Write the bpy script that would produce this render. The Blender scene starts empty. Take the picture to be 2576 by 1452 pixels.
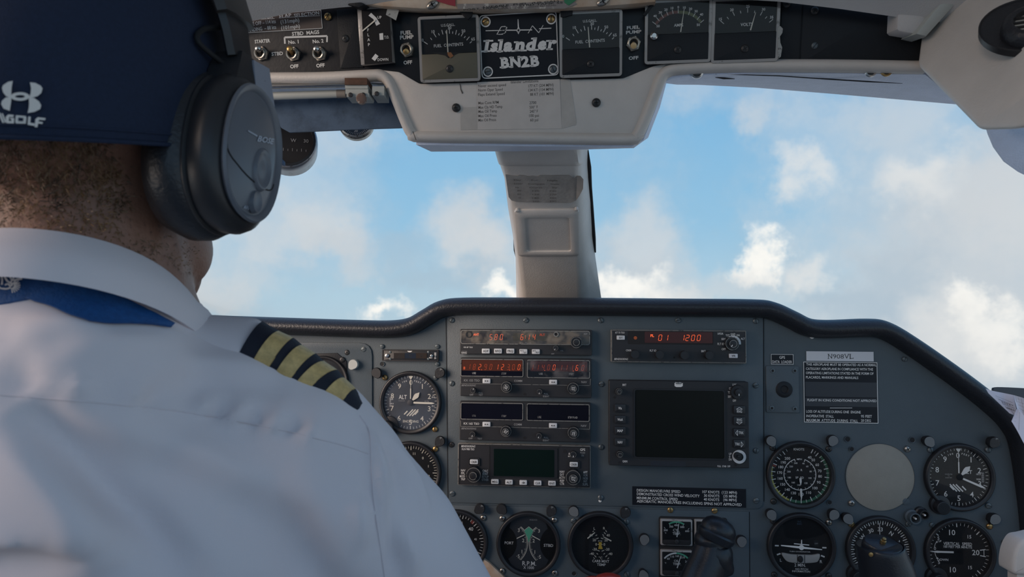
import bpy, bmesh, math, random
import numpy as np
from mathutils import Vector, Matrix, noise
random.seed(7)
sin, cos, pi, R = math.sin, math.cos, math.pi, math.radians
SC = bpy.context.scene
COL = SC.collection
# ------------------------------------------------------------------ camera
F, CX, CY = 1750.0, 1288.0, 726.0            # focal length and centre in pixels of the 2576x1452 frame
CAM = Vector((0.0, 0.0, 1.2))                # between and behind the two pilot seats
cd = bpy.data.cameras.new('camera'); cam = bpy.data.objects.new('camera', cd); COL.objects.link(cam)
cam.location = CAM; cam.rotation_euler = (R(90), 0, 0)
cd.sensor_width = 36.0; cd.lens = F / 2576 * 36.0; cd.clip_start = 0.02; cd.clip_end = 5000
cd.dof.use_dof = True; cd.dof.focus_distance = 0.83; cd.dof.aperture_fstop = 13.0
SC.camera = cam
SC.view_settings.view_transform = 'Standard'; SC.view_settings.look = 'None'
SC.view_settings.gamma = 1.0; SC.view_settings.use_curve_mapping = False
SC.view_settings.exposure = 0.0

def ray(px, py): return Vector(((px - CX) / F, 1.0, (CY - py) / F))
def at(px, py, y): return CAM + ray(px, py) * y

# ------------------------------------------------------------------ sky
def build_world():
    w = bpy.data.worlds.new('sky'); SC.world = w; w.use_nodes = True
    nt = w.node_tree; N = nt.nodes; L = nt.links; N.clear()
    out = N.new('ShaderNodeOutputWorld'); bg = N.new('ShaderNodeBackground')
    L.new(bg.outputs[0], out.inputs[0])
    tc = N.new('ShaderNodeTexCoord'); D = tc.outputs['Generated']
    def math_(op, a, b=None, clamp=False):
        n = N.new('ShaderNodeMath'); n.operation = op; n.use_clamp = clamp
        for i, v in enumerate((a, b)):
            if v is None: continue
            if isinstance(v, (int, float)): n.inputs[i].default_value = v
            else: L.new(v, n.inputs[i])
        return n.outputs[0]
    def vmath(op, a, b=None, scale=None):
        n = N.new('ShaderNodeVectorMath'); n.operation = op
        for i, v in enumerate((a, b)):
            if v is None: continue
            if isinstance(v, tuple): n.inputs[i].default_value = v
            else: L.new(v, n.inputs[i])
        if scale is not None: n.inputs['Scale'].default_value = scale
        return n
    def noise_(vec, sc, det=5, ro=.55):
        n = N.new('ShaderNodeTexNoise'); n.inputs['Scale'].default_value = sc
        n.inputs['Detail'].default_value = det; n.inputs['Roughness'].default_value = ro
        L.new(vec, n.inputs['Vector']); return n
    def ramp(fac, stops):
        n = N.new('ShaderNodeValToRGB'); e = n.color_ramp.elements
        e[0].position, e[0].color = stops[0][0], stops[0][1] + (1,)
        e[1].position, e[1].color = stops[-1][0], stops[-1][1] + (1,)
        for p, c in stops[1:-1]:
            k = e.new(p); k.color = c + (1,)
        L.new(fac, n.inputs[0]); return n.outputs[0]
    def mix(f, a, b):
        n = N.new('ShaderNodeMix'); n.data_type = 'RGBA'
        L.new(f, n.inputs[0])
        for i, v in ((6, a), (7, b)):
            if isinstance(v, tuple): n.inputs[i].default_value = v + (1,)
            else: L.new(v, n.inputs[i])
        return n.outputs[2]
    sep = N.new('ShaderNodeSeparateXYZ'); L.new(D, sep.inputs[0])
    h = math_('ADD', math_('MULTIPLY', sep.outputs[2], .5), .5)          # 0 below, 1 overhead
    sky = ramp(h, [(0.0, (.46, .50, .54)), (0.30, (.48, .54, .60)), (0.41, (.50, .59, .66)), (0.44, (.54, .65, .72)), (.495, (.46, .64, .76)),
                   (.545, (.31, .56, .77)), (.61, (.235, .50, .76)), (.75, (.13, .34, .66)), (1.0, (.07, .22, .54))])
    # small scale turbulence carries the clumpy outlines
    nz = noise_(D, 16, 8, .62)
    warp = vmath('SCALE', vmath('SUBTRACT', nz.outputs['Color'], (.5, .5, .5)).outputs[0], scale=.13)
    P = vmath('ADD', D, warp.outputs[0]).outputs[0]
    col = sky
    # broad cloud decks, all round
    deck = noise_(P, 3.1, 6, .55).outputs[0]
    band = ramp(h, [(.40, (1, 1, 1)), (.50, (.8, .8, .8)), (.58, (.35, .35, .35)), (.7, (.75, .75, .75)), (1, (.85, .85, .85))])
    dm = math_('MULTIPLY', ramp(deck, [(.44, (0, 0, 0)), (.66, (1, 1, 1))]), band)
    dcol = ramp(deck, [(.45, (.45, .56, .66)), (.56, (.62, .66, .70)), (.75, (.80, .78, .76))])
    col = mix(dm, col, dcol)
    def blob(px, py, rx, ry, strength, c, soft=.75):
        nonlocal col
        d = ray(px, py); k = 1 / d.length; d = d * k
        v = vmath('SUBTRACT', P, tuple(d)).outputs[0]
        sx, sz = F / (rx * k), F / (ry * k)
        v = vmath('MULTIPLY', v, (sx, .8 * min(sx, sz), sz)).outputs[0]
        ln = vmath('LENGTH', v).outputs['Value']
        mr = N.new('ShaderNodeMapRange'); mr.interpolation_type = 'SMOOTHSTEP'
        L.new(ln, mr.inputs[0]); mr.inputs[1].default_value = 1 + soft; mr.inputs[2].default_value = 1 - soft
        mr.inputs[3].default_value = 0; mr.inputs[4].default_value = strength
        col = mix(mr.outputs[0], col, c)
    G1, G2, W1, W2 = (.60, .64, .68), (.70, .71, .72), (.84, .83, .81), (1.02, 1.0, .95)
    GB = (.42, .53, .63)
    for a in [(2450, 640, 260, 270, .8, G1, .6), (2500, 520, 120, 150, .6, G2, .6), (2310, 440, 75, 60, .75, W1, .85),
              (2340, 860, 300, 120, .55, G1), (2150, 775, 130, 45, .6, GB), (2250, 700, 60, 80, .5, GB),
              (2040, 440, 58, 46, .7, W1, .9), (1890, 290, 42, 42, .5, G2, .9), (1740, 235, 70, 40, .35, G2), (2240, 300, 110, 75, .5, G2),
              (1630, 600, 80, 95, .7, G2), (1580, 700, 130, 60, .6, G1), (1600, 722, 75, 38, .95, W2), (1535, 715, 35, 38, .9, W2),
              (1700, 745, 70, 30, .7, W1), (1930, 640, 48, 60, 1, W2, .5), (1890, 690, 50, 35, .9, W2, .6), (2030, 700, 40, 50, .7, W1),
              (1830, 720, 140, 50, .5, G2), (2440, 770, 34, 50, 1, W2), (2500, 825, 60, 55, .9, W2), (2420, 830, 110, 90, .6, W1),
              (1180, 570, 95, 80, .75, G2), (1230, 640, 70, 70, .6, G2), (1100, 690, 150, 40, .45, GB), (1275, 725, 38, 24, 1, W2),
              (970, 788, 46, 26, 1, W2), (790, 570, 90, 70, .7, G2), (860, 610, 60, 45, .6, G1), (900, 685, 40, 30, .4, G2),
              (640, 590, 40, 70, .35, G2), (900, 350, 80, 40, .3, G2), (560, 740, 120, 40, .5, G2), (1000, 620, 60, 30, .3, GB)]:
        blob(*a)
    L.new(col, bg.inputs[0]); bg.inputs[1].default_value = 1.0
build_world()
sd = bpy.data.lights.new('sun', 'SUN'); sun = bpy.data.objects.new('sun', sd); COL.objects.link(sun)
sd.energy = 3.8; sd.color = (1.0, .78, .62); sd.angle = R(40)       # veiled sun behind the left shoulder
sun.rotation_euler = Vector((1.0, 0.78, -0.33)).to_track_quat('-Z', 'Y').to_euler()

# ------------------------------------------------------------------ materials
MATS = {}
def mat(name, col, rough=.5, metal=0.0, bump=0.0, bscale=300.0, var=0.0, vscale=40.0, col2=None, emit=None, estr=1.0, coat=0.0, spec=.5, wear=None, wscale=60., wlo=.62):
    if name in MATS: return MATS[name]
    m = bpy.data.materials.new(name); m.use_nodes = True; MATS[name] = m
    nt = m.node_tree; N = nt.nodes; L = nt.links; b = N['Principled BSDF']
    b.inputs['Base Color'].default_value = (*col, 1); b.inputs['Roughness'].default_value = rough
    b.inputs['Metallic'].default_value = metal; b.inputs['Coat Weight'].default_value = coat
    b.inputs['Specular IOR Level'].default_value = spec
    tc = N.new('ShaderNodeTexCoord')
    src = None
    if var > 0 or col2 is not None:
        n = N.new('ShaderNodeTexNoise'); n.inputs['Scale'].default_value = vscale; n.inputs['Detail'].default_value = 6; n.inputs['Roughness'].default_value = .6
        L.new(tc.outputs['Object'], n.inputs['Vector'])
        r = N.new('ShaderNodeValToRGB'); e = r.color_ramp.elements
        c2 = col2 or tuple(c * (1 - var) for c in col); c1 = col if col2 else tuple(min(1, c * (1 + var)) for c in col)
        e[0].position, e[0].color = .32, (*c2, 1); e[1].position, e[1].color = .68, (*c1, 1)
        L.new(n.outputs[0], r.inputs[0]); src = r.outputs[0]
    if wear is not None:
        n = N.new('ShaderNodeTexNoise'); n.inputs['Scale'].default_value = wscale; n.inputs['Detail'].default_value = 9; n.inputs['Roughness'].default_value = .7
        L.new(tc.outputs['Object'], n.inputs['Vector'])
        r = N.new('ShaderNodeValToRGB'); e = r.color_ramp.elements
        e[0].position, e[0].color = wlo, (0, 0, 0, 1); e[1].position, e[1].color = wlo + .05, (1, 1, 1, 1)
        L.new(n.outputs[0], r.inputs[0])
        x = N.new('ShaderNodeMix'); x.data_type = 'RGBA'; L.new(r.outputs[0], x.inputs[0])
        if src: L.new(src, x.inputs[6])
        else: x.inputs[6].default_value = (*col, 1)
        x.inputs[7].default_value = (*wear, 1); src = x.outputs[2]
    if src: L.new(src, b.inputs['Base Color'])
    if bump > 0:
        n = N.new('ShaderNodeTexNoise'); n.inputs['Scale'].default_value = bscale; n.inputs['Detail'].default_value = 4
        L.new(tc.outputs['Object'], n.inputs['Vector'])
        bp = N.new('ShaderNodeBump'); bp.inputs['Strength'].default_value = bump; bp.inputs['Distance'].default_value = .001
        L.new(n.outputs[0], bp.inputs['Height']); L.new(bp.outputs[0], b.inputs['Normal'])
    if emit:
        b.inputs['Emission Color'].default_value = (*emit, 1); b.inputs['Emission Strength'].default_value = estr
    return m
def glass_mat(name, tint=(1, 1, 1), refl=.05, rough=.02, dirt_or_sheen=0.0, dcol=(.8, .82, .85), dscale=30.0, dlo=.5, dhi=.8, grazing=.5):
    """A thin clear pane: lets light through, reflects a little more at a grazing view, may carry haze, scratches and a painted reflection."""
    m = bpy.data.materials.new(name); m.use_nodes = True; MATS[name] = m
    nt = m.node_tree; N = nt.nodes; L = nt.links; N.clear()
    out = N.new('ShaderNodeOutputMaterial'); tr = N.new('ShaderNodeBsdfTransparent'); gl = N.new('ShaderNodeBsdfGlossy')
    tr.inputs[0].default_value = (*tint, 1); gl.inputs['Roughness'].default_value = rough
    lw = N.new('ShaderNodeLayerWeight'); lw.inputs[0].default_value = .25
    mu = N.new('ShaderNodeMath'); mu.operation = 'MULTIPLY_ADD'; mu.inputs[1].default_value = grazing; mu.inputs[2].default_value = refl
    L.new(lw.outputs['Fresnel'], mu.inputs[0])
    mx = N.new('ShaderNodeMixShader'); L.new(mu.outputs[0], mx.inputs[0]); L.new(tr.outputs[0], mx.inputs[1]); L.new(gl.outputs[0], mx.inputs[2])
    last = mx
    if dirt_or_sheen > 0:
        df = N.new('ShaderNodeBsdfDiffuse'); df.inputs[0].default_value = (*dcol, 1)
        tc = N.new('ShaderNodeTexCoord'); n = N.new('ShaderNodeTexNoise'); n.inputs['Scale'].default_value = dscale; n.inputs['Detail'].default_value = 8; n.inputs['Roughness'].default_value = .65
        L.new(tc.outputs['Object'], n.inputs['Vector'])
        mr = N.new('ShaderNodeMapRange'); mr.inputs[1].default_value = dlo; mr.inputs[2].default_value = dhi; mr.inputs[3].default_value = 0; mr.inputs[4].default_value = dirt_or_sheen
        L.new(n.outputs[0], mr.inputs[0])
        m2 = N.new('ShaderNodeMixShader'); L.new(mr.outputs[0], m2.inputs[0]); L.new(mx.outputs[0], m2.inputs[1]); L.new(df.outputs[0], m2.inputs[2]); last = m2
    L.new(last.outputs[0], out.inputs[0]); return m

M = dict(
    panel=mat('panel_paint', (.074, .097, .114), .55, bump=.25, bscale=900, col2=(.056, .076, .092), vscale=9, wear=(.13, .15, .16), wscale=70, wlo=.70),
    panel2=mat('panel_paint_plate', (.078, .101, .118), .5, bump=.25, bscale=900, col2=(.060, .080, .096), vscale=12, wear=(.13, .15, .16), wscale=90, wlo=.71),
    black=mat('black_plastic', (.014, .014, .017), .42, bump=.1, bscale=600),
    bmat=mat('black_matte', (.010, .010, .012), .75),
    fascia=mat('fascia_black', (.006, .008, .013), .36, spec=.35, bump=.08, bscale=300, wear=(.05, .05, .06), wscale=45, wlo=.70),
    fascia2=mat('fascia_cover', (.008, .010, .014), .55, spec=.35, bump=.2, bscale=700),
    dial=mat('dial_black', (.0075, .008, .010), .65, spec=.25),
    dialg=mat('dial_slate', (.024, .029, .040), .6),
    rubber=mat('padded_vinyl', (.018, .019, .024), .38, bump=.5, bscale=420, wear=(.06, .06, .065), wscale=80, wlo=.70),
    radio=mat('radio_face', (.018, .018, .021), .5, bump=.12, bscale=700, wear=(.09, .085, .08), wscale=160, wlo=.72),
    radio_edge=mat('radio_edge', (.26, .25, .23), .45, metal=.3, wear=(.06, .06, .06), wscale=220, wlo=.55),
    win=mat('display_window', (.005, .005, .011), .14, spec=.25),
    white=mat('print_white', (.74, .73, .71), .6),
    cream=mat('print_cream', (.74, .70, .60), .6),
    dim=mat('print_dim', (.30, .30, .30), .6),
    dblue=mat('print_dark_blue', (.03, .07, .12), .6),
    green=mat('print_green', (.09, .42, .26), .6),
    dgreen=mat('arc_green', (.035, .13, .075), .6),
    red=mat('arc_red', (.22, .035, .025), .6),
    rust=mat('arc_brown', (.13, .04, .03), .6),
    olive=mat('arc_olive', (.10, .115, .045), .6),
    yellow=mat('arc_yellow', (.45, .40, .10), .6),
    amber=mat('amber_bar', (.55, .36, .04), .5),
    btn=mat('button_white', (.62, .63, .64), .5),
    ink=mat('ink_black', (.02, .02, .02), .7),
    inkg=mat('ink_grey', (.11, .095, .085), .8),
    led=mat('led_orange', (.3, .04, .01), .5, emit=(1.0, .13, .035), estr=1.05),
    ledim=mat('led_orange_dim', (.3, .04, .01), .5, emit=(1.0, .13, .035), estr=.24),
    leddark=mat('led_bar_brown', (.05, .014, .006), .3, emit=(1, .16, .03), estr=.022),
    ledwine=mat('led_bar_wine', (.04, .012, .012), .3, emit=(1, .1, .05), estr=.012),
    chrome=mat('chrome', (.62, .60, .58), .22, metal=1.0),
    steel=mat('screw_steel', (.42, .40, .37), .34, metal=.9, wear=(.12, .10, .08), wscale=400, wlo=.55),
    screwb=mat('screw_black', (.05, .05, .052), .4, metal=.5),
    screwp=mat('screw_painted', (.10, .125, .14), .42, metal=.3, wear=(.35, .33, .3), wscale=300, wlo=.60),
    brass=mat('brass', (.48, .31, .13), .35, metal=.9, wear=(.15, .1, .06), wscale=300, wlo=.6),
    plate=mat('white_trim_plastic', (.62, .575, .535), .5, bump=.25, bscale=500, var=.05, vscale=25, wear=(.40, .33, .27), wscale=30, wlo=.715),
    plate2=mat('white_trim_sky_tint', (.70, .75, .90), .6, bump=.6, bscale=700, var=.05, vscale=60),  # textured white trim, blue sky light on it tinted into the colour
    lin=mat('headliner', (.56, .54, .53), .65, bump=.3, bscale=800, var=.05, vscale=12),
    linrust=mat('headliner_rusty', (.60, .52, .43), .6, bump=.3, bscale=500, col2=(.42, .27, .17), vscale=34),
    bezelw=mat('gauge_frame_clear', (.33, .31, .295), .25, coat=.5, wear=(.16, .15, .14), wscale=120, wlo=.58),
    glass=glass_mat('instrument_glass', refl=.012, grazing=.55),
    glass_reflect=glass_mat('instrument_glass_painted_reflection', refl=.02, dirt_or_sheen=.10, dcol=(.45, .58, .80), dscale=14, dlo=.35, dhi=.7),  # bluish reflection painted on as a patchy diffuse layer
    film=glass_mat('crinkled_clear_film', refl=.05, dirt_or_sheen=.42, dcol=(.45, .38, .30), dscale=60, dlo=.44, dhi=.66, rough=.2),
    film2=glass_mat('clear_film_creased', refl=.05, dirt_or_sheen=.25, dcol=(.45, .42, .42), dscale=45, dlo=.52, dhi=.72, rough=.2),
    screen=mat('radar_screen', (.007, .008, .0065), .25, spec=.25, wear=(.06, .065, .065), wscale=90, wlo=.735),
    screeng=mat('navigator_screen', (.003, .010, .0075), .2, spec=.25, wear=(.05, .08, .08), wscale=60, wlo=.72),
    blank=mat('beige_cover', (.27, .255, .22), .6, bump=.2, bscale=500, var=.05, vscale=50),
    plac=mat('placard_black', (.006, .007, .012), .45, spec=.3),
    placg=mat('placard_tape', (.020, .023, .032), .4),
    placw=mat('placard_white', (.60, .61, .64), .5),
    brown=mat('placard_brown', (.075, .052, .045), .5),
    paper=mat('paper', (.60, .55, .51), .7, var=.05, vscale=50),
    papert=mat('paper_torn', (.38, .345, .315), .85, bump=.4, bscale=300, var=.12, vscale=80),
    paperw=mat('paper_white', (.70, .70, .80), .7),
    visor=glass_mat('visor_tinted', tint=(.06, .11, .18), refl=.05, dirt_or_sheen=.85, dcol=(.085, .125, .19), dscale=40, dlo=.05, dhi=.55, rough=.25),
    redp=mat('red_knob', (.42, .03, .02), .35, coat=.3),
    redt=mat('red_tape', (.30, .025, .04), .5), greent=mat('green_tape', (.03, .20, .09), .5),
    grip=mat('control_grip', (.016, .017, .022), .34, bump=.2, bscale=500, wear=(.05, .05, .055), wscale=60, wlo=.70),
    greyp=mat('grey_paint', (.42, .44, .42), .45, var=.06, vscale=40),
    blockw=mat('bracket_wood', (.10, .045, .025), .6, var=.3, vscale=120),
    amberp=mat('lever_tip', (.55, .38, .18), .3, coat=.3),
    tapeg=mat('scribbled_tape', (.36, .37, .36), .6, wear=(.08, .08, .08), wscale=260, wlo=.57),
    gold=mat('gold_braid', (.66, .45, .18), .55, bump=.5, bscale=900, var=.18, vscale=220),
    navyc=mat('epaulette_navy', (.008, .010, .022), .75, bump=.3, bscale=900),
)
# ------------------------------------------------------------------ frames and things
class Frame:
    def __init__(s, o, u, v):
        s.o = o; s.u = u.normalized(); s.n = s.u.cross(v).normalized(); s.v = s.n.cross(s.u)
    def hit(s, px, py, h=0.0):
        d = ray(px, py); p0 = s.o + s.n * h
        t = (p0 - CAM).dot(s.n) / d.dot(s.n); w = CAM + d * t - s.o
        return w.dot(s.u), w.dot(s.v)
    def world(s, x, y, h=0.0): return s.o + s.u * x + s.v * y + s.n * h
    def mat4(s, x, y, h=0.0, rot=0.0):
        u, v = s.u * cos(rot) + s.v * sin(rot), s.v * cos(rot) - s.u * sin(rot)
        m = Matrix((u, v, s.n)).transposed().to_4x4(); m.translation = s.world(x, y, h); return m
Y0 = 0.884
def _pp(px, py):
    d = ray(px, py); return CAM + d * (Y0 / (1 + .0795 * d.x - .047 * d.z))
PF = Frame(_pp(1288, 1000), Vector((1, -.0795, -.0025)), Vector((.0092, .047, 1)))      # instrument panel
OF = Frame(at(1300, 110, .66), Vector((1, -.117, 0)), Vector((-.044, -.19, 1)))         # overhead fascia

def tag(o, label=None, cat=None, group=None, kind=None):
    if label: o['label'] = label
    if cat: o['category'] = cat
    if group: o['group'] = group
    if kind: o['kind'] = kind
    return o
class Th:
    """A thing: an Empty at its place on a frame; its parts are built in its own metres."""
    def __init__(s, name, label, cat, fr, px, py, h=0.0, group=None, kind=None):
        s.fr = fr; s.x, s.y = fr.hit(px, py, h); s.h = h
        s.o = bpy.data.objects.new(name, None); COL.objects.link(s.o); s.o.empty_display_size = .01
        s.o.matrix_world = fr.mat4(s.x, s.y, h)
        tag(s.o, label, cat, group, kind)
        a = fr.hit(px + 10, py, h); s.s = (a[0] - s.x) / 10          # metres per pixel here
    def p(s, px, py, h=0.0):
        x, y = s.fr.hit(px, py, h + s.h); return x - s.x, y - s.y
_tx = {}
def glyphs(txt, bold, spacing=1.0):
    k = (txt, bold, spacing)
    if k not in _tx:
        c = bpy.data.curves.new('t', 'FONT'); c.body = txt; c.size = 1; c.resolution_u = 2; c.offset = bold; c.space_character = spacing
        c.space_line = .95; c.align_x = 'CENTER'
        o = bpy.data.objects.new('t', c); m = o.to_mesh()
        v = [(q.co.x / .682, q.co.y / .682) for q in m.vertices]; f = [tuple(q.vertices) for q in m.polygons]
        o.to_mesh_clear(); bpy.data.objects.remove(o); bpy.data.curves.remove(c)
        if v:
            xs = [a for a, b in v]; cx = (min(xs) + max(xs)) / 2; v = [(a - cx, b - .5) for a, b in v]
            _tx[k] = (v, f, max(xs) - min(xs))
        else: _tx[k] = ([], [], 1)
    return _tx[k]
def rrect(w, h, r, n=4):
    r = min(r, w / 2 - 1e-6, h / 2 - 1e-6); pts = []
    if r <= 1e-6: return [(w/2, -h/2), (w/2, h/2), (-w/2, h/2), (-w/2, -h/2)]
    for cx, cy, a0 in ((w/2 - r, -h/2 + r, -90), (w/2 - r, h/2 - r, 0), (-w/2 + r, h/2 - r, 90), (-w/2 + r, -h/2 + r, 180)):
        for i in range(n + 1):
            a = R(a0 + 90 * i / n); pts.append((cx + r * cos(a), cy + r * sin(a)))
    return pts
def area2(p): return sum(p[i-1][0] * p[i][1] - p[i][0] * p[i-1][1] for i in range(len(p)))
def inset(pts, d):
    n = len(pts); out = []
    for i in range(n):
        a, b, c = Vector(pts[i-1][:2]), Vector(pts[i][:2]), Vector(pts[(i+1) % n][:2])
        e1, e2 = (b - a), (c - b)
        if e1.length < 1e-9: e1 = e2
        if e2.length < 1e-9: e2 = e1
        e1.normalize(); e2.normalize(); n1, n2 = Vector((-e1.y, e1.x)), Vector((-e2.y, e2.x))
        m = n1 + n2
        if m.length < 1e-6: m = n1.copy()
        m.normalize(); k = d / max(.35, m.dot(n1)); out.append((b.x + m.x * k, b.y + m.y * k))
    return out
def smoothpath(pts, n=6, closed=False):
    """Catmull-Rom through the points (any dimension)."""
    P = [np.array(p, float) for p in pts]; out = []; m = len(P); segs = m if closed else m - 1
    for i in range(segs):
        p1, p2 = P[i % m], P[(i + 1) % m]
        p0 = P[i - 1] if (closed or i > 0) else 2 * p1 - p2
        p3 = P[(i + 2) % m] if (closed or i + 2 < m) else 2 * p2 - p1
        for k in range(n):
            t = k / n; out.append(tuple(.5 * (2*p1 + (p2-p0)*t + (2*p0-5*p1+4*p2-p3)*t*t + (3*p1-p0-3*p2+p3)*t**3)))
    if not closed: out.append(tuple(P[-1]))
    return out
class MB:
    def __init__(s): s.v = []; s.f = []; s.m = []; s.mats = []
    def mi(s, m):
        m = M[m] if isinstance(m, str) else m
        if m not in s.mats: s.mats.append(m)
        return s.mats.index(m)
    def add(s, v, f, m):
        o = len(s.v); s.v += [tuple(x) for x in v]; k = s.mi(m)
        for q in f: s.f.append(tuple(i + o for i in q)); s.m.append(k)
    def loft(s, rings, m, cap0=True, cap1=True, closed=True):
        n = len(rings[0]); v = [p for r in rings for p in r]; f = []
        for i in range(len(rings) - 1):
            for j in range(n if closed else n - 1):
                a, b = i * n + j, i * n + (j + 1) % n; f.append((a, b, b + n, a + n))
        if cap0: f.append(tuple(reversed(range(n))))
        if cap1: f.append(tuple(range((len(rings) - 1) * n, len(rings) * n)))
        s.add(v, f, m)
    def extr(s, pts, z0, z1, m, bev=0.0, mtop=None, back=False):
        if area2(pts) < 0: pts = pts[::-1]
        rings = [[(x, y, z0) for x, y in pts]]
        if bev > 0:
            ins = inset(pts, bev); ins2 = inset(pts, bev * .3)
            rings += [[(x, y, z1 - bev) for x, y in pts], [(x, y, z1 - bev * .3) for x, y in ins2], [(x, y, z1) for x, y in ins]]
        else: rings += [[(x, y, z1) for x, y in pts]]
        s.loft(rings, m, cap0=back, cap1=mtop is None)
        if mtop is not None:
            s.add(rings[-1], [tuple(range(len(pts)))], mtop)
    def rbox(s, cx, cy, w, h, r, z0, z1, m, bev=0.0, mtop=None, rot=0.0, back=False):
        pts = rrect(w, h, r)
        if rot: pts = [(x * cos(rot) - y * sin(rot), x * sin(rot) + y * cos(rot)) for x, y in pts]
        s.extr([(x + cx, y + cy) for x, y in pts], z0, z1, m, bev, mtop, back)
    def frame(s, cx, cy, w, h, r, t, z0, z1, m, n=4, bev=0.0):
        """a rectangular ring of width t"""
        o = [(x + cx, y + cy) for x, y in rrect(w, h, r, n)]; i = [(x + cx, y + cy) for x, y in rrect(w - 2*t, h - 2*t, max(r - t, 1e-5), n)]
        if len(i) != len(o): i = inset(o, t)
        s.loft([[(x, y, z0) for x, y in o], [(x, y, z1) for x, y in o], [(x, y, z1) for x, y in i], [(x, y, z0) for x, y in i]], m, False, False)
    def lathe(s, prof, m, n=32, cx=0, cy=0, cap0=False, cap1=False, sx=1, sy=1):
        s.loft([[(cx + r * sx * cos(2*pi*i/n), cy + r * sy * sin(2*pi*i/n), z) for i in range(n)] for r, z in prof], m, cap0, cap1)
    def disc(s, cx, cy, r, z, m, n=32): s.add([(cx + r*cos(2*pi*i/n), cy + r*sin(2*pi*i/n), z) for i in range(n)], [tuple(range(n))], m)
    def cyl(s, cx, cy, r, z0, z1, m, n=20, bev=0.0, mtop=None):
        s.extr([(cx + r*cos(2*pi*i/n), cy + r*sin(2*pi*i/n)) for i in range(n)], z0, z1, m, bev, mtop)
    def poly(s, pts, z, m):
        if area2(pts) < 0: pts = pts[::-1]
        s.add([(x, y, z) for x, y in pts], [tuple(range(len(pts)))], m)
    def quad(s, a, b, w, z, m, w2=None):
        a, b = Vector(a), Vector(b); d = (b - a)
        if d.length < 1e-9: return
        d.normalize(); n = Vector((-d.y, d.x)); w2 = w if w2 is None else w2
        s.poly([tuple(a - n*w/2), tuple(b - n*w2/2), tuple(b + n*w2/2), tuple(a + n*w/2)], z, m)
    def line(s, pts, w, z, m):
        for a, b in zip(pts, pts[1:]): s.quad(a, b, w, z, m)
    def arc(s, cx, cy, r0, r1, a0, a1, z, m, n=24, ex=1):
        """clock angles, degrees from the top, clockwise"""
        P = [(cx + r*ex*sin(R(a)), cy + r*cos(R(a)), z) for k in range(n + 1) for a in (a0 + (a1-a0)*k/n,) for r in (r0, r1)]
        f = [(2*k, 2*k+2, 2*k+3, 2*k+1) if a1 < a0 else (2*k, 2*k+1, 2*k+3, 2*k+2) for k in range(n)]
        s.add(P, f, m)
    def tick(s, cx, cy, a, r0, r1, w, z, m, ex=1):
        s.quad((cx + r0*ex*sin(R(a)), cy + r0*cos(R(a))), (cx + r1*ex*sin(R(a)), cy + r1*cos(R(a))), w, z, m)
    def text(s, t, x, y, cap, z, m, w=None, rot=0.0, bold=0.012, shear=0.0, al='c', sp=1.0):
        V, Fc, wd = glyphs(t, bold, sp)
        if not V: return
        sx = cap if w is None else w / wd
        dx = {'c': 0, 'l': wd / 2 * sx, 'r': -wd / 2 * sx}[al]
        c, sn = cos(rot), sin(rot); out = []
        for a, b in V:
            X, Y = (a + shear * b) * sx + dx, b * cap
            out.append((x + X*c - Y*sn, y + X*sn + Y*c, z))
        s.add(out, Fc, m)
    def box(s, lo, hi, m):
        x0, y0, z0 = lo; x1, y1, z1 = hi
        s.add([(x0,y0,z0),(x1,y0,z0),(x1,y1,z0),(x0,y1,z0),(x0,y0,z1),(x1,y0,z1),(x1,y1,z1),(x0,y1,z1)],
              [(3,2,1,0),(4,5,6,7),(0,1,5,4),(1,2,6,5),(2,3,7,6),(3,0,4,7)], m)
    def tube(s, path, r, m, n=10, caps=True, flat=1.0, up=None):
        P = [Vector(p) for p in path]; rings = []
        rr = r if isinstance(r, (list, tuple)) else [r] * len(P)
        prev = None
        for i, p in enumerate(P):
            t = (P[min(i+1, len(P)-1)] - P[max(i-1, 0)]).normalized()
            ref = up or (prev if prev is not None else (Vector((0, 0, 1)) if abs(t.z) < .9 else Vector((1, 0, 0))))
            a = (ref - t * ref.dot(t)).normalized(); b = t.cross(a); prev = a
            rings.append([tuple(p + a * (rr[i]*flat*cos(2*pi*k/n)) + b * (rr[i]*sin(2*pi*k/n))) for k in range(n)])
        s.loft(rings, m, caps, caps)
    def build(s, name, parent=None, label=None, cat=None, group=None, kind=None, smooth=40, subsurf=0, world=None):
        me = bpy.data.meshes.new(name); me.from_pydata(s.v, [], s.f)
        for m in s.mats: me.materials.append(m)
        me.polygons.foreach_set('material_index', s.m)
        if smooth:
            me.polygons.foreach_set('use_smooth', [True] * len(s.f)); me.set_sharp_from_angle(angle=R(smooth))
        me.update()
        o = bpy.data.objects.new(name, me); COL.objects.link(o)
        if parent is not None: o.parent = parent.o if isinstance(parent, Th) else parent
        if world is not None: o.matrix_world = world
        if subsurf:
            md = o.modifiers.new('s', 'SUBSURF'); md.levels = md.render_levels = subsurf
        return tag(o, label, cat, group, kind)
def copy_mesh(src, name, parent, x, y, z=0.0, rot=0.0, label=None):
    o = src.copy(); o.name = name; COL.objects.link(o)
    o.parent = parent.o if isinstance(parent, Th) else parent
    o.location = (x, y, z); o.rotation_euler = (0, 0, rot)
    return o
# crops of the photograph -> frame pixels (measuring only)
def crop(x0, y0, sc): return lambda x, y: (x0 + x / sc, y0 + y / sc)
KA, KB, KC, KD = crop(560, 0, 4.034), crop(980, 0, 3.7235), crop(1560, 0, 4.84), crop(1960, 0, 3.156)
KL, KR1, KR2 = crop(860, 720, 3.63), crop(1130, 800, 6.6), crop(1130, 1000, 5.808)
KT, KW, KP = crop(1500, 800, 6.133), crop(1500, 930, 5.186), crop(1880, 740, 4.034)
K5, K6, K7, K8 = crop(1140, 1180, 4.954), crop(1560, 1200, 5.761), crop(1880, 1080, 3.902), crop(2200, 1080, 3.904)

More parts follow.
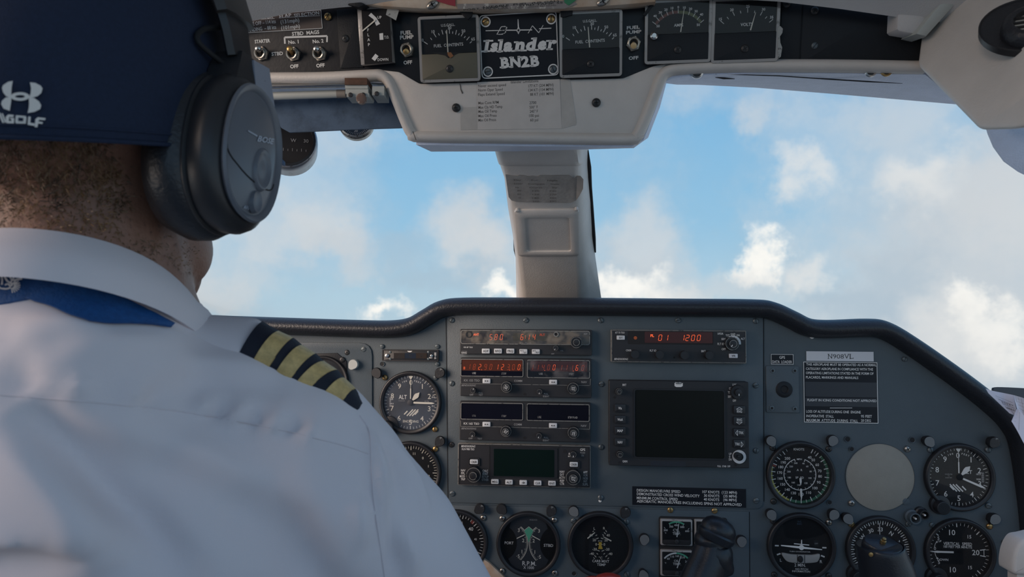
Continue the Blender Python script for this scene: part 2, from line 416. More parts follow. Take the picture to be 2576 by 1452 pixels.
# reusable small hardware ------------------------------------------------
def screw_mesh(name, m, r, slot='slot', dome=.45):
    b = MB(); h = r * dome
    b.lathe([(r, -r*.3), (r, h*.35), (r*.86, h*.75), (r*.55, h*.96), (r*.5, h)], m, 18, cap1=True)
    zt = h + r*.02; w = r * .2
    for a in ((0,) if slot == 'slot' else (0, 90)):
        L = r*.92 if slot == 'slot' else r*.52
        b.quad((-L*cos(R(a)), -L*sin(R(a))), (L*cos(R(a)), L*sin(R(a))), w * (1 if slot == 'slot' else 1.3), zt, 'bmat')
    o = b.build(name); COL.objects.unlink(o); return o
SCR = dict(
    slot=screw_mesh('screw', 'screwp', .0036), steel=screw_mesh('screw', 'steel', .0038, 'cross', .6), brass=screw_mesh('screw', 'brass', .0036),
    black=screw_mesh('screw', 'screwb', .0036, 'cross'), tiny=screw_mesh('screw', 'screwp', .0030), head=screw_mesh('screw', 'screwb', .0040, 'cross', .7))
def screw(t, px, py, kind='slot', rot=None, h=0.0, s=1.0, name='screw'):
    x, y = t.p(px, py, h)
    o = copy_mesh(SCR[kind], name, t, x, y, h, random.uniform(0, pi) if rot is None else R(rot)); o.scale = (s, s, s); return o
# ------------------------------------------------------------------ instrument panel
panel = Th('instrument_panel', 'grey painted instrument panel spanning the cockpit under the black padded glareshield', 'instrument panel', PF, 1288, 1000)
def P2(pts, h=0.0): return [panel.p(x, y, h) for x, y in pts]
SHEET = [(150, 812), (900, 826), (1010, 826), (1055, 812), (1090, 786), (1125, 774), (1500, 772), (1900, 776), (1945, 786), (2000, 812), (2050, 826), (2190, 824),
         (2230, 835), (2310, 886), (2470, 1005), (2530, 1060), (2560, 1110), (2590, 1300), (2640, 1640), (2640, 2600), (150, 2600)]
b = MB(); b.extr(P2(SHEET), -.012, 0, 'panel', back=True); b.build('panel_sheet', panel)
H1 = .0016
def plate(name, pts, m='panel2', h=H1, bev=.0006):
    b = MB(); b.extr(P2(pts), 0, h, m, bev); return b.build(name, panel)
def rounded(pts, r, n=4):
    out = []
    for i, p in enumerate(pts):
        if isinstance(p[-1], str): out.append(p[:2]); continue
        a, b_, c = Vector(pts[i-1][:2]), Vector(p), Vector(pts[(i+1) % len(pts)][:2])
        d1, d2 = (a - b_).normalized(), (c - b_).normalized(); s, e = b_ + d1 * r, b_ + d2 * r
        for k in range(n + 1):
            t = k / n; q = s * (1-t)**2 + b_ * 2*t*(1-t) + e * t*t; out.append(tuple(q))
    return out
plate('radio_plate', rounded([(1125, 790, 'x'), (1919, 793, 'x'), (1919, 1281), (1130, 1264, 'x')], 22))
plate('pilot_plate', rounded([(420, 858, 'x'), (937, 863), (940, 2200, 'x'), (420, 2200, 'x')], 32), 'panel2', .0022)
plate('engine_plate', [(1010, 1268), (1884, 1287), (1888, 2200), (1010, 2200)], 'panel', .0010)
for pts in ([(1885, 1288), (1891, 2200)], [(1122, 800), (1127, 1264)], [(1921, 797), (1922, 1262)]):
    b = MB(); b.line(P2(pts), .0009, .0003, 'bmat'); b.build('seam', panel)
for px, py, k in [(1137, 806, 'slot'), (1323, 806, 'slot'), (1511, 806, 'slot'), (1706, 806, 'slot'), (1901, 808, 'slot'), (1137, 965, 'slot'), (1138, 1242, 'slot'), (1511, 1252, 'slot'),
                  (1903, 1260, 'slot'), (1512.5, 1125, 'slot'), (1513, 966.6, 'slot'), (1901, 970, 'slot'), (1902, 1134, 'slot'), (1136, 1119, 'black'),  # last one black: the shadow over that screw is put in its colour
                  (915, 879, 'slot'), (873.6, 887, 'black')]: screw(panel, px, py, k, h=H1)
for px, py, k in [(968, 950, 'brass'), (1095.5, 951, 'tiny'), (1094, 1080, 'brass'), (1095, 1130, 'brass'), (961, 872, 'tiny'), (1100, 872, 'tiny'), (1100, 916, 'tiny'),
                  (*K5(375, 608), 'steel'), (*K5(612, 615), 'steel'), (*K5(1262, 635), 'steel'), (*K5(612, 1270), 'steel'), (*K5(1265, 1293), 'steel'), (*K5(1500, 648), 'slot'),
                  (*K5(2160, 660), 'slot'), (*K5(2165, 1310), 'slot'), (*K5(490, 1322), 'brass'), (*K6(728, 480), 'brass'), (*K6(1370, 490), 'brass'),
                  (*K7(250, 185), 'black'), (*K7(800, 195), 'black'), (*K7(1570, 195), 'steel'), (*K7(1022, 725), 'steel'), (*K7(258, 710), 'black'), 
                  (*K7(255, 905), 'black'), (*K7(800, 915), 'steel'), (*K7(1580, 930), 'tiny'), (*K7(265, 1430), 'black'), (*K7(800, 1440), 'black'), (*K7(1025, 935), 'brass'),
                  (*K8(550, 203), 'slot'), (*K8(1115, 203), 'slot'), (*K8(1120, 750), 'slot'), (*K8(330, 935), 'tiny'), (*K8(565, 940), 'tiny'), (*K8(1130, 955), 'brass'), (*K8(1283, 1113), 'slot'),
                  (2276, 904, 'tiny')]: screw(panel, px, py, k, h=.001)
for px, py, r in [(962, 916, 5), (*K5(1507, 1300), 5), (*K7(803, 718), 5), (*K7(980, 97), 6), (*K7(1020, 195), 5), (*K8(365, 105), 6)]:
    b = MB(); x, y = panel.p(px, py); r *= panel.s
    b.lathe([(r*1.25, .0010), (r*1.2, .0016), (r, .0013), (r*.95, .0009)], 'panel2', 16, x, y); b.disc(x, y, r, .0011, 'bmat', 16); b.build('rivet_hole', panel)
b = MB(); x, y = panel.p(*K5(1830, 393)); b.cyl(x, y, .002, 0, .0022, 'white', 10, .0005); b.cyl(*panel.p(2042, 847), .0028, 0, .002, 'white', 10, .0005)
b.build('paint_dab', panel, kind='stuff')
def lamp_mesh(m, mt):
    """eyebrow lamp: a drum whose hood runs to a beak on one side (+x)"""
    b = MB(); r = .0064
    out = [(r*cos(R(a)), r*sin(R(a))) for a in range(50, 311, 20)]; beak = [(r*1.12, -r*.42), (r*1.26, 0), (r*1.12, r*.42)]
    pts = out + beak
    b.loft([[(x*.8, y*.8, 0) for x, y in pts], [(x*.8, y*.8, .004) for x, y in pts], [(x, y, .005) for x, y in pts], [(x, y, .0088) for x, y in pts], [(x*.9, y*.9, .0100) for x, y in pts]], m, True, False)
    b.add([(x*.9, y*.9, .0100) for x, y in pts], [tuple(range(len(pts)))], mt)
    o = b.build('eyebrow_lamp'); COL.objects.unlink(o); return o
mat('lamp_top_chipped', (.02, .02, .022), .45, bump=.3, wear=(.17, .18, .18), wscale=150, wlo=.52)
mat('lamp_top_grey', (.145, .155, .16), .5, wear=(.03, .03, .03), wscale=110, wlo=.70)
LM = {k: lamp_mesh(*v) for k, v in dict(k=('black', MATS['lamp_top_chipped']), g=('black', MATS['lamp_top_grey']), l=('greyp', 'greyp'), b=('black', 'screwb')).items()}
for px, py, tx, ty, k in [(888, 917, 860, 960, 'l'), (946, 938, 960, 960, 'b'), (1106, 938, 1090, 960, 'k'), (1106, 1111, 1090, 1135, 'k'),
                      (*K5(330, 500), 1170, 1310, 'k'), (*K5(600, 505), 1290, 1310, 'b'), (*K5(1225, 525), 1370, 1320, 'k'), (*K5(1500, 530), 1470, 1320, 'g'), (*K5(2150, 545), 1560, 1320, 'k'),
                      (*K5(2385, 880), 1610, 1420, 'g'), (*K5(2375, 1335), 1600, 1390, 'g'), (*K6(1765, 935), 1866, 1380, 'g'),
                      (*K7(235, 115), 1960, 1150, 'g'), (*K7(845, 112), 2080, 1140, 'g'), (*K7(238, 840), 1960, 1330, 'g'), (*K7(855, 840), 2075, 1330, 'g'), (*K7(990, 880), 2150, 1330, 'g'),
                      (*K8(540, 122), 2360, 1140, 'g'), (*K8(1185, 130), 2480, 1140, 'k'), (*K8(1190, 885), 2480, 1330, 'g')]:
    x, y = panel.p(px, py, .0104)
    copy_mesh(LM[k], 'eyebrow_lamp', panel, x, y, .0005, math.atan2(-(ty - py), tx - px))
for px, py, s in [(*K8(405, 880), 1.0), (*K8(495, 845), .85)]:
    b = MB(); x, y = panel.p(px, py, .012)
    b.lathe([(.0085*s, 0), (.0085*s, .004), (.0066*s, .005), (.0066*s, .012), (.0050*s, .012), (.0048*s, .006)], 'panel2' if s == 1 else 'black', 18, x, y)
    b.disc(x, y, .005*s, .006, 'bmat', 16); b.cyl(x, y, .0011, .006, .0125, 'white', 8)
    b.build('socket', panel)
# small lettering rubbed into the seams of the centre plate
# ------------------------------------------------------------------ glareshield
gs = Th('glareshield', 'black vinyl padded roll and deck along the top edge of the instrument panel', 'glareshield', PF, 1288, 775)
GP = [(120, 808), (320, 811), (533, 815), (717, 821), (900, 827), (985, 828), (1035, 820), (1075, 798), (1112, 778), (1165, 771), (1320, 771), (1500, 772), (1700, 774), (1890, 776), (1940, 782), (1990, 804), (2030, 823), (2080, 828),
      (2180, 825), (2225, 832), (2290, 870), (2400, 947), (2490, 1017), (2540, 1068), (2566, 1130), (2590, 1300), (2604, 1500), (2630, 1800), (2640, 2600)]
gp3 = []
for x, y in smoothpath(GP, 5):
    a, c = gs.p(x, y, .002); gp3.append((a, c, .002))
b = MB(); b.tube(gp3, .0113, 'rubber', 20, flat=1.9, up=Vector((0, 0, 1))); b.build('padded_roll', gs)
b = MB(); n = len(gp3)
V = [(x, y + .004, -.006) for x, y, z in gp3] + [(x, y - .006, -.26) for x, y, z in gp3] + [(x, y - .010, -.006) for x, y, z in gp3] + [(x, y - .016, -.26) for x, y, z in gp3]
b.add(V, [(i, i+1, n+i+1, n+i) for i in range(n-1)] + [(2*n+i+1, 2*n+i, 3*n+i, 3*n+i+1) for i in range(n-1)], 'rubber'); b.build('deck', gs)
# ------------------------------------------------------------------ round instruments
def gauge(name, label, px, py, rpx, dial='dial', gl='glass', deep=.0075, inner=.865, cat='gauge'):
    """bezel ring, recessed dial, cover glass; px, py, rpx are the bezel front's outline"""
    t = Th(name, label, cat, PF, px, py, .004)
    t.o.matrix_world = PF.mat4(t.x, t.y, 0); t.h = 0; r = rpx * t.s * .985; t.r = r; ri = r * inner
    b = MB(); b.lathe([(r*.985, 0), (r, .001), (r, deep - .002), (r*.985, deep - .0006), (r*.965, deep), (r*.93, deep), (ri*1.012, deep - .0012), (ri, deep - .003), (ri*.99, .0012)], 'black', 56)
    b.build('bezel', t)
    b = MB(); b.disc(0, 0, ri*1.0, .0013, dial, 48); b.build('dial', t)
    b = MB(); b.disc(0, 0, ri*1.003, deep - .0030, gl, 48); b.build('cover_glass', t)
    t.ri = ri; return t
ZD, ZM, ZN = .0013, .00145, .0026
def done(t, b, name='dial_print'): return b.build(name, t, kind='stuff', smooth=0)
def clock(r, a): return r * sin(R(a)), r * cos(R(a))
def ctext(b, t_, r, a, cap, m, **k):
    x, y = clock(r, a); b.text(t_, x, y, cap, ZM, m, **k)
def hand(t, a, prof, m='white', z=ZN, name='pointer'):
    """prof: (distance along, half width) from hub to tip, as fractions of the dial radius"""
    b = MB(); q = t.ri; L = [(d*q, w*q) for d, w in prof]
    pts = [(w, d) for d, w in L] + [(-w, d) for d, w in reversed(L) if w > 0]
    if area2(pts) < 0: pts = pts[::-1]
    b.extr(pts, z, z + .0005, m, back=True); o = b.build(name, t); o.rotation_euler = (0, 0, -R(a)); return o
def hub(t, r, m='dial', z=ZN): b = MB(); b.cyl(0, 0, r*t.ri, ZD, z + .0008, m, 20, .0003); b.build('hub', t)
def corner_knob(t, a, rk, m='black'):
    """the setting knob on its ear at the rim"""
    x, y = clock(t.r*1.0, a); b = MB()
    b.cyl(x, y, rk*1.45, 0, .0055, 'black', 24, .001); b.build('knob_housing', t)
    x, y = clock(t.r*1.05, a); b = MB(); b.cyl(x, y, rk, .0055, .015, m, 20, .001, mtop=M['fascia2']); b.build('knob', t)

def altimeter(t, right):
    r = t.ri; b = MB(); W = 'white' if right else 'cream'
    for i in range(50):
        a = i * 7.2
        if i % 5 == 0: b.tick(0, 0, a, .86*r, .985*r, .022*r, ZM, W)
        else: b.tick(0, 0, a, .90*r, .985*r, .014*r, ZM, 'white')
    for i in range(10):
        ctext(b, str(i), .73*r, i * 36, .18*r, W, bold=.005)
    for a0, s in ((-18, '100'), (18, 'FEET')):
        for k, ch in enumerate(s): ctext(b, ch, .80*r, a0 + (k - (len(s)-1)/2) * 5.2, .058*r, 'white', rot=-R(a0))
    if right:
        b.text('ALT', .30*r, .17*r, .12*r, ZM, 'white')
        for k, s in enumerate(('CALIBRATED', 'TO', '20,000 FEET')): b.text(s, -.32*r, (.08 - .06*k)*r, .03*r, ZM, 'dim')
        x0 = .80*r; b.text('1013', .66*r, .10*r, .055*r, ZM, 'white'); b.text('1020', .66*r, -.07*r, .055*r, ZM, 'white')
    else:
        b.text('ALT', -.30*r, .19*r, .15*r, ZM, 'white', w=.30*r)
        b.text('CALIBRATED', -.34*r, .05*r, .03*r, ZM, 'dim'); b.text('ENCODING', .01*r, -.70*r, .085*r, ZM, W, w=.58*r)
        b.text('1020', -.72*r, .10*r, .045*r, ZM, 'white'); b.text('1013', -.70*r, -.06*r, .045*r, ZM, 'white')
        b.text('IN Hg', .60*r, .05*r, .045*r, ZM, 'dim'); b.text('29.9', .84*r, .20*r, .05*r, ZM, 'white'); b.text('30.1', .84*r, -.12*r, .05*r, ZM, 'white')
    for k in range(11): b.quad(((.76 if right else -.80)*r, (.16 - .032*k)*r), ((.84 if right else -.74)*r, (.16 - .032*k)*r), .008*r, ZM, 'white')
    # striped low altitude flag
    sg = -1 if right else 1
    for k in range(5):
        x0 = (-.20 + .095*k) * r * sg * -1
        xb, xt = (-.24 + .10*k), (-.10 + .09*k)
        top, bot = (-.26 - (.06 if k in (0, 4) else 0)), (-.50 + (.05 if k in (0, 4) else 0))
        b.quad((sg * xb * r, bot*r), (sg * (xb + (top - bot) * .95) * r, top*r), .043*r, ZM, W)
    done(t, b)
    hand(t, 0, [(.13, .018), (.50, .020), (.52, .008), (.86, .008), (.87, .03), (.97, .085)], W, .0024)
    hand(t, 42 if not right else 44, [(.12, .03), (.30, .085), (.36, .085), (.50, .004)] if not right else [(.12, .03), (.30, .085), (.40, .085), (.52, .004)], W, .0031)
    hand(t, 91 if not right else 113, [(.12, .034), (.80, .034), (.90, .010)] if not right else [(.12, .03), (.78, .036), (.92, .004)], W, .0038)
    hub(t, .11, 'dialg' if not right else 'dial', .0040)
ga = gauge('altimeter', 'encoding altimeter beside the pilot epaulette, hands pointing to zero and to the right', 1032, 1013, 79, 'dialg', 'glass_reflect')
altimeter(ga, False); corner_knob(ga, 222, .0085)
ga = gauge('altimeter', 'altimeter with striped flag at the far right, under the sloping glareshield', 2414, 1201, 90, 'dial', 'glass')
altimeter(ga, True); corner_knob(ga, 215, .0078)

# airspeed indicator
t = gauge('airspeed_indicator', 'airspeed indicator with green and yellow arcs and inner ring, right of the radar', 2014, 1195, 88)
r = t.ri; b = MB()
b.arc(0, 0, .90*r, .985*r, 47, 203, ZM - .00008, 'dgreen', 40); b.arc(0, 0, .93*r, .99*r, 203, 286, ZM - .00008, 'yellow', 20); b.arc(0, 0, .84*r, .985*r, 286, 291, ZM - .00005, 'red', 3)
MAJ = {40: 27.6, 50: 40, 60: 57.7, 70: 76.7, 80: 95.2, 90: 113, 100: 133, 110: 156, 120: 178, 130: 200, 140: 219.7, 150: 239.6, 160: 258, 170: 274.8, 180: 291.7, 190: 307, 200: 323.6}
keys = sorted(MAJ)
for k, v in MAJ.items():
    b.tick(0, 0, v, .83*r, .985*r, .028*r, ZM, 'white'); ctext(b, str(k), .68*r, v - (1 if v > 90 else -2), .088*r, 'white')
    if k < 200:
        v2 = (v + MAJ[k + 10]) / 2; b.tick(0, 0, v2, .88*r, .985*r, .016*r, ZM, 'white')
b.tick(0, 0, 34, .88*r, .985*r, .016*r, ZM, 'white'); b.tick(0, 0, 332, .88*r, .985*r, .016*r, ZM, 'white')
b.arc(0, 0, .525*r, .55*r, 20, 340, ZM, 'white', 60); b.tick(0, 0, 19, .46*r, .555*r, .025*r, ZM, 'white'); b.tick(0, 0, -19, .46*r, .555*r, .025*r, ZM, 'white')
for k in range(22): b.tick(0, 0, 33 + k * 14, (.47 if k % 2 else .50)*r, .53*r, .012*r, ZM, 'white')
for s, x, y in (('40', 560, 340), ('60', 600, 370), ('80', 635, 423), ('100', 627, 493), ('120', 584, 548), ('140', 510, 570), ('160', 452, 545), ('180', 412, 493), ('200', 407, 430), ('220', 432, 375), ('240', 480, 338)):
    b.text(s, (x - 522)/310*r, (457 - y)/310*r, .055*r, ZM, 'white')
b.text('KNOTS', -.02*r, .86*r, .075*r, ZM, 'white'); b.text('MPH', -.01*r, .52*r, .06*r, ZM, 'white'); b.text('A  R', -.01*r, .15*r, .07*r, ZM, 'white'); b.text('SP  ED', -.01*r, -.11*r, .07*r, ZM, 'white')
done(t, b); hand(t, 178, [(.12, .035), (.24, .035), (.36, .005)]); hand(t, 178, [(.48, .035), (.72, .035), (.85, .005)]); 

# turn coordinator
t = gauge('turn_coordinator', 'turn coordinator with a small white aeroplane and a slip ball, below the airspeed indicator', 2016, 1376, 88)
r = t.ri; b = MB(); q = 1/310
def tq(x, y): return ((x - 527)*q*r, (1165 - y)*q*r)
for a, c in (((257, 1168), (298, 1168)), ((752, 1174), (795, 1174))): b.quad(tq(*a), tq(*c), .05*r, ZM, 'white')
for a, c in (((277, 1265), (315, 1250)), ((737, 1257), (775, 1272))): b.quad(tq(*a), tq(*c), .05*r, ZM, 'white')
b.text('TURN COORDINATOR', *tq(518, 1224), .04*r, ZM, 'white', w=.70*r); b.text('L', *tq(318, 1320), .10*r, ZM, 'white'); b.text('R', *tq(737, 1322), .10*r, ZM, 'white')
b.text('2 MIN.', *tq(518, 1366), .10*r, ZM, 'white', w=.38*r); b.text('NO PITCH', *tq(535, 1408), .06*r, ZM, 'white', w=.42*r); b.text('INFORMATION', *tq(528, 1432), .06*r, ZM, 'white', w=.60*r)
b.text('D.C.', *tq(520, 905), .05*r, ZM, 'dblue'); b.text('ELEC.', *tq(520, 930), .05*r, ZM, 'dblue')
b.rbox(*tq(690, 1133), .16*r, .2*r, .01*r, ZD, ZM, 'fascia2'); b.text('OFF', *tq(690, 1133), .045*r, ZM + .0001, 'dim')
done(t, b)
b = MB(); pts = smoothpath([(325, 1240), (420, 1250), (527, 1252), (640, 1250), (722, 1240), (705, 1310), (660, 1332), (527, 1342), (400, 1335), (350, 1300)], 3, True)
pp = [tq(*p) for p in pts]; b.extr(pp, ZD, .0035, mat('tube_white', (.42, .41, .39), .25, coat=.5), .0010)
for x in (485, 560): b.quad(tq(x, 1253), tq(x, 1340), .02*r, .0037, 'dial')
b.build('slip_tube', t)
b = MB(); b.lathe([(.095*r*cos(R(a)), .0036 + .002*sin(R(a))) for a in range(0, 90, 15)], 'bmat', 16, *tq(515, 1297), cap1=True, sy=1.25); b.build('slip_ball', t)
b = MB(); y = .0045
b.extr([tq(*p) for p in ((312, 1150), (500, 1157), (527, 1150), (560, 1163), (738, 1182), (738, 1190), (560, 1184), (500, 1180), (312, 1160))], y, y + .0006, 'white', back=True)
b.cyl(*tq(525, 1170), .085*r, y, y + .0008, 'white', 18); b.extr([tq(*p) for p in ((520, 1150), (532, 1150), (532, 1090), (524, 1090))], y, y + .0006, 'white', back=True)
b.extr([tq(*p) for p in ((448, 1128), (605, 1138), (605, 1146), (448, 1137))], y, y + .0006, 'white', back=True); b.build('aeroplane_symbol', t)

# direction indicator
t = gauge('direction_indicator', 'direction indicator half hidden behind the right control grip, with rotating compass card', 2215, 1384, 89)
r = t.ri; b = MB()
for k in range(72): b.tick(0, 0, k*5 + 3, (.84 if k % 2 else .88)*r, .985*r, (.032 if k % 2 else .02)*r, ZM, 'white')
for s, a in (('33', 3), ('N', 36), ('3', 66), ('6', 96), ('E', 126), ('12', 156), ('15', 186), ('S', 216), ('21', 246), ('24', 276), ('W', 306), ('30', 336)): ctext(b, s, .68*r, a, .13*r, 'white', rot=-R(a))
done(t, b); hand(t, 0, [(.25, .009), (.90, .009)], name='lubber_needle'); corner_knob(t, 222, .0085)
# vertical speed
t = gauge('vertical_speed_indicator', 'vertical speed indicator with its needle level at zero, bottom right corner', 2415, 1391, 91)
r = t.ri; b = MB(); q = 1/312
def vq(x, y): return ((x - 845)*q*r, (1210 - y)*q*r)
VS = [(-86 + 172*k/20) for k in range(21)]
for sg in (1, -1):
    for k in range(0, 23):
        a = 270 + sg * (k * 7.9); big = k in (0, 5, 11, 17); b.tick(0, 0, a, (.84 if big else .89)*r, .985*r, (.034 if big else .016)*r, ZM, 'white')
for s, x, y, c in (('5', 641, 1072, .11), ('10', 782, 1007, .175), ('15', 957, 1047, .11), ('20', 1017, 1210, .17), ('15', 957, 1368, .11), ('10', 782, 1397, .175), ('5', 641, 1324, .11), ('0', 603, 1180, .10)):
    b.text(s, *vq(x, y), c*r, ZM, 'white')
b.text('VERTICAL  SPEED', *vq(836, 1125), .10*r, ZM, 'white', w=.93*r); b.text('100 FEET PER MINUTE', *vq(836, 1157), .08*r, ZM, 'white', w=.93*r)
b.text('UP', *vq(655, 1102), .06*r, ZM, 'white'); b.text('DOWN', *vq(680, 1295), .075*r, ZM, 'white')
b.line([vq(*p) for p in ((598, 1165), (606, 1135), (622, 1108))], .016*r, ZM, 'white'); b.line([vq(*p) for p in ((601, 1222), (608, 1255), (622, 1278))], .016*r, ZM, 'white')
b.poly([vq(*p) for p in ((612, 1115), (632, 1120), (628, 1097))], ZM, 'white'); b.poly([vq(*p) for p in ((610, 1280), (632, 1272), (630, 1295))], ZM, 'white')
b.line([vq(*p) for p in ((1060, 1185), (1117, 1175))], .03*r, ZM, 'white'); b.line([vq(*p) for p in ((1060, 1240), (1117, 1250))], .03*r, ZM, 'white'); b.line([vq(1100, 1180), vq(1100, 1245)], .02*r, ZM, 'white')
done(t, b); hand(t, 270, [(.19, .03), (.60, .03), (.72, .036), (.93, .004)][::1]); hand(t, 90, [(0, .03), (.19, .03)], 'dial', .0022, 'counterweight'); corner_knob(t, 222, .0085)
# engine speed
t = gauge('tachometer', 'twin engine speed indicator with a green wedge, left of the carburettor temperature gauge', 1329, 1369, 82, mat('dial_rpm', (.016, .019, .026), .6))
r = t.ri; b = MB(); q = 1/352
def rq(x, y): return ((x - 938)*q*r, (940 - y)*q*r)
for sg in (-1, 1):
    c0 = (938 + sg*480, 950); A = [(c0[0] + 275*cos(R(a))*1.0, c0[1] + 275*sin(R(a))*.9) for a in range(0, 360, 10)]
    # dark cheek where the name of the engine stands
    pts = []
    for a in range(-52, 53, 8): pts.append((938 + sg*350*cos(R(a)), 942 + 350*sin(R(a))))
    for a in range(62, -63, -8): pts.append((938 + sg*(352 - 205*max(0, cos(R(a))))*1.0, 942 + 225*sin(R(a))))
    b.poly([rq(*p) for p in pts], ZM - .0001, mat('cheek_black', (.004, .004, .005), .8, spec=.2))
    curve = smoothpath([(938 + sg*95, 735), (938 + sg*55, 775), (938 + sg*20, 860), (938 + sg*8, 930), (938 + sg*20, 1020), (938 + sg*50, 1090), (938 + sg*95, 1150)], 5)
    b.line([rq(*p) for p in curve], .015*r, ZM, 'cream')
    for i in range(0, len(curve)):
        p0, p1 = Vector(curve[max(0, i-1)]), Vector(curve[min(len(curve)-1, i+1)]); d = (p1 - p0).normalized(); nrm = Vector((-d.y, d.x)); nrm = nrm if nrm.x*sg > 0 else -nrm
        p = Vector(curve[i]); L = 32 if i % 5 == 0 else 20
        b.quad(rq(*p), rq(*(p + nrm*L)), .013*r, ZM, 'cream')
    for s, x, y in (('3', 124, 780), ('2', 66, 905), ('1', 82, 1045), ('·5', 130, 1105)): b.text(s, *rq(938 + sg*(x + (10 if sg > 0 and x > 100 else 0)), y), .12*r, ZM, 'cream')
b.poly([rq(*p) for p in ((942, 730), (1000, 778), (955, 880), (942, 930), (930, 880), (884, 778))], ZM + .00006, 'green')
b.line([rq(*p) for p in ((884, 778), (942, 730), (1000, 778))], .012*r, ZM + .0001, 'cream')
b.text('PORT', *rq(692, 942), .095*r, ZM, 'white', w=.325*r); b.text('STBD', *rq(1193, 958), .095*r, ZM, 'white', w=.34*r)
b.text('R.P.M.', *rq(950, 1190), .145*r, ZM, 'white', w=.50*r); b.text('X 1000', *rq(943, 1243), .095*r, ZM, 'white', w=.385*r); b.text('SN.BE.4175', *rq(1000, 645), .04*r, ZM, 'dim')
done(t, b)
for sg in (-1, 1):
    b = MB(); b.extr([rq(938 + sg*x, y + (10 if sg > 0 else 0)) for x, y in ((45, 822), (52, 838), (150, 885), (146, 872))], ZN, ZN + .0005, 'cream', back=True); b.build('pointer', t)
# carburettor temperature
t = gauge('temperature_gauge', 'carburettor mixture temperature gauge with a yellow bar, in the middle of the bottom row', 1510, 1370, 84)
r = t.ri; b = MB(); q = 1/362
def cq(x, y): return ((x - 1835)*q*r, (953 - y)*q*r)
for s, x, y in (('L', 1762, 762), ('R', 1886, 755), ('40', 1718, 848), ('40', 1937, 843), ('20', 1760, 908), ('20', 1910, 905), ('0', 1784, 962), ('0', 1888, 960), ('-20', 1765, 1024), ('-20', 1926, 1020), ('-40', 1727, 1082), ('-40', 1962, 1076), ('°C', 1840, 1132)):
    b.text(s, *cq(x, y), .085*r, ZM, 'cream')
b.text('CARB MIXT', *cq(1842, 1173), .085*r, ZM, 'white', w=.60*r); b.text('TEMP', *cq(1850, 1217), .085*r, ZM, 'white', w=.31*r)
for x0, y0, x1, y1 in ((1740, 806, 1752, 792), (1905, 780, 1918, 802), (1885, 808, 1905, 828), (1865, 835, 1883, 850), (1776, 852, 1795, 842), (1785, 892, 1815, 880), (1845, 880, 1878, 890), (1808, 920, 1828, 916), (1838, 916, 1860, 920),
                       (1803, 962, 1866, 962), (1798, 1036, 1828, 1046), (1855, 1046, 1885, 1034), (1790, 1075, 1808, 1088), (1878, 1085, 1896, 1072), (1762, 1102, 1785, 1124), (1903, 1118, 1926, 1096), (1750, 1130, 1766, 1146), (1930, 1143, 1946, 1126)):
    b.quad(cq(x0, y0), cq(x1, y1), .022*r, ZM, 'cream')
b.poly([cq(*p) for p in ((1815, 932), (1857, 932), (1852, 975), (1866, 1005), (1866, 1020), (1812, 1020), (1812, 1005), (1820, 975))], ZM + .0001, 'amber')
done(t, b)
for A in ([(1676, 893), (1668, 880), (1764, 805), (1770, 812)], [(1868, 858), (1880, 856), (1980, 903), (1972, 916)]):
    b = MB(); b.extr([cq(*p) for p in A], ZN, ZN + .0005, 'cream', back=True); b.build('pointer', t)
# manifold pressure, half hidden by the sleeve
t = gauge('manifold_pressure_gauge', 'manifold pressure gauge cut off by the white sleeve, left of the engine speed indicator', 1147, 1365, 82)
r = t.ri; b = MB()
for k in range(0, 41):
    a = -150 + k*6.6; v = 10 + k; b.tick(0, 0, a, (.84 if v % 5 == 0 else .88)*r, .98*r, (.028 if v % 5 == 0 else .018)*r, ZM, 'white')
    if v % 5 == 0: ctext(b, str(v), .70*r, a, (.12 if v % 10 == 0 else .07)*r, 'white')
b.arc(0, 0, .85*r, .97*r, 36, 43, ZM - .0001, 'red', 3); b.text('MANIFOLD', 0, .2*r, .1*r, ZM, 'white'); b.text('PRESS', 0, -.2*r, .1*r, ZM, 'white')
done(t, b); hand(t, -60, [(0, .03), (.8, .02), (.85, .004)])
# second left gauge, only its rim shows past the sleeve
t = gauge('suction_gauge', 'gauge with a ticked rim almost hidden behind the shoulder, under the left altimeter', 1032, 1190, 79)
r = t.ri; b = MB()
for k in range(60): b.tick(0, 0, k*6, (.82 if k % 5 == 0 else .88)*r, .98*r, (.026 if k % 5 == 0 else .018)*r, ZM, 'cream')
for k, a in enumerate(range(0, 360, 30)): ctext(b, str(k), .70*r, a + 40, .09*r, 'cream')
done(t, b); hand(t, 300, [(0, .03), (.7, .02), (.75, .004)])
# attitude indicator behind the epaulette
t = gauge('attitude_indicator', 'attitude indicator in a square black flange, mostly hidden behind the gold braided epaulette', 812, 962, 66)
r = t.ri; b = MB(); b.arc(0, 0, .72*r, .98*r, 0, 359.9, ZM, 'dialg', 40)
for k in range(24): b.tick(0, 0, k*15, .82*r, .96*r, .02*r, ZM, 'white')
done(t, b); b = MB(); b.add([(cos(R(a))*.7*r, sin(R(a))*.7*r, .003) for a in range(0, 360, 15)], [tuple(range(24))], 'dialg'); b.build('horizon_ball', t)
b = MB(); x0, y0 = t.p(862, 893); b.extr([t.p(*p) for p in ((760, 890), (850, 888), (874, 908), (876, 960), (876, 1040), (760, 1040))], 0, .0035, 'fascia2', .0006); b.build('flange', t)
screw(t, 861, 905, 'black', h=.0035)
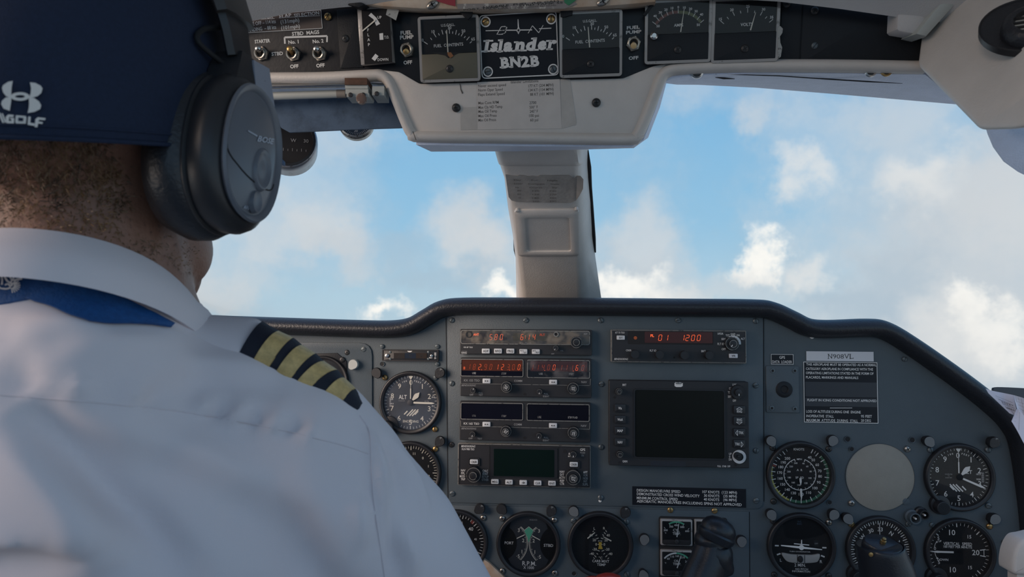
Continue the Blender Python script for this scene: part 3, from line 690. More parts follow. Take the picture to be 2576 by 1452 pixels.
# blanked hole
t = Th('blanking_plate', 'beige round cover plate in an empty instrument hole, between airspeed indicator and altimeter', 'cover plate', PF, *K7(1300, 470))
b = MB(); R0 = 86.5 * t.s
pts = [(R0*cos(R(a)), R0*sin(R(a))) for a in range(-32, 319, 6)]; pts += [(R0*.98*cos(R(-42)), R0*.98*sin(R(-42)))]
b.extr(pts, 0, .0007, 'blank', .0002); b.build('cover', t)
b = MB(); b.lathe([(R0*1.0, 0), (R0*1.0, .0012), (R0*1.006, .0012), (R0*1.012, .0002)], 'panel2', 56); b.build('rim', t)
b = MB(); a = R(-44); b.cyl(R0*1.03*cos(a), R0*1.03*sin(a), .0042, 0, .0009, 'panel', 14, .0003); b.build('ear', t)
# four small engine gauges in a black recess
cl = Th('gauge_cluster_frame', 'black recessed surround holding the small cylinder and oil temperature gauges', 'surround', PF, 1743, 1380)
b = MB(); b.rbox(*cl.p(1743, 1395), 172*cl.s, 190*cl.s, .003, .0008, .0022, 'bmat', .0006); b.build('surround', cl)
def square_gauge(label, x0, y0, x1, y1, kind):
    t = Th('engine_gauge', label, 'gauge', PF, (x0+x1)/2, (y0+y1)/2); s = t.s; w, h = (x1-x0)*s, (y1-y0)*s
    b = MB(); b.rbox(0, 0, w, h, .0016, .0022, .0062, 'bezelw', .0008); b.build('case', t)
    b = MB(); b.rbox(0, -.0*h, w*.89, h*.86, .0008, .006, .0066, 'dial'); b.build('dial', t)
    b = MB(); b.rbox(0, -.36*h, w*.86, h*.2, .002, .0066, .0080, 'bmat', .0005); b.build('lower_cover', t)
    b = MB(); z = .0067; f = lambda x, y: ((x-805)/470*w, (785-y)/380*h); Rr = .40*w; cy = -.02*h
    if kind == 'cyl':
        b.arc(0, -.12*h, .50*h, .56*h, -32, 32, z, 'green', 12)
        for a in (-32, 0, 32): b.tick(0, -.12*h, a, .45*h, .56*h, .012*h, z, 'white')
        for s_, x, y in (('200', 645, 752), ('300', 727, 698), ('400', 800, 676), ('500', 888, 700), ('600', 960, 757)): b.text(s_, *f(x, y), .072*h, z, 'white')
        for a0, a1 in (((622, 710), (640, 730)), ((990, 715), (970, 735))): b.quad(f(*a0), f(*a1), .016*h, z, 'white')
        b.text('CYL', *f(800, 748), .095*h, z, 'white'); b.text('TEMP.', *f(805, 797), .095*h, z, 'white', w=.25*w); b.text('°F', *f(642, 795), .05*h, z, 'white')
        p = (f(808, 845), f(838, 650))
    else:
        g = lambda x, y: ((x-805)/470*w, (1225-y)/380*h); f = g
        b.arc(0, -.22*h, .58*h, .64*h, -50, 0, z, 'white', 12); b.arc(0, -.22*h, .58*h, .64*h, 0, 45, z, 'green', 12)
        for s_, x, y in (('60', 685, 1160), ('110', 742, 1128), ('160', 817, 1117), ('210', 895, 1135), ('260', 960, 1193)): b.text(s_, *g(x, y), .075*h, z, 'white')
        b.text('OIL', *g(803, 1188), .085*h, z, 'white'); b.text('TEMP.', *g(810, 1232), .085*h, z, 'white', w=.25*w); b.text('°F', *g(642, 1225), .05*h, z, 'white')
        b.quad(g(985, 1155), g(968, 1172), .016*h, z, 'white'); p = (g(812, 1290), g(870, 1103))
    b.build('dial_print', t, kind='stuff', smooth=0)
    b = MB(); b.quad(p[0], p[1], .034*w, .0072, 'white', .018*w); b.build('pointer', t)
    b = MB(); b.rbox(0, .06*h, w*.9, h*.74, .0008, .0076, .0078, 'glass'); b.build('cover_glass', t)
    b = MB(); b.cyl(*f(803, 905) if kind == 'cyl' else (0, -.36*h), .0026, .008, .0092, 'screwb', 14, .0004); b.build('adjuster', t)
square_gauge('small cylinder temperature gauge at the left, its needle upright on the green arc', *K6(575, 598), *K6(1037, 975), 'cyl')
square_gauge('small cylinder temperature gauge partly hidden behind the left control grip top', *K6(1065, 603), *K6(1535, 980), 'cyl')
square_gauge('small oil temperature gauge below the left cylinder temperature gauge', *K6(575, 1040), *K6(1037, 1415), 'oil')
square_gauge('small oil temperature gauge hidden behind the shaft of the left control grip', *K6(1065, 1045), *K6(1535, 1420), 'oil')
# ------------------------------------------------------------------ radio stack
ZR = .0100           # how far the faceplates stand out of the panel
def unit(name, label, cat, x0, y0, x1, y1, depth=ZR, edge='radio', bev=.0008, face='radio'):
    cx, cy = (x0+x1)/2, (y0+y1)/2
    t = Th(name, label, cat, PF, cx, cy, depth); t.o.matrix_world = PF.mat4(t.x, t.y, 0); t.h = 0; t.z = depth
    a, c = t.p(x0, y0, depth), t.p(x1, y1, depth); t.w, t.hh = c[0] - a[0], a[1] - c[1]
    b = MB(); b.rbox((a[0]+c[0])/2, (a[1]+c[1])/2, t.w, t.hh, .0012, .0003, depth, edge, bev, mtop=M[face]); b.build('faceplate', t)
    t.f = lambda px, py: t.p(px, py, t.z)
    return t
def rect(t, k, x0, y0, x1, y1):
    a, c = t.f(*k(x0, y0)), t.f(*k(x1, y1)); return (a[0]+c[0])/2, (a[1]+c[1])/2, abs(c[0]-a[0]), abs(a[1]-c[1])
def win(t, k, box, m='win', name='display', rim=None, rt=.0009, h=.0003, r=.0012, film=False):
    x, y, w, h_ = rect(t, k, *box)
    b = MB(); b.rbox(x, y, w, h_, r, t.z - .0004, t.z + h, m, 0); o = b.build(name, t)
    if rim:
        b = MB(); b.frame(x, y, w + 2*rt, h_ + 2*rt, r + rt, rt, t.z - .0003, t.z + .0012, rim); b.build(name + '_rim', t)
    if film:
        b = MB(); b.rbox(x, y, w, h_, r, t.z + .0011, t.z + .0014, film if isinstance(film, str) else 'film'); b.build('clear_film', t)
    return o
SEG = {'0': 'abcdef', '1': 'bc', '2': 'abged', '3': 'abgcd', '4': 'fgbc', '5': 'afgcd', '6': 'afgcde', '7': 'abc', '8': 'abcdefg', '9': 'abfgcd', '-': 'g'}
def seg(b, ch, x, y, w, h, z, m, sh=.16, th=.15):
    t = w * th
    P = lambda X, Y: (x + X*w/2 + Y*h/2*sh, y + Y*h/2)
    E = dict(a=((-1, 1), (1, 1)), d=((-1, -1), (1, -1)), g=((-1, 0), (1, 0)), f=((-1, 1), (-1, 0)), b=((1, 1), (1, 0)), e=((-1, 0), (-1, -1)), c=((1, 0), (1, -1)))
    for s in SEG.get(ch, ''):
        a, c = Vector(P(*E[s][0])), Vector(P(*E[s][1])); d = (c - a) * .09; b.quad(tuple(a + d), tuple(c - d), t, z, m)
def digits(t, b, k, items, hpx, wpx, z, m):
    """items: (char, crop x, crop y, material or None)"""
    for it in items:
        x, y = t.f(*k(it[1], it[2])); mm = it[3] if len(it) > 3 else m
        s = t.s * (k(1, 0)[0] - k(0, 0)[0])
        if it[0] in '.:':
            for yy in ((0,) if it[0] == '.' else (-.14, .2)):
                b.disc(x, y + yy*hpx*s*1.0, wpx*s*.16, z, mm, 8)
        else: seg(b, it[0], x, y, wpx*s, hpx*s, z, mm)
def txt(t, b, k, s, x, y, hc, m='white', wc=None, **kw):
    """s centred at crop point; hc, wc in crop pixels"""
    sc = t.s * (k(1, 0)[0] - k(0, 0)[0]); X, Y = t.f(*k(x, y))
    b.text(s, X, Y, hc*sc, kw.pop('z', t.z + .0003), m, w=None if wc is None else wc*sc, **kw)
def button(t, k, x, y, w, h, lab, m='btn', mt='ink', lw=.7, lh=.42, zz=.0026, lines=None, name='button', mark=None):
    sc = t.s * (k(1, 0)[0] - k(0, 0)[0]); X, Y = t.f(*k(x, y)); z = t.z + zz
    b = MB(); b.rbox(X, Y, w*sc, h*sc, .0008, t.z, z, m, .0004)
    if lines:
        for s, dx, dy in lines: b.text(s, X + dx*sc, Y - dy*sc, h*sc*.30, z + .0001, mt)
    elif lab: b.text(lab, X, Y, h*sc*lh, z + .0001, mt, w=w*sc*lw, bold=.02)
    if mark == 'swap':
        q = w*sc
        b.quad((X-q*.14, Y), (X+q*.14, Y), h*sc*.08, z + .0001, mt)
        for sg in (-1, 1): b.poly([(X+sg*q*.10, Y+h*sc*.18), (X+sg*q*.27, Y), (X+sg*q*.10, Y-h*sc*.18)], z + .0001, mt)
    if mark == 'direct':
        q = w*sc; b.quad((X-q*.22, Y), (X+q*.12, Y), h*sc*.08, z + .0001, mt); b.poly([(X+q*.10, Y+h*sc*.18), (X+q*.25, Y), (X+q*.10, Y-h*sc*.18)], z + .0001, mt)
        b.arc(X-q*.02, Y, h*sc*.18, h*sc*.25, 0, 180, z + .0001, mt, 10); b.quad((X-q*.02, Y+h*sc*.25), (X-q*.02, Y-h*sc*.25), h*sc*.07, z + .0001, mt)
    return b.build(name, t)
def knob(t, k, x, y, rc, tall=.012, inner=None, cap=None, ring='radio_edge', capt=None, ptr=None, rot=0.0, name='knob', m='black'):
    """rc: radius in crop pixels as seen at the front; inner: radius of the centre knob"""
    sc = t.s * (k(1, 0)[0] - k(0, 0)[0]); X, Y = t.p(*k(x, y), t.z + tall); r = rc*sc
    b = MB(); n = 36
    rg = lambda q, z: [(X + q*(1 + (.03 if i % 2 else -.03))*cos(2*pi*i/n), Y + q*(1 + (.03 if i % 2 else -.03))*sin(2*pi*i/n), z) for i in range(n)]
    z1 = t.z + (tall if not inner else tall*.62)
    b.loft([rg(r, t.z), rg(r, z1 - .0008), rg(r*.93, z1)], m, False, True)
    b.lathe([(r*.97, z1 - .0002), (r*.97, z1 + .0002), (r*.90, z1 + .0002)], ring, 28, X, Y)
    o = b.build(name, t); zt = z1; ri = r
    if inner:
        ri = inner*sc; b = MB(); zt = t.z + tall
        b.cyl(X, Y, ri, z1, zt, m, 24, .0005); b.lathe([(ri*.98, zt - .0003), (ri*.98, zt + .0001), (ri*.84, zt + .0001)], ring, 24, X, Y)
        if capt:
            L = capt.split('|')
            for i, s in enumerate(L):
                dy = ((len(L)-1)/2 - i) * ri*.55; b.text(s, X - dy*sin(rot), Y + dy*cos(rot), ri*.42, zt + .00015, 'white', w=ri*1.05, rot=rot)
        b.build('centre_knob', o)
    if ptr is not None:
        b = MB(); b.quad((X + ri*.35*sin(R(ptr)), Y + ri*.35*cos(R(ptr))), (X + ri*.9*sin(R(ptr)), Y + ri*.9*cos(R(ptr))), ri*.22, zt + .0002, 'white'); b.build('index_line', o)
    return o
def hole(t, k, x, y, rc):
    sc = t.s * (k(1, 0)[0] - k(0, 0)[0]); X, Y = t.f(*k(x, y)); b = MB(); b.lathe([(rc*sc*1.2, t.z), (rc*sc*1.15, t.z + .0003), (rc*sc*.9, t.z + .0003), (rc*sc*.85, t.z - .0001)], 'radio', 16, X, Y); b.disc(X, Y, rc*sc, t.z + .00015, 'bmat', 14); b.build('hole', t)
PRN = lambda t, b, n='lettering': b.build(n, t, kind='stuff', smooth=0)

# --- automatic direction finder receiver (top)
t = unit('radio_receiver', 'topmost radio of the centre stack, its window under crinkled film showing 580 and 6:14', 'radio', *KR1(180, 185), *KR1(2370, 625))
k = KR1
win(t, k, (205, 212, 2325, 440), mat('window_stained', (.03, .022, .02), .3, col2=(.12, .10, .085), vscale=70), rim='radio_edge', film=True, r=.002)
b = MB(); digits(t, b, k, [('5', 693, 318), ('8', 778, 318), ('0', 868, 318), ('6', 1210, 318), (':', 1265, 320), ('1', 1312, 318), ('4', 1408, 318)], 92, 38, t.z + .0007, 'led')
b.text('ANT', *t.f(*k(448, 276)), 36*t.s/6.6, t.z + .0007, 'led', w=95*t.s/6.6, bold=.03); b.text('FLT', *t.f(*k(1548, 282)), 34*t.s/6.6, t.z + .0007, 'ledim', w=85*t.s/6.6, bold=.03)
b.build('digits', t, kind='stuff', smooth=0)
b = MB(); b.rbox(*rect(t, k, 1060, 255, 1620, 385), .001, t.z, t.z + .0005, mat('bar_olive', (.085, .066, .038), .35)); b.rbox(*rect(t, k, 395, 250, 640, 385), .001, t.z, t.z + .0005, mat('bar_dark', (.035, .022, .02), .35)); b.rbox(*rect(t, k, 640, 250, 960, 385), .001, t.z, t.z + .0005, mat('bar_violet', (.025, .02, .026), .35)); b.build('display_bar', t)
b = MB(); txt(t, b, k, 'USE', 725, 414, 26, 'white'); txt(t, b, k, 'STBY/TIMER', 1267, 418, 26, 'white', 195); txt(t, b, k, 'ADF', 2262, 265, 28, 'dim', 60, z=t.z + .0016)
txt(t, b, k, 'KR 87 TSO', 317, 488, 22, 'white', 150); txt(t, b, k, 'KING', 248, 577, 26, 'white', 80); b.frame(*rect(t, k, 205, 550, 295, 600), .0004, .00025, t.z, t.z + .0003, 'dim')
for s, x, y in (('OFF', 1720, 597), ('VOL', 1870, 545)): txt(t, b, k, s, x, y, 20, 'dim', 50)
PRN(t, b)
for x, s in ((610, 'ADF'), (812, 'BFO'), (1018, 'FRQ')): button(t, k, x, 549, 130, 80, s)
button(t, k, 1233, 557, 130, 80, '', lines=[('FLT', -24, -14), ('/', 2, 0), ('ET', 32, 18)]); button(t, k, 1440, 559, 130, 80, '', lines=[('SET', -28, -14), ('/', 2, 0), ('RST', 32, 14)])
knob(t, k, 1768, 502, 42, .008, ptr=215); knob(t, k, 2112, 408, 96, .014, inner=56); 
b = MB(); X, Y = t.f(*k(1775, 272)); b.lathe([(.0032, t.z), (.0032, t.z + .003), (.002, t.z + .003), (.0018, t.z + .002)], 'radio_edge', 18, X, Y); b.disc(X, Y, .002, t.z + .0022, 'bmat', 14); X, Y = t.f(*k(330, 275)); b.lathe([(.0042, t.z), (.0042, t.z + .002), (.003, t.z + .002)], 'radio', 18, X, Y); b.build('light_sensor', t)

# --- two navigation / communication radios
def navcom(label, k, y0, y1, lit, ya):
    t = unit('radio_transceiver', label, 'radio', *k(*y0), *k(*y1)); return t
t = unit('radio_transceiver', 'lit radio, second in the stack, reading 122.90 and 123.00 in orange', 'radio', *KR1(188, 660), *KR1(2362, 1330))
win(t, k, (205, 690, 1220, 970), rim='radio_edge'); win(t, k, (1305, 705, 2325, 995), rim='radio_edge', film='film2')
b = MB(); b.rbox(*rect(t, k, 212, 692, 1215, 885), .001, t.z, t.z + .0004, 'leddark'); b.build('display_bar', t)
b = MB(); b.rbox(*rect(t, k, 1350, 715, 2290, 895), .001, t.z, t.z + .0004, 'ledwine'); b.build('display_bar', t)
b = MB(); zd = t.z + .0006
digits(t, b, k, [('1', 330, 808, M['ledim']), ('8', 418, 812, M['ledim']), ('2', 508, 814), ('.', 540, 860), ('9', 605, 814, M['ledim']), ('0', 692, 814, M['ledim']), ('1', 796, 814), ('2', 886, 816), ('3', 983, 816, M['ledim']), ('.', 1006, 866), ('0', 1068, 818, M['ledim']), ('0', 1160, 818)], 88, 33, zd, 'led')
digits(t, b, k, [('1', 1375, 820, M['ledim']), ('1', 1465, 820, M['ledim']), ('4', 1560, 820, M['ledim']), ('.', 1586, 872), ('0', 1652, 822, M['ledim']), ('0', 1742, 822), ('1', 1852, 824, M['ledim']), ('1', 1940, 824, M['ledim']), ('1', 2032, 826, M['ledim']), ('.', 2060, 880), ('6', 2122, 830), ('0', 2218, 830, M['ledim'])], 86, 33, zd, 'led')
X, Y = t.f(*k(252, 832)); b.rbox(X, Y, 30*t.s/6.6, 48*t.s/6.6, .0008, zd - .0001, zd, 'ledim'); b.build('digits', t, kind='stuff', smooth=0)
def com_face(t, k, f, model, labs, lit):
    """the parts both transceivers share; f maps the lit unit's crop points to this unit's"""
    b = MB()
    for s, x, y, w in labs: txt(t, b, k, s, x, y, 32 if lit else 28, 'white', w)
    for s, x, y, w, m in model: txt(t, b, k, s, x, y, 34 if lit else 30, m, w)
    PRN(t, b)
labs = [('USE', 413, 917, 62), ('STBY', 910, 924, 82), ('USE', 1523, 927, 62), ('STBY', 2027, 933, 82)]
com_face(t, k, None, [('KX 155 TSO', 376, 1038, 262, 'dim'), ('COMM', 1145, 1046, 135, 'dim'), ('NAV', 2240, 1066, 90, 'dim')], labs, True)
b = MB(); b.line([t.f(*k(*p)) for p in ((195, 1090), (860, 1098), (1070, 1104), (1960, 1118), (2340, 1122), (2345, 1010))], .0005, t.z + .0003, 'radio_edge'); b.line([t.f(*k(*p)) for p in ((195, 985), (195, 1090))], .0005, t.z + .0003, 'radio_edge'); b.build('trim_line', t, kind='stuff', smooth=0)
b = MB(); txt(t, b, k, 'BENDIX/KING', 325, 1120, 26, 'dim', 235, shear=.25); txt(t, b, k, 'OFF', 370, 1278, 28, 'dim', 62); txt(t, b, k, 'PULL', 525, 1245, 26, 'dim', 70); txt(t, b, k, 'TEST', 525, 1280, 26, 'dim', 70); txt(t, b, k, 'PULL', 1610, 1262, 28, 'dim', 70); txt(t, b, k, 'IDENT', 1610, 1302, 28, 'dim', 100); PRN(t, b)
button(t, k, 622, 1045, 130, 78, '', mark='swap'); button(t, k, 1726, 1064, 130, 78, '', mark='swap')
knob(t, k, 945, 1155, 92, .014, inner=56, capt='PULL|25K', rot=R(-35)); knob(t, k, 2058, 1178, 96, .014, inner=56, capt='PULL|RAD', rot=R(180))
knob(t, k, 392, 1207, 42, .009, ptr=20); knob(t, k, 1500, 1226, 42, .009, ptr=190); hole(t, k, 1257, 1268, 22)
k = KR2
t = unit('radio_transceiver', 'unlit radio third from the top of the stack, both its windows blank and black', 'radio', *k(155, 55), *k(2065, 660))
win(t, k, (180, 82, 1070, 325), rim='radio_edge'); win(t, k, (1145, 98, 2040, 345), rim='radio_edge')
com_face(t, k, None, [('KX 165 TSO', 325, 383, 228, 'white'), ('COMM', 1002, 396, 115, 'dim'), ('NAV', 1965, 415, 78, 'dim')], [('USE', 363, 265, 55), ('STBY', 800, 272, 72), ('USE', 1318, 287, 55), ('STBY/RAD', 1805, 293, 140)], False)
b = MB(); b.line([t.f(*k(*p)) for p in ((170, 425), (740, 430), (940, 438), (1740, 455), (2050, 465), (2055, 370))], .0006, t.z + .0003, 'radio_edge'); b.line([t.f(*k(*p)) for p in ((170, 340), (170, 425))], .0006, t.z + .0003, 'radio_edge'); b.build('trim_line', t, kind='stuff', smooth=0)
b = MB(); txt(t, b, k, 'BENDIX/KING', 288, 455, 24, 'dim', 215, shear=.25); txt(t, b, k, 'OFF', 312, 600, 24, 'dim', 58); txt(t, b, k, 'TEST', 448, 603, 24, 'dim', 70); txt(t, b, k, 'PULL', 1418, 588, 24, 'dim', 65); txt(t, b, k, 'IDENT', 1415, 628, 24, 'dim', 92); PRN(t, b)
button(t, k, 547, 390, 116, 68, '', mark='swap'); button(t, k, 1517, 408, 116, 68, '', mark='swap')
knob(t, k, 824, 505, 80, .014, inner=50, capt='PULL|25K', rot=R(-125)); knob(t, k, 1816, 528, 84, .014, inner=50, capt='PULL|RAD', rot=R(85))
knob(t, k, 340, 540, 38, .009, ptr=190); knob(t, k, 1313, 562, 38, .009, ptr=200); hole(t, k, 1103, 590, 20)
# --- navigator
t = unit('satellite_navigator', 'navigator with a dark green screen at the bottom of the radio stack', 'navigation unit', *k(130, 672), *k(2066, 1330), edge='radio_edge', bev=.0007)
win(t, k, (610, 720, 1580, 1180), 'black', name='screen_bezel', h=.0012)
b = MB(); x, y, w, h = rect(t, k, 655, 748, 1535, 1165); b.rbox(x, y, w, h, .001, t.z, t.z + .0014, 'screeng'); b.build('screen', t)
b = MB(); b.frame(*rect(t, k, 590, 700, 1595, 1300), .001, .0004, t.z, t.z + .0004, 'bmat'); b.frame(*rect(t, k, 150, 690, 585, 1275), .002, .0004, t.z, t.z + .0004, 'bmat'); b.frame(*rect(t, k, 1597, 722, 2046, 1312), .002, .0004, t.z, t.z + .0004, 'bmat'); b.build('panel_groove', t)
b = MB(); txt(t, b, k, 'BENDIX/KING', 280, 714, 28, 'white', 205, shear=.25); txt(t, b, k, 'KLN 90B TSO', 277, 756, 28, 'white', 185)
for i, s in enumerate(('NAV', 'FPL', 'MOD', 'TRIP')): txt(t, b, k, s, (205, 203, 192, 202)[i], 1066 + 43*i, 32, 'white', (66, 58, 76, 66)[i])
for i, s in enumerate(('CALC', 'STAT', 'SETUP', 'OTHER')): txt(t, b, k, s, (528, 527, 526, 526)[i], 1074 + 43*i, 32, 'white' if i < 2 else 'dim', (80, 80, 100, 100)[i])
for i, s in enumerate(('NAV', 'D/T', 'ACTV', 'REF', 'CTR')): txt(t, b, k, s, (1650, 1648, 1648, 1650, 1650)[i], 1086 + 44*i, 32, 'white', (70, 58, 84, 62, 62)[i])
for i, s in enumerate(('APT', 'VOR', 'NDB', 'INT', 'SUPL')): txt(t, b, k, s, 1990, 1094 + 44*i, 32, 'white' if i < 1 else 'dim', (64, 66, 68, 52, 80)[i])
txt(t, b, k, 'GPS', 1950, 764, 34, 'white', 74); txt(t, b, k, 'PUSH', 1950, 810, 26, 'dim', 68); txt(t, b, k, 'ON', 1948, 850, 26, 'dim', 36); txt(t, b, k, 'BRT', 1755, 860, 22, 'white', 36)
b.poly([t.f(*k(*p)) for p in ((1742, 835), (1765, 835), (1753, 800))], t.z + .0003, 'white'); PRN(t, b)
for x, y, s, mk in ((670, 1226, 'MSG', None), (876, 1234, 'ALT', None), (1083, 1240, '', 'direct'), (1294, 1246, 'CLR', None), (1503, 1250, 'ENT', None)): button(t, k, x, y, 108, 66, s, mark=mk)
for x, y in ((365, 937), (1820, 975)):
    b = MB(); b.frame(*rect(t, k, x - 82, y - 60, x + 82, y + 60), .0016, .0012, t.z, t.z + .0022, 'radio'); b.rbox(*rect(t, k, x - 72, y - 50, x + 72, y + 50), .001, t.z, t.z + .0002, 'bmat'); b.build('button_guard', t)
    button(t, k, x, y, 118, 68, 'CRSR', lw=.76)
knob(t, k, 345, 1150, 108, .016, inner=58); knob(t, k, 1812, 1190, 108, .016, inner=60, capt='PULL|SCAN', rot=R(170)); knob(t, k, 1813, 836, 44, .008, ptr=180); hole(t, k, 1690, 788, 24)

# --- transponder
k = KT
t = unit('transponder', 'transponder with a red display reading 01 and 1200, above the radar', 'radio', *k(228, 180), *k(2318, 705), edge='radio_edge', bev=.0005)
b = MB(); b.frame(*rect(t, k, 240, 190, 2310, 695), .0012, .0004, t.z, t.z + .0004, 'radio_edge'); b.build('trim_line', t)
win(t, k, (485, 205, 1805, 415), 'bmat'); b = MB(); b.rbox(*rect(t, k, 745, 212, 1795, 392), .001, t.z, t.z + .0005, mat('bar_maroon', (.022, .006, .005), .3, emit=(1, .1, .05), estr=.012)); b.build('display_bar', t)
zd = t.z + .0007; b = MB(); digits(t, b, k, [('0', 985, 305), ('1', 1080, 305), ('1', 1330, 305), ('2', 1405, 308), ('0', 1492, 308), ('0', 1580, 308)], 88, 46, zd, 'led')
X, Y = t.f(*k(863, 274)); b.text('FL', X, Y, 38*t.s/6.133, zd, 'led', w=55*t.s/6.133, bold=.03); b.build('digits', t, kind='stuff', smooth=0)
b = MB(); b.disc(*t.f(*k(603, 308)), 27*t.s/6.133, zd, mat('reply_lamp', (.12, .035, .01), .4, emit=(1, .2, .04), estr=.1), 16); b.build('reply_lamp', t)
b = MB()
for s, x, y, w, h in (('KT 73 TSO', 366, 228, 145, 26), ('CRSR', 500, 501, 88, 28), ('FLT ID', 876, 505, 102, 30), ('BRT', 1653, 513, 66, 30), ('XPDR', 1913, 244, 92, 30), ('TST', 2026, 270, 62, 30), ('GND', 2108, 252, 74, 30), ('ON', 2186, 268, 48, 30), ('ALT', 2260, 322, 62, 30), ('SBY', 1962, 326, 66, 32), ('FLT ID', 1921, 402, 102, 32), ('OFF', 1965, 482, 62, 32)):
    txt(t, b, k, s, x, y, h, 'white', w)
txt(t, b, k, 'BENDIX/KING', 384, 635, 28, 'white', 212, shear=.25); PRN(t, b)
button(t, k, 376, 304, 126, 66, 'IDT', lw=.42); button(t, k, 2110, 585, 130, 66, 'VFR', lw=.45, m='placw')
for x, y in ((598, 562), (982, 567), (1366, 575), (1750, 575)): knob(t, k, x, y, 66, .011, ring='radio')
o = knob(t, k, 2115, 400, 104, .014, inner=60, ptr=215, m='black')
b = MB(); X, Y = t.f(*k(2108, 390)); b.arc(X, Y, 60*t.s/6.133, 120*t.s/6.133, -100, 100, t.z + .0008, 'btn', 30); b.build('index_ring', t)
hole(t, k, 1205, 612, 16)
# --- weather radar
k = KW
t = unit('weather_radar', 'weather radar with a large blank black screen under the transponder', 'radar', *k(166, 140), *k(1998, 1290), depth=.016, face='radio')
b = MB(); x, y, w, h = rect(t, k, 485, 245, 1685, 1180); b.frame(x, y, w, h, .004, .0016, t.z - .0002, t.z + .0016, 'black', n=4); b.build('screen_bezel', t)
b = MB(); b.rbox(x, y, w - .003, h - .003, .003, t.z, t.z + .0006, 'screen'); b.build('screen', t)
b = MB(); x, y, w, h = rect(t, k, 705, 1190, 1165, 1265); b.rbox(x, y, w, h, .001, t.z, t.z + .0002, 'placg'); b.build('worn_label', t)
b = MB()
for s, x, y, w in (('BRT', 367, 200, 50), ('LOG', 1801, 197, 50), ('ON', 1750, 245, 36), ('TST', 1738, 298, 46), ('SBY', 1739, 352, 46), ('OFF', 1801, 405, 44), ('GAIN', 374, 1197, 62), ('UP', 1747, 1100, 34), ('0', 1740, 1137, 16), ('DN', 1747, 1173, 36), ('PULL  STAB  OFF', 1664, 1262, 165)):
    txt(t, b, k, s, x, y, 28 if s[0] != 'P' else 24, 'white', w)
pts = [t.f(*k(*p)) for p in ((1020, 172), (1020, 215), (1045, 228), (1105, 228), (1128, 215), (1128, 172), (1105, 190), (1045, 190))]; b.poly(pts, t.z + .0003, 'white'); txt(t, b, k, 'Bendix', 1072, 172, 18, 'white', 84)
PRN(t, b)
def tri(b, t, k, P, z, w=.0005):
    Q = [t.f(*k(*p)) for p in P]; b.line(Q + [Q[0]], w, z, 'white')
for y, s, lw in ((500, 'Wx', .33), (648, 'WxA', .50), (794, 'MAP', .50), (943, 'NAV', .45)): button(t, k, 309, y, 146, 104, s, 'black', 'white', lw, .32, zz=.003)
for y, s, dy, tr in ((522, 'RNG', 20, ((1818, 514), (1898, 514), (1858, 488))), (668, 'RNG', -16, ((1818, 682), (1898, 682), (1858, 708))), (820, 'TRK', 0, ((1836, 786), (1836, 858), (1810, 822))), (967, 'TRK', 0, ((1882, 935), (1882, 1008), (1908, 972)))):
    o = button(t, k, 1860, y, 150, 106, '', 'black', 'white', zz=.003); b = MB(); txt(t, b, k, s, 1860 + (22 if y == 820 else -25 if y == 967 else 0), y + dy, 34, 'white', 66, z=t.z + .0031); tri(b, t, k, tr, t.z + .0031); b.build('key_legend', o, kind='stuff', smooth=0)
knob(t, k, 300, 290, 44, .011, inner=28); knob(t, k, 312, 1115, 44, .011, inner=28)
knob(t, k, 1862, 300, 90, .012, inner=48, ptr=180, ring='black')
b = MB(); X, Y = t.f(*k(1862, 1137)); r = 88*t.s/5.186; b.lathe([(r, t.z), (r, t.z + .0014), (r*.6, t.z + .0014)], 'btn', 32, X, Y); b.build('index_ring', t); knob(t, k, 1860, 1140, 48, .010, inner=18, m='black', ring='black')
hole(t, k, 307, 1215, 18); hole(t, k, 1818, 1248, 18); hole(t, k, 240, 362, 16)
# ------------------------------------------------------------------ placards
def placard(name, label, k, box, m='plac', h=.0004, base=H1, rim=None, rt=.0007, r=.0):
    x0, y0 = k(*box[:2]); x1, y1 = k(*box[2:])
    t = Th(name, label, 'placard', PF, (x0+x1)/2, (y0+y1)/2, base); a, c = t.p(x0, y0), t.p(x1, y1); t.z = h; t.f = lambda px, py: t.p(px, py, h)
    b = MB(); b.rbox((a[0]+c[0])/2, (a[1]+c[1])/2, c[0]-a[0], a[1]-c[1], r, 0, h, m); 
    if rim: b.frame((a[0]+c[0])/2, (a[1]+c[1])/2, c[0]-a[0], a[1]-c[1], r, rt, h, h + .0001, rim)
    b.build('plate', t); return t
k = K6; t = placard('speed_placard', 'long black placard listing manoeuvre, cross wind and control speeds, under the radar', k, (176, 136, 1826, 448))
b = MB()
for s, x0, x1, y in (('DESIGN MANOEUVRE SPEED', 238, 875, 204), ('DEMONSTRATED CROSS WIND VELOCITY', 238, 1153, 262), ('MINIMUM CONTROL SPEED', 238, 838, 314), ('AEROBATIC MANOEUVRES INCLUDING SPINS NOT APPROVED', 238, 1757, 378),
                     ('107 KNOTS', 1192, 1438, 219), ('30 KNOTS', 1215, 1438, 274), ('40 KNOTS', 1212, 1436, 329), ('(123 MPH)', 1473, 1692, 226), ('(35 MPH)', 1497, 1690, 281), ('(46 MPH)', 1497, 1688, 334)):
    txt(t, b, k, s, (x0 + x1)/2, y, 38, 'white', x1 - x0, z=.0005, rot=R(-.55))
PRN(t, b)
k = KP; t = placard('limitations_placard', 'large black white-edged limitations placard under the white registration strip', k, (567, 686, 1328, 1314), rim='white', base=.0004)
b = MB(); 
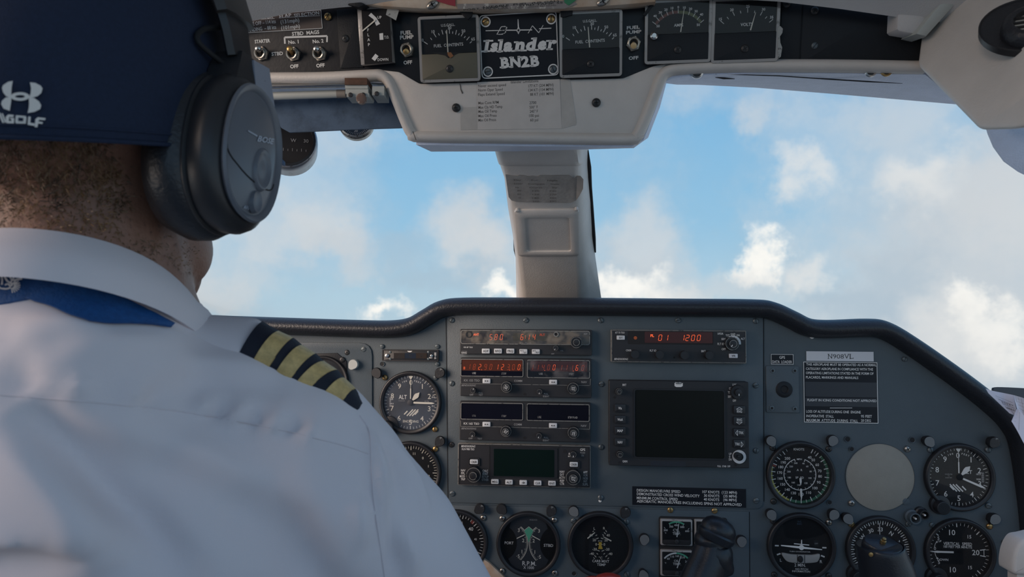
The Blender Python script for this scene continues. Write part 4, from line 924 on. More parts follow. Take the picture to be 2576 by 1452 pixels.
for s, x0, x1, y, c in (('THIS AEROPLANE MUST BE OPERATED AS A NORMAL', 595, 1308, 717, 25), ('CATEGORY AEROPLANE IN COMPLIANCE WITH THE', 592, 1273, 761, 25), ('OPERATING LIMITATIONS STATED IN THE FORM OF', 592, 1279, 804, 25), ('PLACARDS, MARKINGS AND MANUALS', 592, 1125, 847, 25),
                     ('FLIGHT IN ICING CONDITIONS NOT APPROVED', 607, 1308, 1080, 24), ('LOSS OF ALTITUDE DURING ONE  ENGINE', 596, 1149, 1195, 26), ('INOPERATIVE  STALL', 597, 876, 1239, 26), ('95 FEET', 1153, 1263, 1241, 26), ('MAXIMUM  ATTITUDE  DURING  STALL', 598, 1120, 1283, 26), ('20 DEG', 1153, 1252, 1284, 26)):
    txt(t, b, k, s, (x0 + x1)/2, y, c, 'white', x1 - x0, z=.0007)
b.quad(t.f(*k(837, 1156)), t.f(*k(1063, 1156)), .0006, .0007, 'white'); PRN(t, b)
b = MB(); b.rbox(*rect(t, k, 585, 890, 1318, 1050), 0, .0003, .00055, 'placg'); b.rbox(*rect(t, k, 585, 1052, 1318, 1148), 0, .0003, .0006, 'placg'); b.build('tape_strip', t)
t = placard('registration_strip', 'narrow silver white strip reading N908VL above the limitations placard', k, (597, 580, 1281, 684), 'placw', base=.0006)
# serif capitals: sans strokes plus slabs
b = MB(); sc = t.s/4.034; X, Y = t.f(*k(949, 633)); cap = 46*sc
for ch, x, w in (('N', 840, 40), ('9', 885, 33), ('0', 924, 33), ('8', 962, 33), ('V', 1008, 44), ('L', 1058, 36)):
    b.text(ch, t.f(*k(x, 633))[0], Y, cap, .0006, 'ink', w=w*sc, bold=-.008)
    if ch in 'NVL':
        for dx, dy in {'N': ((-17, 23), (17, 23), (-17, -23)), 'V': ((-18, 23), (18, 23)), 'L': ((-14, 23), (-14, -23))}[ch]:
            q = t.f(*k(x + dx, 633 - dy)); b.quad((q[0] - 9*sc, q[1]), (q[0] + 9*sc, q[1]), 3.5*sc, .0006, 'ink')
        if ch == 'L': q = t.f(*k(x + 16, 633 + 16)); b.quad((q[0], q[1] - 7*sc), (q[0], q[1] + 6*sc), 3.5*sc, .0006, 'ink')
PRN(t, b)
t = placard('data_loader_placard', 'small black placard reading GPS DATA LOADER with a white border', k, (239, 610, 468, 715), rim='white', rt=.0005, base=.0004)
b = MB(); txt(t, b, k, 'GPS', 353, 643, 27, 'white', 58, z=.0006); txt(t, b, k, 'DATA  LOADER', 353, 688, 27, 'white', 200, z=.0006); PRN(t, b)
t = Th('data_loader_plate', 'grey plate with a round black socket below the data loader placard', 'socket plate', PF, *k(358, 968), .0004); t.f = lambda px, py: t.p(px, py, t.z); t.z = .0012
b = MB(); x, y, w, h = rect(t, k, 188, 728, 528, 1206); b.rbox(x, y, w, h, .0015, 0, .0016, 'panel2', .0005); b.build('plate', t)
b = MB(); X, Y = t.f(*k(372, 968)); r = 84*t.s/4.034; b.lathe([(r, .0014), (r, .0025), (r*.93, .0030), (r*.5, .0030), (r*.42, .0022), (r*.42, .0017)], 'fascia2', 32, X, Y); b.disc(X, Y, r*.43, .0018, 'bmat', 24); b.build('socket', t)
for x, y in ((255, 778), (480, 778), (247, 1157), (482, 1165)):
    X, Y = t.f(*k(x, y)); b = MB(); b.lathe([(.0031, .0015), (.0029, .0024), (.0016, .0026), (.0013, .0019)], 'screwp', 16, X, Y); b.disc(X, Y, .0014, .002, 'bmat', 10); b.build('screw', t)
# marker beacon lights
k = KL; t = Th('marker_beacon_panel', 'slim black marker light unit with three dark lenses, above the left altimeter', 'marker light unit', PF, *k(625, 632), .006); t.o.matrix_world = PF.mat4(t.x, t.y, 0); t.h = 0; t.z = .0048; t.f = lambda px, py: t.p(px, py, t.z)
b = MB(); x, y, w, h = rect(t, k, 370, 578, 882, 688); b.rbox(x, y, w, h, .0008, 0, .0048, 'black', .0005); b.frame(x, y, w, h, .0008, .0012, .0045, .0056, 'black'); b.build('case', t)
for x0, m, s in ((475, 'leddark', 'A'), (577, 'dblue', 'O'), (677, 'leddark', 'M')):
    b = MB(); b.rbox(*rect(t, k, x0, 610, x0 + 100, 660), .0004, .0048, .0054, mat('lens_' + s, {'A': (.030, .024, .02), 'O': (.016, .022, .036), 'M': (.034, .024, .018)}[s], .2)); txt(t, b, k, s, x0 + 50, 636, 24, 'bmat', z=.0055); b.build('lens', t)
b = MB(); X, Y = t.f(*k(415, 635)); b.cyl(X, Y, .0026, .0048, .007, 'chrome', 16, .0005); b.build('push_button', t)
b = MB(); X, Y = t.f(*k(822, 636)); b.cyl(X, Y, .0018, .0048, .0065, 'chrome', 12, .0004); b.tube([(X, Y, .006), (X + .001, Y, .011)], [.0008, .0012], 'chrome', 8); b.build('toggle', t)
b = MB(); txt(t, b, k, 'SENS', 853, 636, 16, 'white', rot=R(-90), wc=60); txt(t, b, k, 'BRT', 812, 655, 12, 'white'); b.poly([t.f(*k(*p)) for p in ((595, 592), (645, 592), (630, 603), (610, 603))], t.z + .0003, 'white'); PRN(t, b)
for x, y in ((442, 602), (442, 665), (790, 602), (790, 665)): X, Y = t.f(*k(x, y)); b = MB(); b.cyl(X, Y, .0016, .0048, .0056, 'screwp', 10, .0003); b.build('screw', t)
# ------------------------------------------------------------------ control wheels' grips and engine levers
def yoke(label, ctrs, radii, btn, collar):
    """a grip swept through points (px, py, depth); flattened lobed section"""
    o = bpy.data.objects.new('control_grip', None); COL.objects.link(o); p0 = at(*ctrs[-1]); o.location = p0; tag(o, label, 'control wheel')
    P = [at(*c) - p0 for c in ctrs]; b = MB()
    sp = smoothpath([tuple(p) + (r,) for p, r in zip(P, radii)], 5)
    b.tube([q[:3] for q in sp], [q[3] for q in sp], 'grip', 22, up=Vector((1, 0, 0)), flat=1.0); b.build('grip', o, smooth=60); return o, P
DY = .72
# left grip: slanting shaft, mushroom top and a thumb rest
o, P = yoke('black control grip standing in front of the small temperature gauges, with a thumb rest', [(1790, 1338, .735), (1790, 1352, .735), (1793, 1375, .734), (1785, 1410, .73), (1765, 1460, .725), (1735, 1540, .72)], [.0135, .0178, .0186, .0195, .021, .023], None, None)
b = MB(); c = at(1807, 1333, .726) - o.location
ax = Vector((.42, .1, .90)).normalized(); u_ = ax.cross(Vector((0, 1, 0))).normalized(); w_ = ax.cross(u_)
rings = []
for rr, hh in ((.0165, -.012), (.0185, -.008), (.0190, -.005), (.0172, -.003), (.0176, -.001), (.0172, .003), (.0150, .007), (.0108, .0105), (.005, .0122), (.001, .0126)):
    rings.append([tuple(c + ax*hh + u_*(rr*1.04*cos(2*pi*i/28)) + w_*(rr*sin(2*pi*i/28))) for i in range(28)])
b.loft(rings, 'grip'); b.build('grip_cap', o, smooth=50)
b = MB(); pts = [(1788, 1372, .733, .0165), (1800, 1396, .730, .0180), (1815, 1416, .727, .0160), (1829, 1429, .725, .0110), (1839, 1435, .724, .0065), (1845, 1437, .724, .002)]
sp = smoothpath([tuple(at(*p[:3]) - o.location) + (p[3],) for p in pts], 4); b.tube([q[:3] for q in sp], [q[3] for q in sp], 'grip', 16); b.build('thumb_rest', o, smooth=60)
o2, P = yoke('black control grip with a flat top and push button, in front of the direction indicator', [(2213, 1372, .70), (2214, 1380, .70), (2222, 1410, .70), (2234, 1452, .70), (2255, 1540, .70)], [.0205, .0225, .0240, .0262, .029], None, None)
b = MB(); c = at(2218, 1368, .70) - o2.location; ax = Vector((.12, -.35, .93)).normalized(); u_ = Vector((1, 0, -.12)).normalized(); w_ = ax.cross(u_)
rg = lambda rr, hh: [tuple(c + ax*hh + u_*(rr*cos(2*pi*i/28)) + w_*(rr*.75*sin(2*pi*i/28))) for i in range(28)]
b.loft([rg(.018, -.006), rg(.0182, -.001), rg(.0172, .0012), rg(.0165, .0016)], 'grip'); b.build('grip_cap', o2, smooth=40)
b = MB(); c = at(2222, 1362, .698) - o2.location; rg = lambda rr, hh: [tuple(c + ax*hh + u_*(rr*cos(2*pi*i/14)) + w_*(rr*sin(2*pi*i/14))) for i in range(14)]
b.loft([rg(.0028, -.002), rg(.0028, .001), rg(.0019, .0012), rg(.0019, .0036), rg(.0014, .0041)], 'brass'); b.build('push_button', o2)
b = MB(); c = at(2190, 1395, .683) - o2.location; b.lathe([(.0022, 0), (.0022, .001), (.001, .0013)], 'brass', 12, cap1=True); ob = b.build('rivet', o2); ob.location = c; ob.rotation_euler = (R(90), 0, 0)
# the big lobe below the right grip top
for lab, px, r, dy in (('right of two red lever knobs at the bottom edge, under the carburettor gauge', 1531, .0105, 0), ('left and lower of two red lever knobs at the bottom edge', 1492, .0105, .0035)):
    o = bpy.data.objects.new('lever_knob', None); COL.objects.link(o); o.location = at(px, 1466, .74) - Vector((0, 0, dy)); tag(o, lab, 'knob', 'red engine lever knobs')
    b = MB(); b.lathe([(.0045, -.014), (.008, -.010), (r, -.003), (r, .002), (.0085, .0068), (.004, .0092), (.001, .0096)], 'redp', 24, cap1=True, sx=1.5); b.build('knob', o)
    b = MB(); b.tube([(0, 0, -.013), (0, .02, -.09)], .003, 'chrome', 10); b.build('lever', o)
# ------------------------------------------------------------------ overhead console
oc = Th('overhead_console', 'cream overhead console with a black instrument fascia and padded lip, above the centre post', 'overhead console', OF, 1300, 110)
def O2(pts, h=0.0): return [oc.p(x, y, h) for x, y in pts]
# black fascia sheet
b = MB(); b.extr(O2([(430, -60), (2330, -60), (2325, 165), (1800, 168), (1690, 172), (1640, 180), (1560, 206), (1400, 212), (1060, 216), (985, 186), (900, 186), (620, 200), (420, 212)]), -.006, 0, 'fascia', back=True); b.build('fascia', oc)
# cream apron with its paper card area
APR = [(905, 196), (962, 182), (1000, 184), (1058, 205), (1070, 205), (1300, 199), (1560, 194), (1572, 190), (1632, 162), (1660, 158), (1672, 172), (1608, 340), (1590, 352), (1064, 352), (1040, 340), (990, 222), (970, 200)]
b = MB(); b.extr(O2(rounded([(958, 176), (1004, 181), (1056, 211), (1215, 207), (1400, 201), (1568, 197), (1644, 166), (1690, 158), (1612, 348), (1045, 348)], 6), .002), -.030, .002, 'plate', .0008, back=True); b.build('apron', oc)
# padded lip: one sweep round the lower edge
LP = [(420, 208), (620, 197), (800, 195), (925, 189), (955, 189), (975, 203), (995, 248), (1018, 305), (1034, 335), (1060, 343), (1300, 346), (1580, 349), (1602, 340), (1620, 305), (1645, 240), (1662, 196), (1682, 177), (1720, 170), (1850, 164), (2100, 164), (2330, 168)]
pp = []
for q in smoothpath(LP, 4): a = oc.p(q[0], q[1], .004); pp.append((a[0], a[1], -.004))
b = MB(); b.tube(pp, .0062, 'plate', 14, flat=1.9, up=Vector((0, 0, 1))); b.build('padded_lip', oc, smooth=60)
b = MB(); a = O2([(1036, 330), (1044, 352)], .0125); b.line(a, .0006, .0085, 'ink'); b.build('split', oc)
# underside skirt: the lip's lower skin running forward to the windscreen
def skirt(name, pts, deep, m, drop):
    A = [oc.p(x, y, .004) for x, y in pts]; n = len(A)
    V = [(x, y - .004, -.002) for x, y in A] + [(x, y + drop, -deep) for x, y in A] + [(x, y + .004, -.002) for x, y in A] + [(x, y + drop + .008, -deep) for x, y in A]
    b = MB(); b.add(V, [(i, i+1, n+i+1, n+i) for i in range(n-1)] + [(2*n+i+1, 2*n+i, 3*n+i, 3*n+i+1) for i in range(n-1)], m); return b.build(name, oc, smooth=60)
skirt('under_skin', [(1046, 352), (1300, 354), (1590, 356), (1612, 344)], .10, 'plate2', .000)
for px, py in ((1147, 271), (1500, 258)):
    x, y = oc.p(px, py, .004); o = copy_mesh(SCR['head'], 'screw', oc, x, y, .0022, 0.0); o.scale = (1.05,)*3
b = MB()
for px, py in ((905, 95),): 
    x, y = oc.p(px, py); 
x0, y0 = oc.p(848, 25); x1, y1 = oc.p(915, 170)
b.rbox((x0+x1)/2, (y0+y1)/2, x1-x0, y0-y1, .0006, 0, .0014, 'fascia2', .0004); b.build('cover_plate', oc)
x, y = oc.p(869, 97, .0014); o = copy_mesh(SCR['black'], 'screw', oc, x, y, .0012, .4)
x0, y0 = oc.p(1968, -20); x1, y1 = oc.p(2014, 152); b = MB(); b.rbox((x0+x1)/2, (y0+y1)/2, x1-x0, y0-y1, .0006, 0, .0012, 'fascia2', .0003); b.build('cover_plate', oc)
x0, y0 = oc.p(2017, -20); x1, y1 = oc.p(2320, 152); b = MB(); b.rbox((x0+x1)/2, (y0+y1)/2, x1-x0, y0-y1, .0006, 0, .0012, 'fascia2', .0003); b.build('cover_plate', oc)
for px, py, k in ((825, 42, 'brass'), (1978, 10, 'black'), (2049, 115, 'tiny'), (2049, 27, 'black')):
    x, y = oc.p(px, py, .001); copy_mesh(SCR[k], 'screw', oc, x, y, .0012, .9)
for pts in ([(655, 108), (780, 105), (772, 150), (735, 186), (700, 160)], [(1600, 85), (1716, 88), (1712, 140), (1640, 162), (1602, 158)], [(2372, 140), (2440, 40), (2475, 45), (2400, 150)]):
    b = MB(); b.extr([oc.p(*KB(*p), .010) for p in pts], .0085, .0105, 'fascia2', .0004, back=True); b.build('clip', oc)
# lettering on the fascia
S = oc.s
b = MB()
def ot(s, k, x, y, hc, wc=None, z=.0003, m='white', **kw):
    q = k(1, 0)[0] - k(0, 0)[0]; X, Y = oc.p(*k(x, y)); b.text(s, X, Y, hc*q*S, z, m, w=None if wc is None else wc*q*S, **kw)
for s, x, y, h, w in (('STBD  MAGS', 843, 335, 34, 298), ('No. 1', 720, 426, 33, 112), ('No. 2', 970, 418, 33, 118), ('OFF', 729, 674, 35, 92), ('OFF', 994, 665, 35, 92), ('STBD', 556, 545, 33, 126), ('STARTER', 405, 418, 33, 170), ('PORT', 235, 556, 30, 120), ('FUEL', 1864, 332, 35, 120), ('PUMP', 1870, 378, 35, 144), ('OFF', 1880, 634, 35, 92)):
    ot(s, KA, x, y, h, w, rot=R(1.6), bold=.03)
for s, x, y, h, w in (('FUEL', 160, 335, 35, 152), ('PUMP', 165, 390, 35, 180), ('OFF', 163, 706, 36, 115)): ot(s, KC, x, y, h, w, rot=R(2), bold=.03)
L = [oc.p(*KA(*p)) for p in ((634, 445), (630, 380), (1062, 366), (1060, 428))]; b.line([L[1], L[2]], 18*S/4.034, .0003, 'white'); b.line([L[0], L[1]], 18*S/4.034, .0003, 'white'); b.line([L[2], L[3]], 16*S/4.034, .0003, 'white')
b.build('lettering', oc, kind='stuff', smooth=0)
# flap speed placard
def oplac(name, label, cat='placard', px=0, py=0): return Th(name, label, cat, OF, px, py)
t = oplac('flap_speed_placard', 'brown placard of flap selection speeds, cut off by the headband at top left', 'placard', *KA(650, 210))
q = S/4.034
def quadf(t, k, pts, z0, z1, m, bev=0.0, name='plate'):
    b = MB(); b.extr([t.p(*k(*p)) for p in pts], z0, z1, m, bev); return b.build(name, t)
quadf(t, KA, [(150, 175), (1000, 102), (1015, 288), (150, 345)], 0, .0006, 'brown')
b = MB(); E_ = [t.p(*KA(*p)) for p in ((150, 340), (1015, 288), (1000, 102), (150, 175))]; b.line(E_ + [E_[0]], 5*q, .0007, 'white')
for s, x, y, h, w in (('SPEEDS  FOR', 390, 182, 34, 270), ('FLAP', 640, 162, 34, 130), ('SELECTION', 855, 146, 34, 272), ('TAKE OFF – 114 kts', 390, 234, 36, 330), ('(131mph)', 685, 214, 36, 205), ('LANDING  – 88 kts', 395, 292, 36, 330), ('(101mph)', 692, 275, 36, 205)):
    X, Y = t.p(*KA(x, y)); b.text(s, X, Y, h*q, .0007, 'white', w=w*q, rot=R(3.6))
for a, c in (((300, 200), (532, 190)), ((575, 182), (990, 160))): b.quad(t.p(*KA(*a)), t.p(*KA(*c)), 4*q, .0007, 'white')
b.build('lettering', t, kind='stuff', smooth=0)
# toggles
def toggle(label, px, py, up, tip='brass', nut='chrome', dx=.0):
    t = Th('toggle_switch', label, 'switch', OF, px, py)
    b = MB(); r = .0073
    hexa = [(r*cos(R(60*i + 12)), r*sin(R(60*i + 12))) for i in range(6)]
    b.loft([[(x, y, 0) for x, y in hexa], [(x, y, .0022) for x, y in hexa], [(x*.9, y*.9, .0030) for x, y in hexa], [(x*.70, y*.70, .0030) for x, y in hexa]], nut, False, False); b.build('hex_nut', t)
    b = MB(); b.lathe([(.0056, 0), (.0056, .0058), (.0050, .0062), (.0040, .0060), (.0034, .0030)], nut, 24); b.disc(0, 0, .0036, .0032, 'bmat', 20); b.build('bushing', t)
    d = 1 if up else -1
    b = MB(); b.tube([(0, 0, .003), (dx*.45, d*.0016, .008), (dx*.8, d*.0030, .0118), (dx*.95, d*.0036, .0138), (dx, d*.0037, .0145)], [.0017, .0020, .0029, .0027, .0012], tip, 14); b.build('lever', t)
old = mat('nickel_worn', (.50, .46, .40), .35, metal=.8, wear=(.16, .12, .09), wscale=300, wlo=.56)
toggle('toggle switch flipped up under the lettering No. 1', *KA(722, 550), True, 'brass', old, .0022)
toggle('toggle switch with a silver tip flipped up under the lettering No. 2', *KA(988, 548), True, 'chrome', old, .0022)
toggle('toggle switch of the left fuel pump, brass tip pointing down', *KA(1876, 508), False, 'brass', old, .0022)
toggle('toggle switch of the right fuel pump, brass tip pointing down', *KC(162, 535), False, 'amberp', old, -.0005)
toggle('toggle switch half hidden behind the headband, left of the STBD lettering', *KA(400, 545), True, 'chrome', old, .003)
# flap indicator
t = Th('flap_indicator', 'flap position indicator in a clear edged box with a white pointer at UP', 'gauge', OF, 952, 92); k = KA
b = MB(); c = [t.p(*k(*p)) for p in ((1395, 88), (1705, 72), (1752, 640), (1435, 672))]; b.extr(c, 0, .010, 'bezelw', .001); b.build('case', t)
b = MB(); c = [t.p(*k(*p), .0105) for p in ((1408, 98), (1690, 84), (1722, 632), (1440, 656))]; b.extr(c, .0099, .0104, 'dial'); b.build('dial', t)
b = MB(); z = .0106; f = lambda x, y: t.p(*k(x, y), z)
b.poly([f(*p) for p in ((1507, 130), (1480, 158), (1530, 195), (1560, 262), (1598, 242), (1560, 180))], z, 'white'); b.poly([f(*p) for p in ((1590, 340), (1628, 335), (1632, 403), (1594, 405))], z, 'white'); b.poly([f(*p) for p in ((1550, 545), (1582, 570), (1545, 620), (1512, 595))], z, 'white')
for s, x, y, w in (('UP', 1592, 176, 42), ('T.O.', 1664, 377, 48), ('DOWN', 1627, 604, 112)): b.text(s, *f(x, y), 26*q, z, 'white', w=w*q)
for i, s in enumerate('FLAP'): b.text(s, *f(1476 + 3*i, 303 + 50*i), 28*q, z, 'white')
b.build('dial_print', t, kind='stuff', smooth=0)
b = MB(); b.extr([f(*p) for p in ((1418, 312), (1424, 322), (1556, 212), (1550, 200))], z + .0004, z + .001, 'cream', back=True); b.build('pointer', t)
t = Th('tape_tab', 'scribbled grey adhesive tab stuck beside the top of the flap indicator', 'tape', OF, *KA(1765, 145)); quadf(t, KA, [(1705, 110), (1740, 82), (1790, 85), (1820, 130), (1790, 228), (1690, 172)], .0104, .0108, 'tapeg', name='tab')
b = MB(); b.extr([t.p(*KA(*p)) for p in ((1712, 120), (1740, 100), (1730, 190), (1700, 175))], .0, .0104, 'bezelw'); b.build('stub', t)
# framed square meters
def meter(name, label, x0, y0, x1, y1, k, kind, frac=.60, lower='fascia2'):
    t = Th(name, label, 'gauge', OF, (x0+x1)/2, (y0+y1)/2, .008); t.o.matrix_world = OF.mat4(t.x, t.y, 0); t.h = 0; s = t.s
    a, c = t.p(x0, y0, .008), t.p(x1, y1, .008); w, h = c[0]-a[0], a[1]-c[1]; t.w, t.hh = w, h
    b = MB(); b.rbox(0, 0, w, h, .0028, 0, .0052, 'black', .0004); b.frame(0, 0, w, h, .0028, .0026, .0040, .0080, 'bezelw'); b.build('case', t)
    b = MB(); b.rbox(0, h*(.5 - frac/2) - .002, w*.90, h*frac - .004, .0010, .0050, .0056, 'dial'); b.build('dial', t)
    b = MB(); b.rbox(0, -h*(.5 - (1-frac)/2) + .001, w*.92, h*(1-frac) - .003, .0008, .0050, .0085, lower, .0006); b.build('lower_cover', t)
    b = MB(); b.rbox(0, h*(.5 - frac/2) - .001, w*.92, h*frac - .001, .001, .0086, .0089, 'glass'); b.build('cover_glass', t)
    x, y = 0.0, -h*(.5 - (1-frac)*.45); o = copy_mesh(SCR['black' if lower != 'blank' else 'slot'], 'adjuster', t, x, y, .0084, .6); t.b = MB(); t.z = .00575
    t.f = lambda X, Y: t.p(*k(X, Y), t.z); return t
def fuel(t, k, cx, pivot, ndl):
    b = t.b; z = t.z; q = t.s*(k(1, 0)[0]-k(0, 0)[0])
    nums, ticks, lab, us = cx
    for s, x, y in nums: b.text(s, *t.f(x, y), 25*q, z, 'white', rot=R(2))
    for x0, y0, x1, y1 in ticks: b.quad(t.f(x0, y0), t.f(x1, y1), 6*q, z, 'white')
    b.text('U.S.GALL.', *t.f(*us), 22*q, z, 'white', w=130*q, rot=R(2)); b.text('FUEL  CONTENTS', *t.f(*lab), 26*q, z, 'white', w=276*q, rot=R(1.5))
    b.build('dial_print', t, kind='stuff', smooth=0)
    b = MB(); b.quad(t.f(*pivot), t.f(*ndl), 11*q, z + .0012, 'cream', 7*q); b.build('pointer', t)
LK = [(320, 390, 356, 414), (383, 355, 396, 374), (412, 308, 436, 348), (458, 312, 466, 332), (489, 280, 500, 322), (526, 290, 530, 314), (560, 270, 561, 315), (592, 295, 590, 316), (627, 282, 618, 324), (654, 312, 645, 330), (690, 304, 670, 340), (710, 340, 698, 355), (748, 344, 722, 376), (770, 388, 752, 404)]
t = meter('fuel_gauge', 'left fuel contents meter with its lower half peeled to bare tan metal', *KB(262, 160), *KB(852, 757), KB, 'fuel', .56, lower=mat('peeled_tan', (.12, .108, .075), .5, wear=(.02, .018, .018), wscale=60, wlo=.66))
fuel(t, KB, ([('0', 310, 376), ('10', 408, 296), ('30', 562, 260), ('50', 692, 290), ('65', 782, 366)], LK, (552, 422), (547, 234)), (549, 492), (537, 282))
b = MB(); b.extr([t.p(*KB(*p), .0086) for p in ((370, 490), (520, 520), (550, 545), (600, 520), (660, 492))], .0086, .0088, 'bmat'); b.extr([t.p(*KB(*p), .0089) for p in ((540, 490), (575, 490), (600, 525), (570, 545), (548, 520))], .0088, .0093, mat('copper_pivot', (.30, .13, .06), .4, metal=.7)); b.build('worn_edge', t)
RK = [(x + 1332, y - 37, x1 + 1332, y1 - 37) for x, y, x1, y1 in LK if x not in (526,)]
t = meter('fuel_gauge', 'right fuel contents meter with an intact black lower half', *KB(1590, 112), *KB(2178, 712), KB, 'fuel', .56)
fuel(t, KB, ([('0', 1627, 340), ('10', 1732, 258), ('30', 1897, 222), ('50', 2030, 253), ('65', 2110, 328)], RK, (1878, 386), (1877, 195)), (1874, 445), (1860, 255))
t = meter('ammeter', 'ammeter with a brown and olive arc, right of the right fuel pump switch', *KC(308, 5), *KC(1104, 755), KC, 'amp', .53)
b = t.b; z = t.z; q = t.s/4.84; f = t.f
def arcp(P, w, m): 
    pts = smoothpath(P, 6); b.line([f(*p) for p in pts], w*q, z - .00005, m)
arcp([(438, 290), (475, 245), (560, 182), (640, 152), (706, 148)], 34, 'rust'); arcp([(706, 148), (790, 152), (850, 168), (920, 205), (985, 270)], 34, 'olive')
for x0, y0, x1, y1 in ((393, 265, 438, 298), (442, 213, 478, 255), (500, 172, 528, 216), (565, 140, 584, 187), (635, 118, 646, 168), (707, 108, 707, 160), (780, 108, 772, 155), (850, 128, 832, 182), (915, 160, 888, 205), (972, 197, 936, 240), (1020, 242, 978, 278)): b.quad(f(x0, y0), f(x1, y1), 6*q, z, 'white')
for s, x, y in (('50', 462, 318), ('40', 425, 195), ('30', 490, 152), ('20', 558, 118), ('10', 633, 98), ('0', 708, 87), ('10', 783, 92), ('20', 857, 108), ('30', 925, 137), ('40', 990, 176), ('50', 952, 302)): b.text(s, *f(x, y), 28*q, z, 'white')
b.text('AMPS', *f(712, 306), 34*q, z, 'white', w=112*q); b.build('dial_print', t, kind='stuff', smooth=0)
b = MB(); b.quad(f(735, 392), f(777, 122), 13*q, z + .001, 'cream', 5*q); b.build('pointer', t)
b = MB(); b.lathe([(.0035, .0085), (.0035, .012), (.002, .0135)], 'chrome', 16, *t.p(*KC(412, 438), .01), cap1=True); b.build('clip', t)
t = meter('voltmeter', 'voltmeter with a torn silver edge, rightmost of the overhead meters', *KC(1130, -15), *KC(1922, 745), KC, 'volt', .53)
b = t.b; f = t.f
for x0, y0, x1, y1 in ((1220, 252, 1264, 290), (1302, 208, 1322, 234), (1370, 142, 1393, 190), (1464, 132, 1470, 162), (1553, 98, 1553, 154), (1640, 130, 1634, 160), (1733, 138, 1706, 188), (1788, 202, 1766, 226), (1862, 235, 1816, 272)): b.quad(f(x0, y0), f(x1, y1), 6*q, z, 'white')
for s, x, y in (('15', 1222, 233), ('20', 1360, 120), ('25', 1555, 77), ('30', 1746, 113), ('35', 1845, 210)): b.text(s, *f(x, y), 30*q, z, 'white')
b.text('VOLTS', *f(1540, 297), 36*q, z, 'white', w=145*q); b.build('dial_print', t, kind='stuff', smooth=0)
b = MB(); b.quad(f(1584, 370), f(1648, 152), 16*q, z + .001, 'cream', 5*q); b.build('pointer', t)
b = MB(); b.extr([t.p(*KC(*p), .0080) for p in ((1918, 330), (1950, 318), (1980, 350), (1975, 400), (1945, 445), (1950, 520), (1972, 580), (1955, 690), (1920, 720))], .0078, .0084, 'tapeg'); b.build('torn_edge', t)
# name plate
t = Th('name_plate', 'black name plate with white border and aircraft name, between the fuel contents meters', 'name plate', OF, *KB(1215, 425)); k = KB; q = t.s/3.7235
b = MB(); c = rounded([t.p(*k(*p)) for p in ((868, 742), (1588, 708), (1566, 105), (842, 150))][::1], .0045, 5); b.extr(c, 0, .0030, 'white', .0004, mtop=M['plac']); b.build('plate', t)
z = .0032
b = MB(); c2 = inset(c if area2(c) > 0 else c[::-1], .0009); c1 = inset(c if area2(c) > 0 else c[::-1], .0000); n = len(c1)
b.add([(x, y, z) for x, y in c1] + [(x, y, z) for x, y in c2], [(i, (i+1) % n, n + (i+1) % n, n + i) for i in range(n)], 'white'); b.build('border', t)
f = lambda x, y: t.p(*k(x, y), z)
for x, y in ((900, 205), (1515, 178), (922, 672), (1532, 648)):
    X, Y = f(x, y); b = MB(); b.lathe([(47*q, z), (47*q, z + .0004), (36*q, z + .0004)], 'white', 24, X, Y); b.build('screw_ring', t); o = copy_mesh(SCR['brass' if y < 300 else 'slot'], 'screw', t, X, Y, .003, random.random()*3); o.scale = (.95,)*3
b = MB()
# swept letters B and N on a wing, a front view of an aircraft between them
b.quad(f(900, 288), f(1045, 285), 7*q, z, 'white'); b.quad(f(1090, 283), f(1190, 283), 9*q, z, 'white'); b.quad(f(1225, 281), f(1335, 280), 9*q, z, 'white'); b.quad(f(1400, 269), f(1515, 264), 7*q, z, 'white')
b.quad(f(1203, 180), f(1206, 250), 6*q, z, 'white', 12*q)
b.lathe([(.1*q, z), (18*q, z)], 'white', 18, *f(1207, 285), sy=1.0); b.poly([f(*p) for p in ((1190, 285), (1207, 322), (1225, 285), (1207, 240))], z, 'white'); b.disc(*f(1207, 284), 9*q, z + .0001, 'plac', 14)
b.text('B', *f(1062, 285), 74*q, z, 'white', w=80*q, shear=.36, bold=-.03); b.text('N', *f(1368, 274), 72*q, z, 'white', w=105*q, shear=.36, bold=-.03)
b.quad(f(1048, 250), f(1085, 247), 6*q, z, 'white'); b.quad(f(1020, 322), f(1062, 321), 6*q, z, 'white'); 
def slab(x, y, w, hgt=14): b.quad(f(x - w/2, y + w*.0), f(x + w/2, y - w*.04), hgt*q, z, 'white')
# fat slab italic name
for ch, x, y, hc, wc in (('I', 910, 432, 112, 34), ('s', 980, 444, 84, 70), ('l', 1040, 430, 118, 30), ('a', 1110, 440, 88, 86), ('n', 1222, 434, 86, 86), ('d', 1325, 415, 118, 92), ('e', 1430, 425, 86, 84), ('r', 1520, 420, 86, 66)):
    V, Fc, wd = glyphs(ch, .055, 1.0); ys = [p[1] for p in V]; y0, y1 = min(ys), max(ys); X, Y = f(x, y)
    b.add([(X + (vx/wd*wc + .20*((vy - y0)/(y1 - y0) - .5)*hc)*q, Y + ((vy - y0)/(y1 - y0) - .5)*hc*q, z) for vx, vy in V], Fc, 'white')
for x, y, w in ((925, 385, 92), (900, 482, 85), (1040, 378, 48), (1032, 482, 62), (1185, 396, 40), (1195, 474, 52), (1256, 474, 58), (1352, 362, 52), (1372, 468, 50), (1488, 384, 44), (1498, 462, 62), (1160, 478, 40)): slab(x, y, w, 15)
b.disc(*f(1548, 392), 17*q, z + .00002, 'white', 14)
for ch, x, y, wc in (('B', 1082, 588, 78), ('N', 1178, 580, 96), ('2', 1270, 578, 76), ('B', 1362, 572, 80)): b.text(ch, *f(x, y), 88*q, z, 'white', w=wc*q, bold=.05, rot=R(2.5))
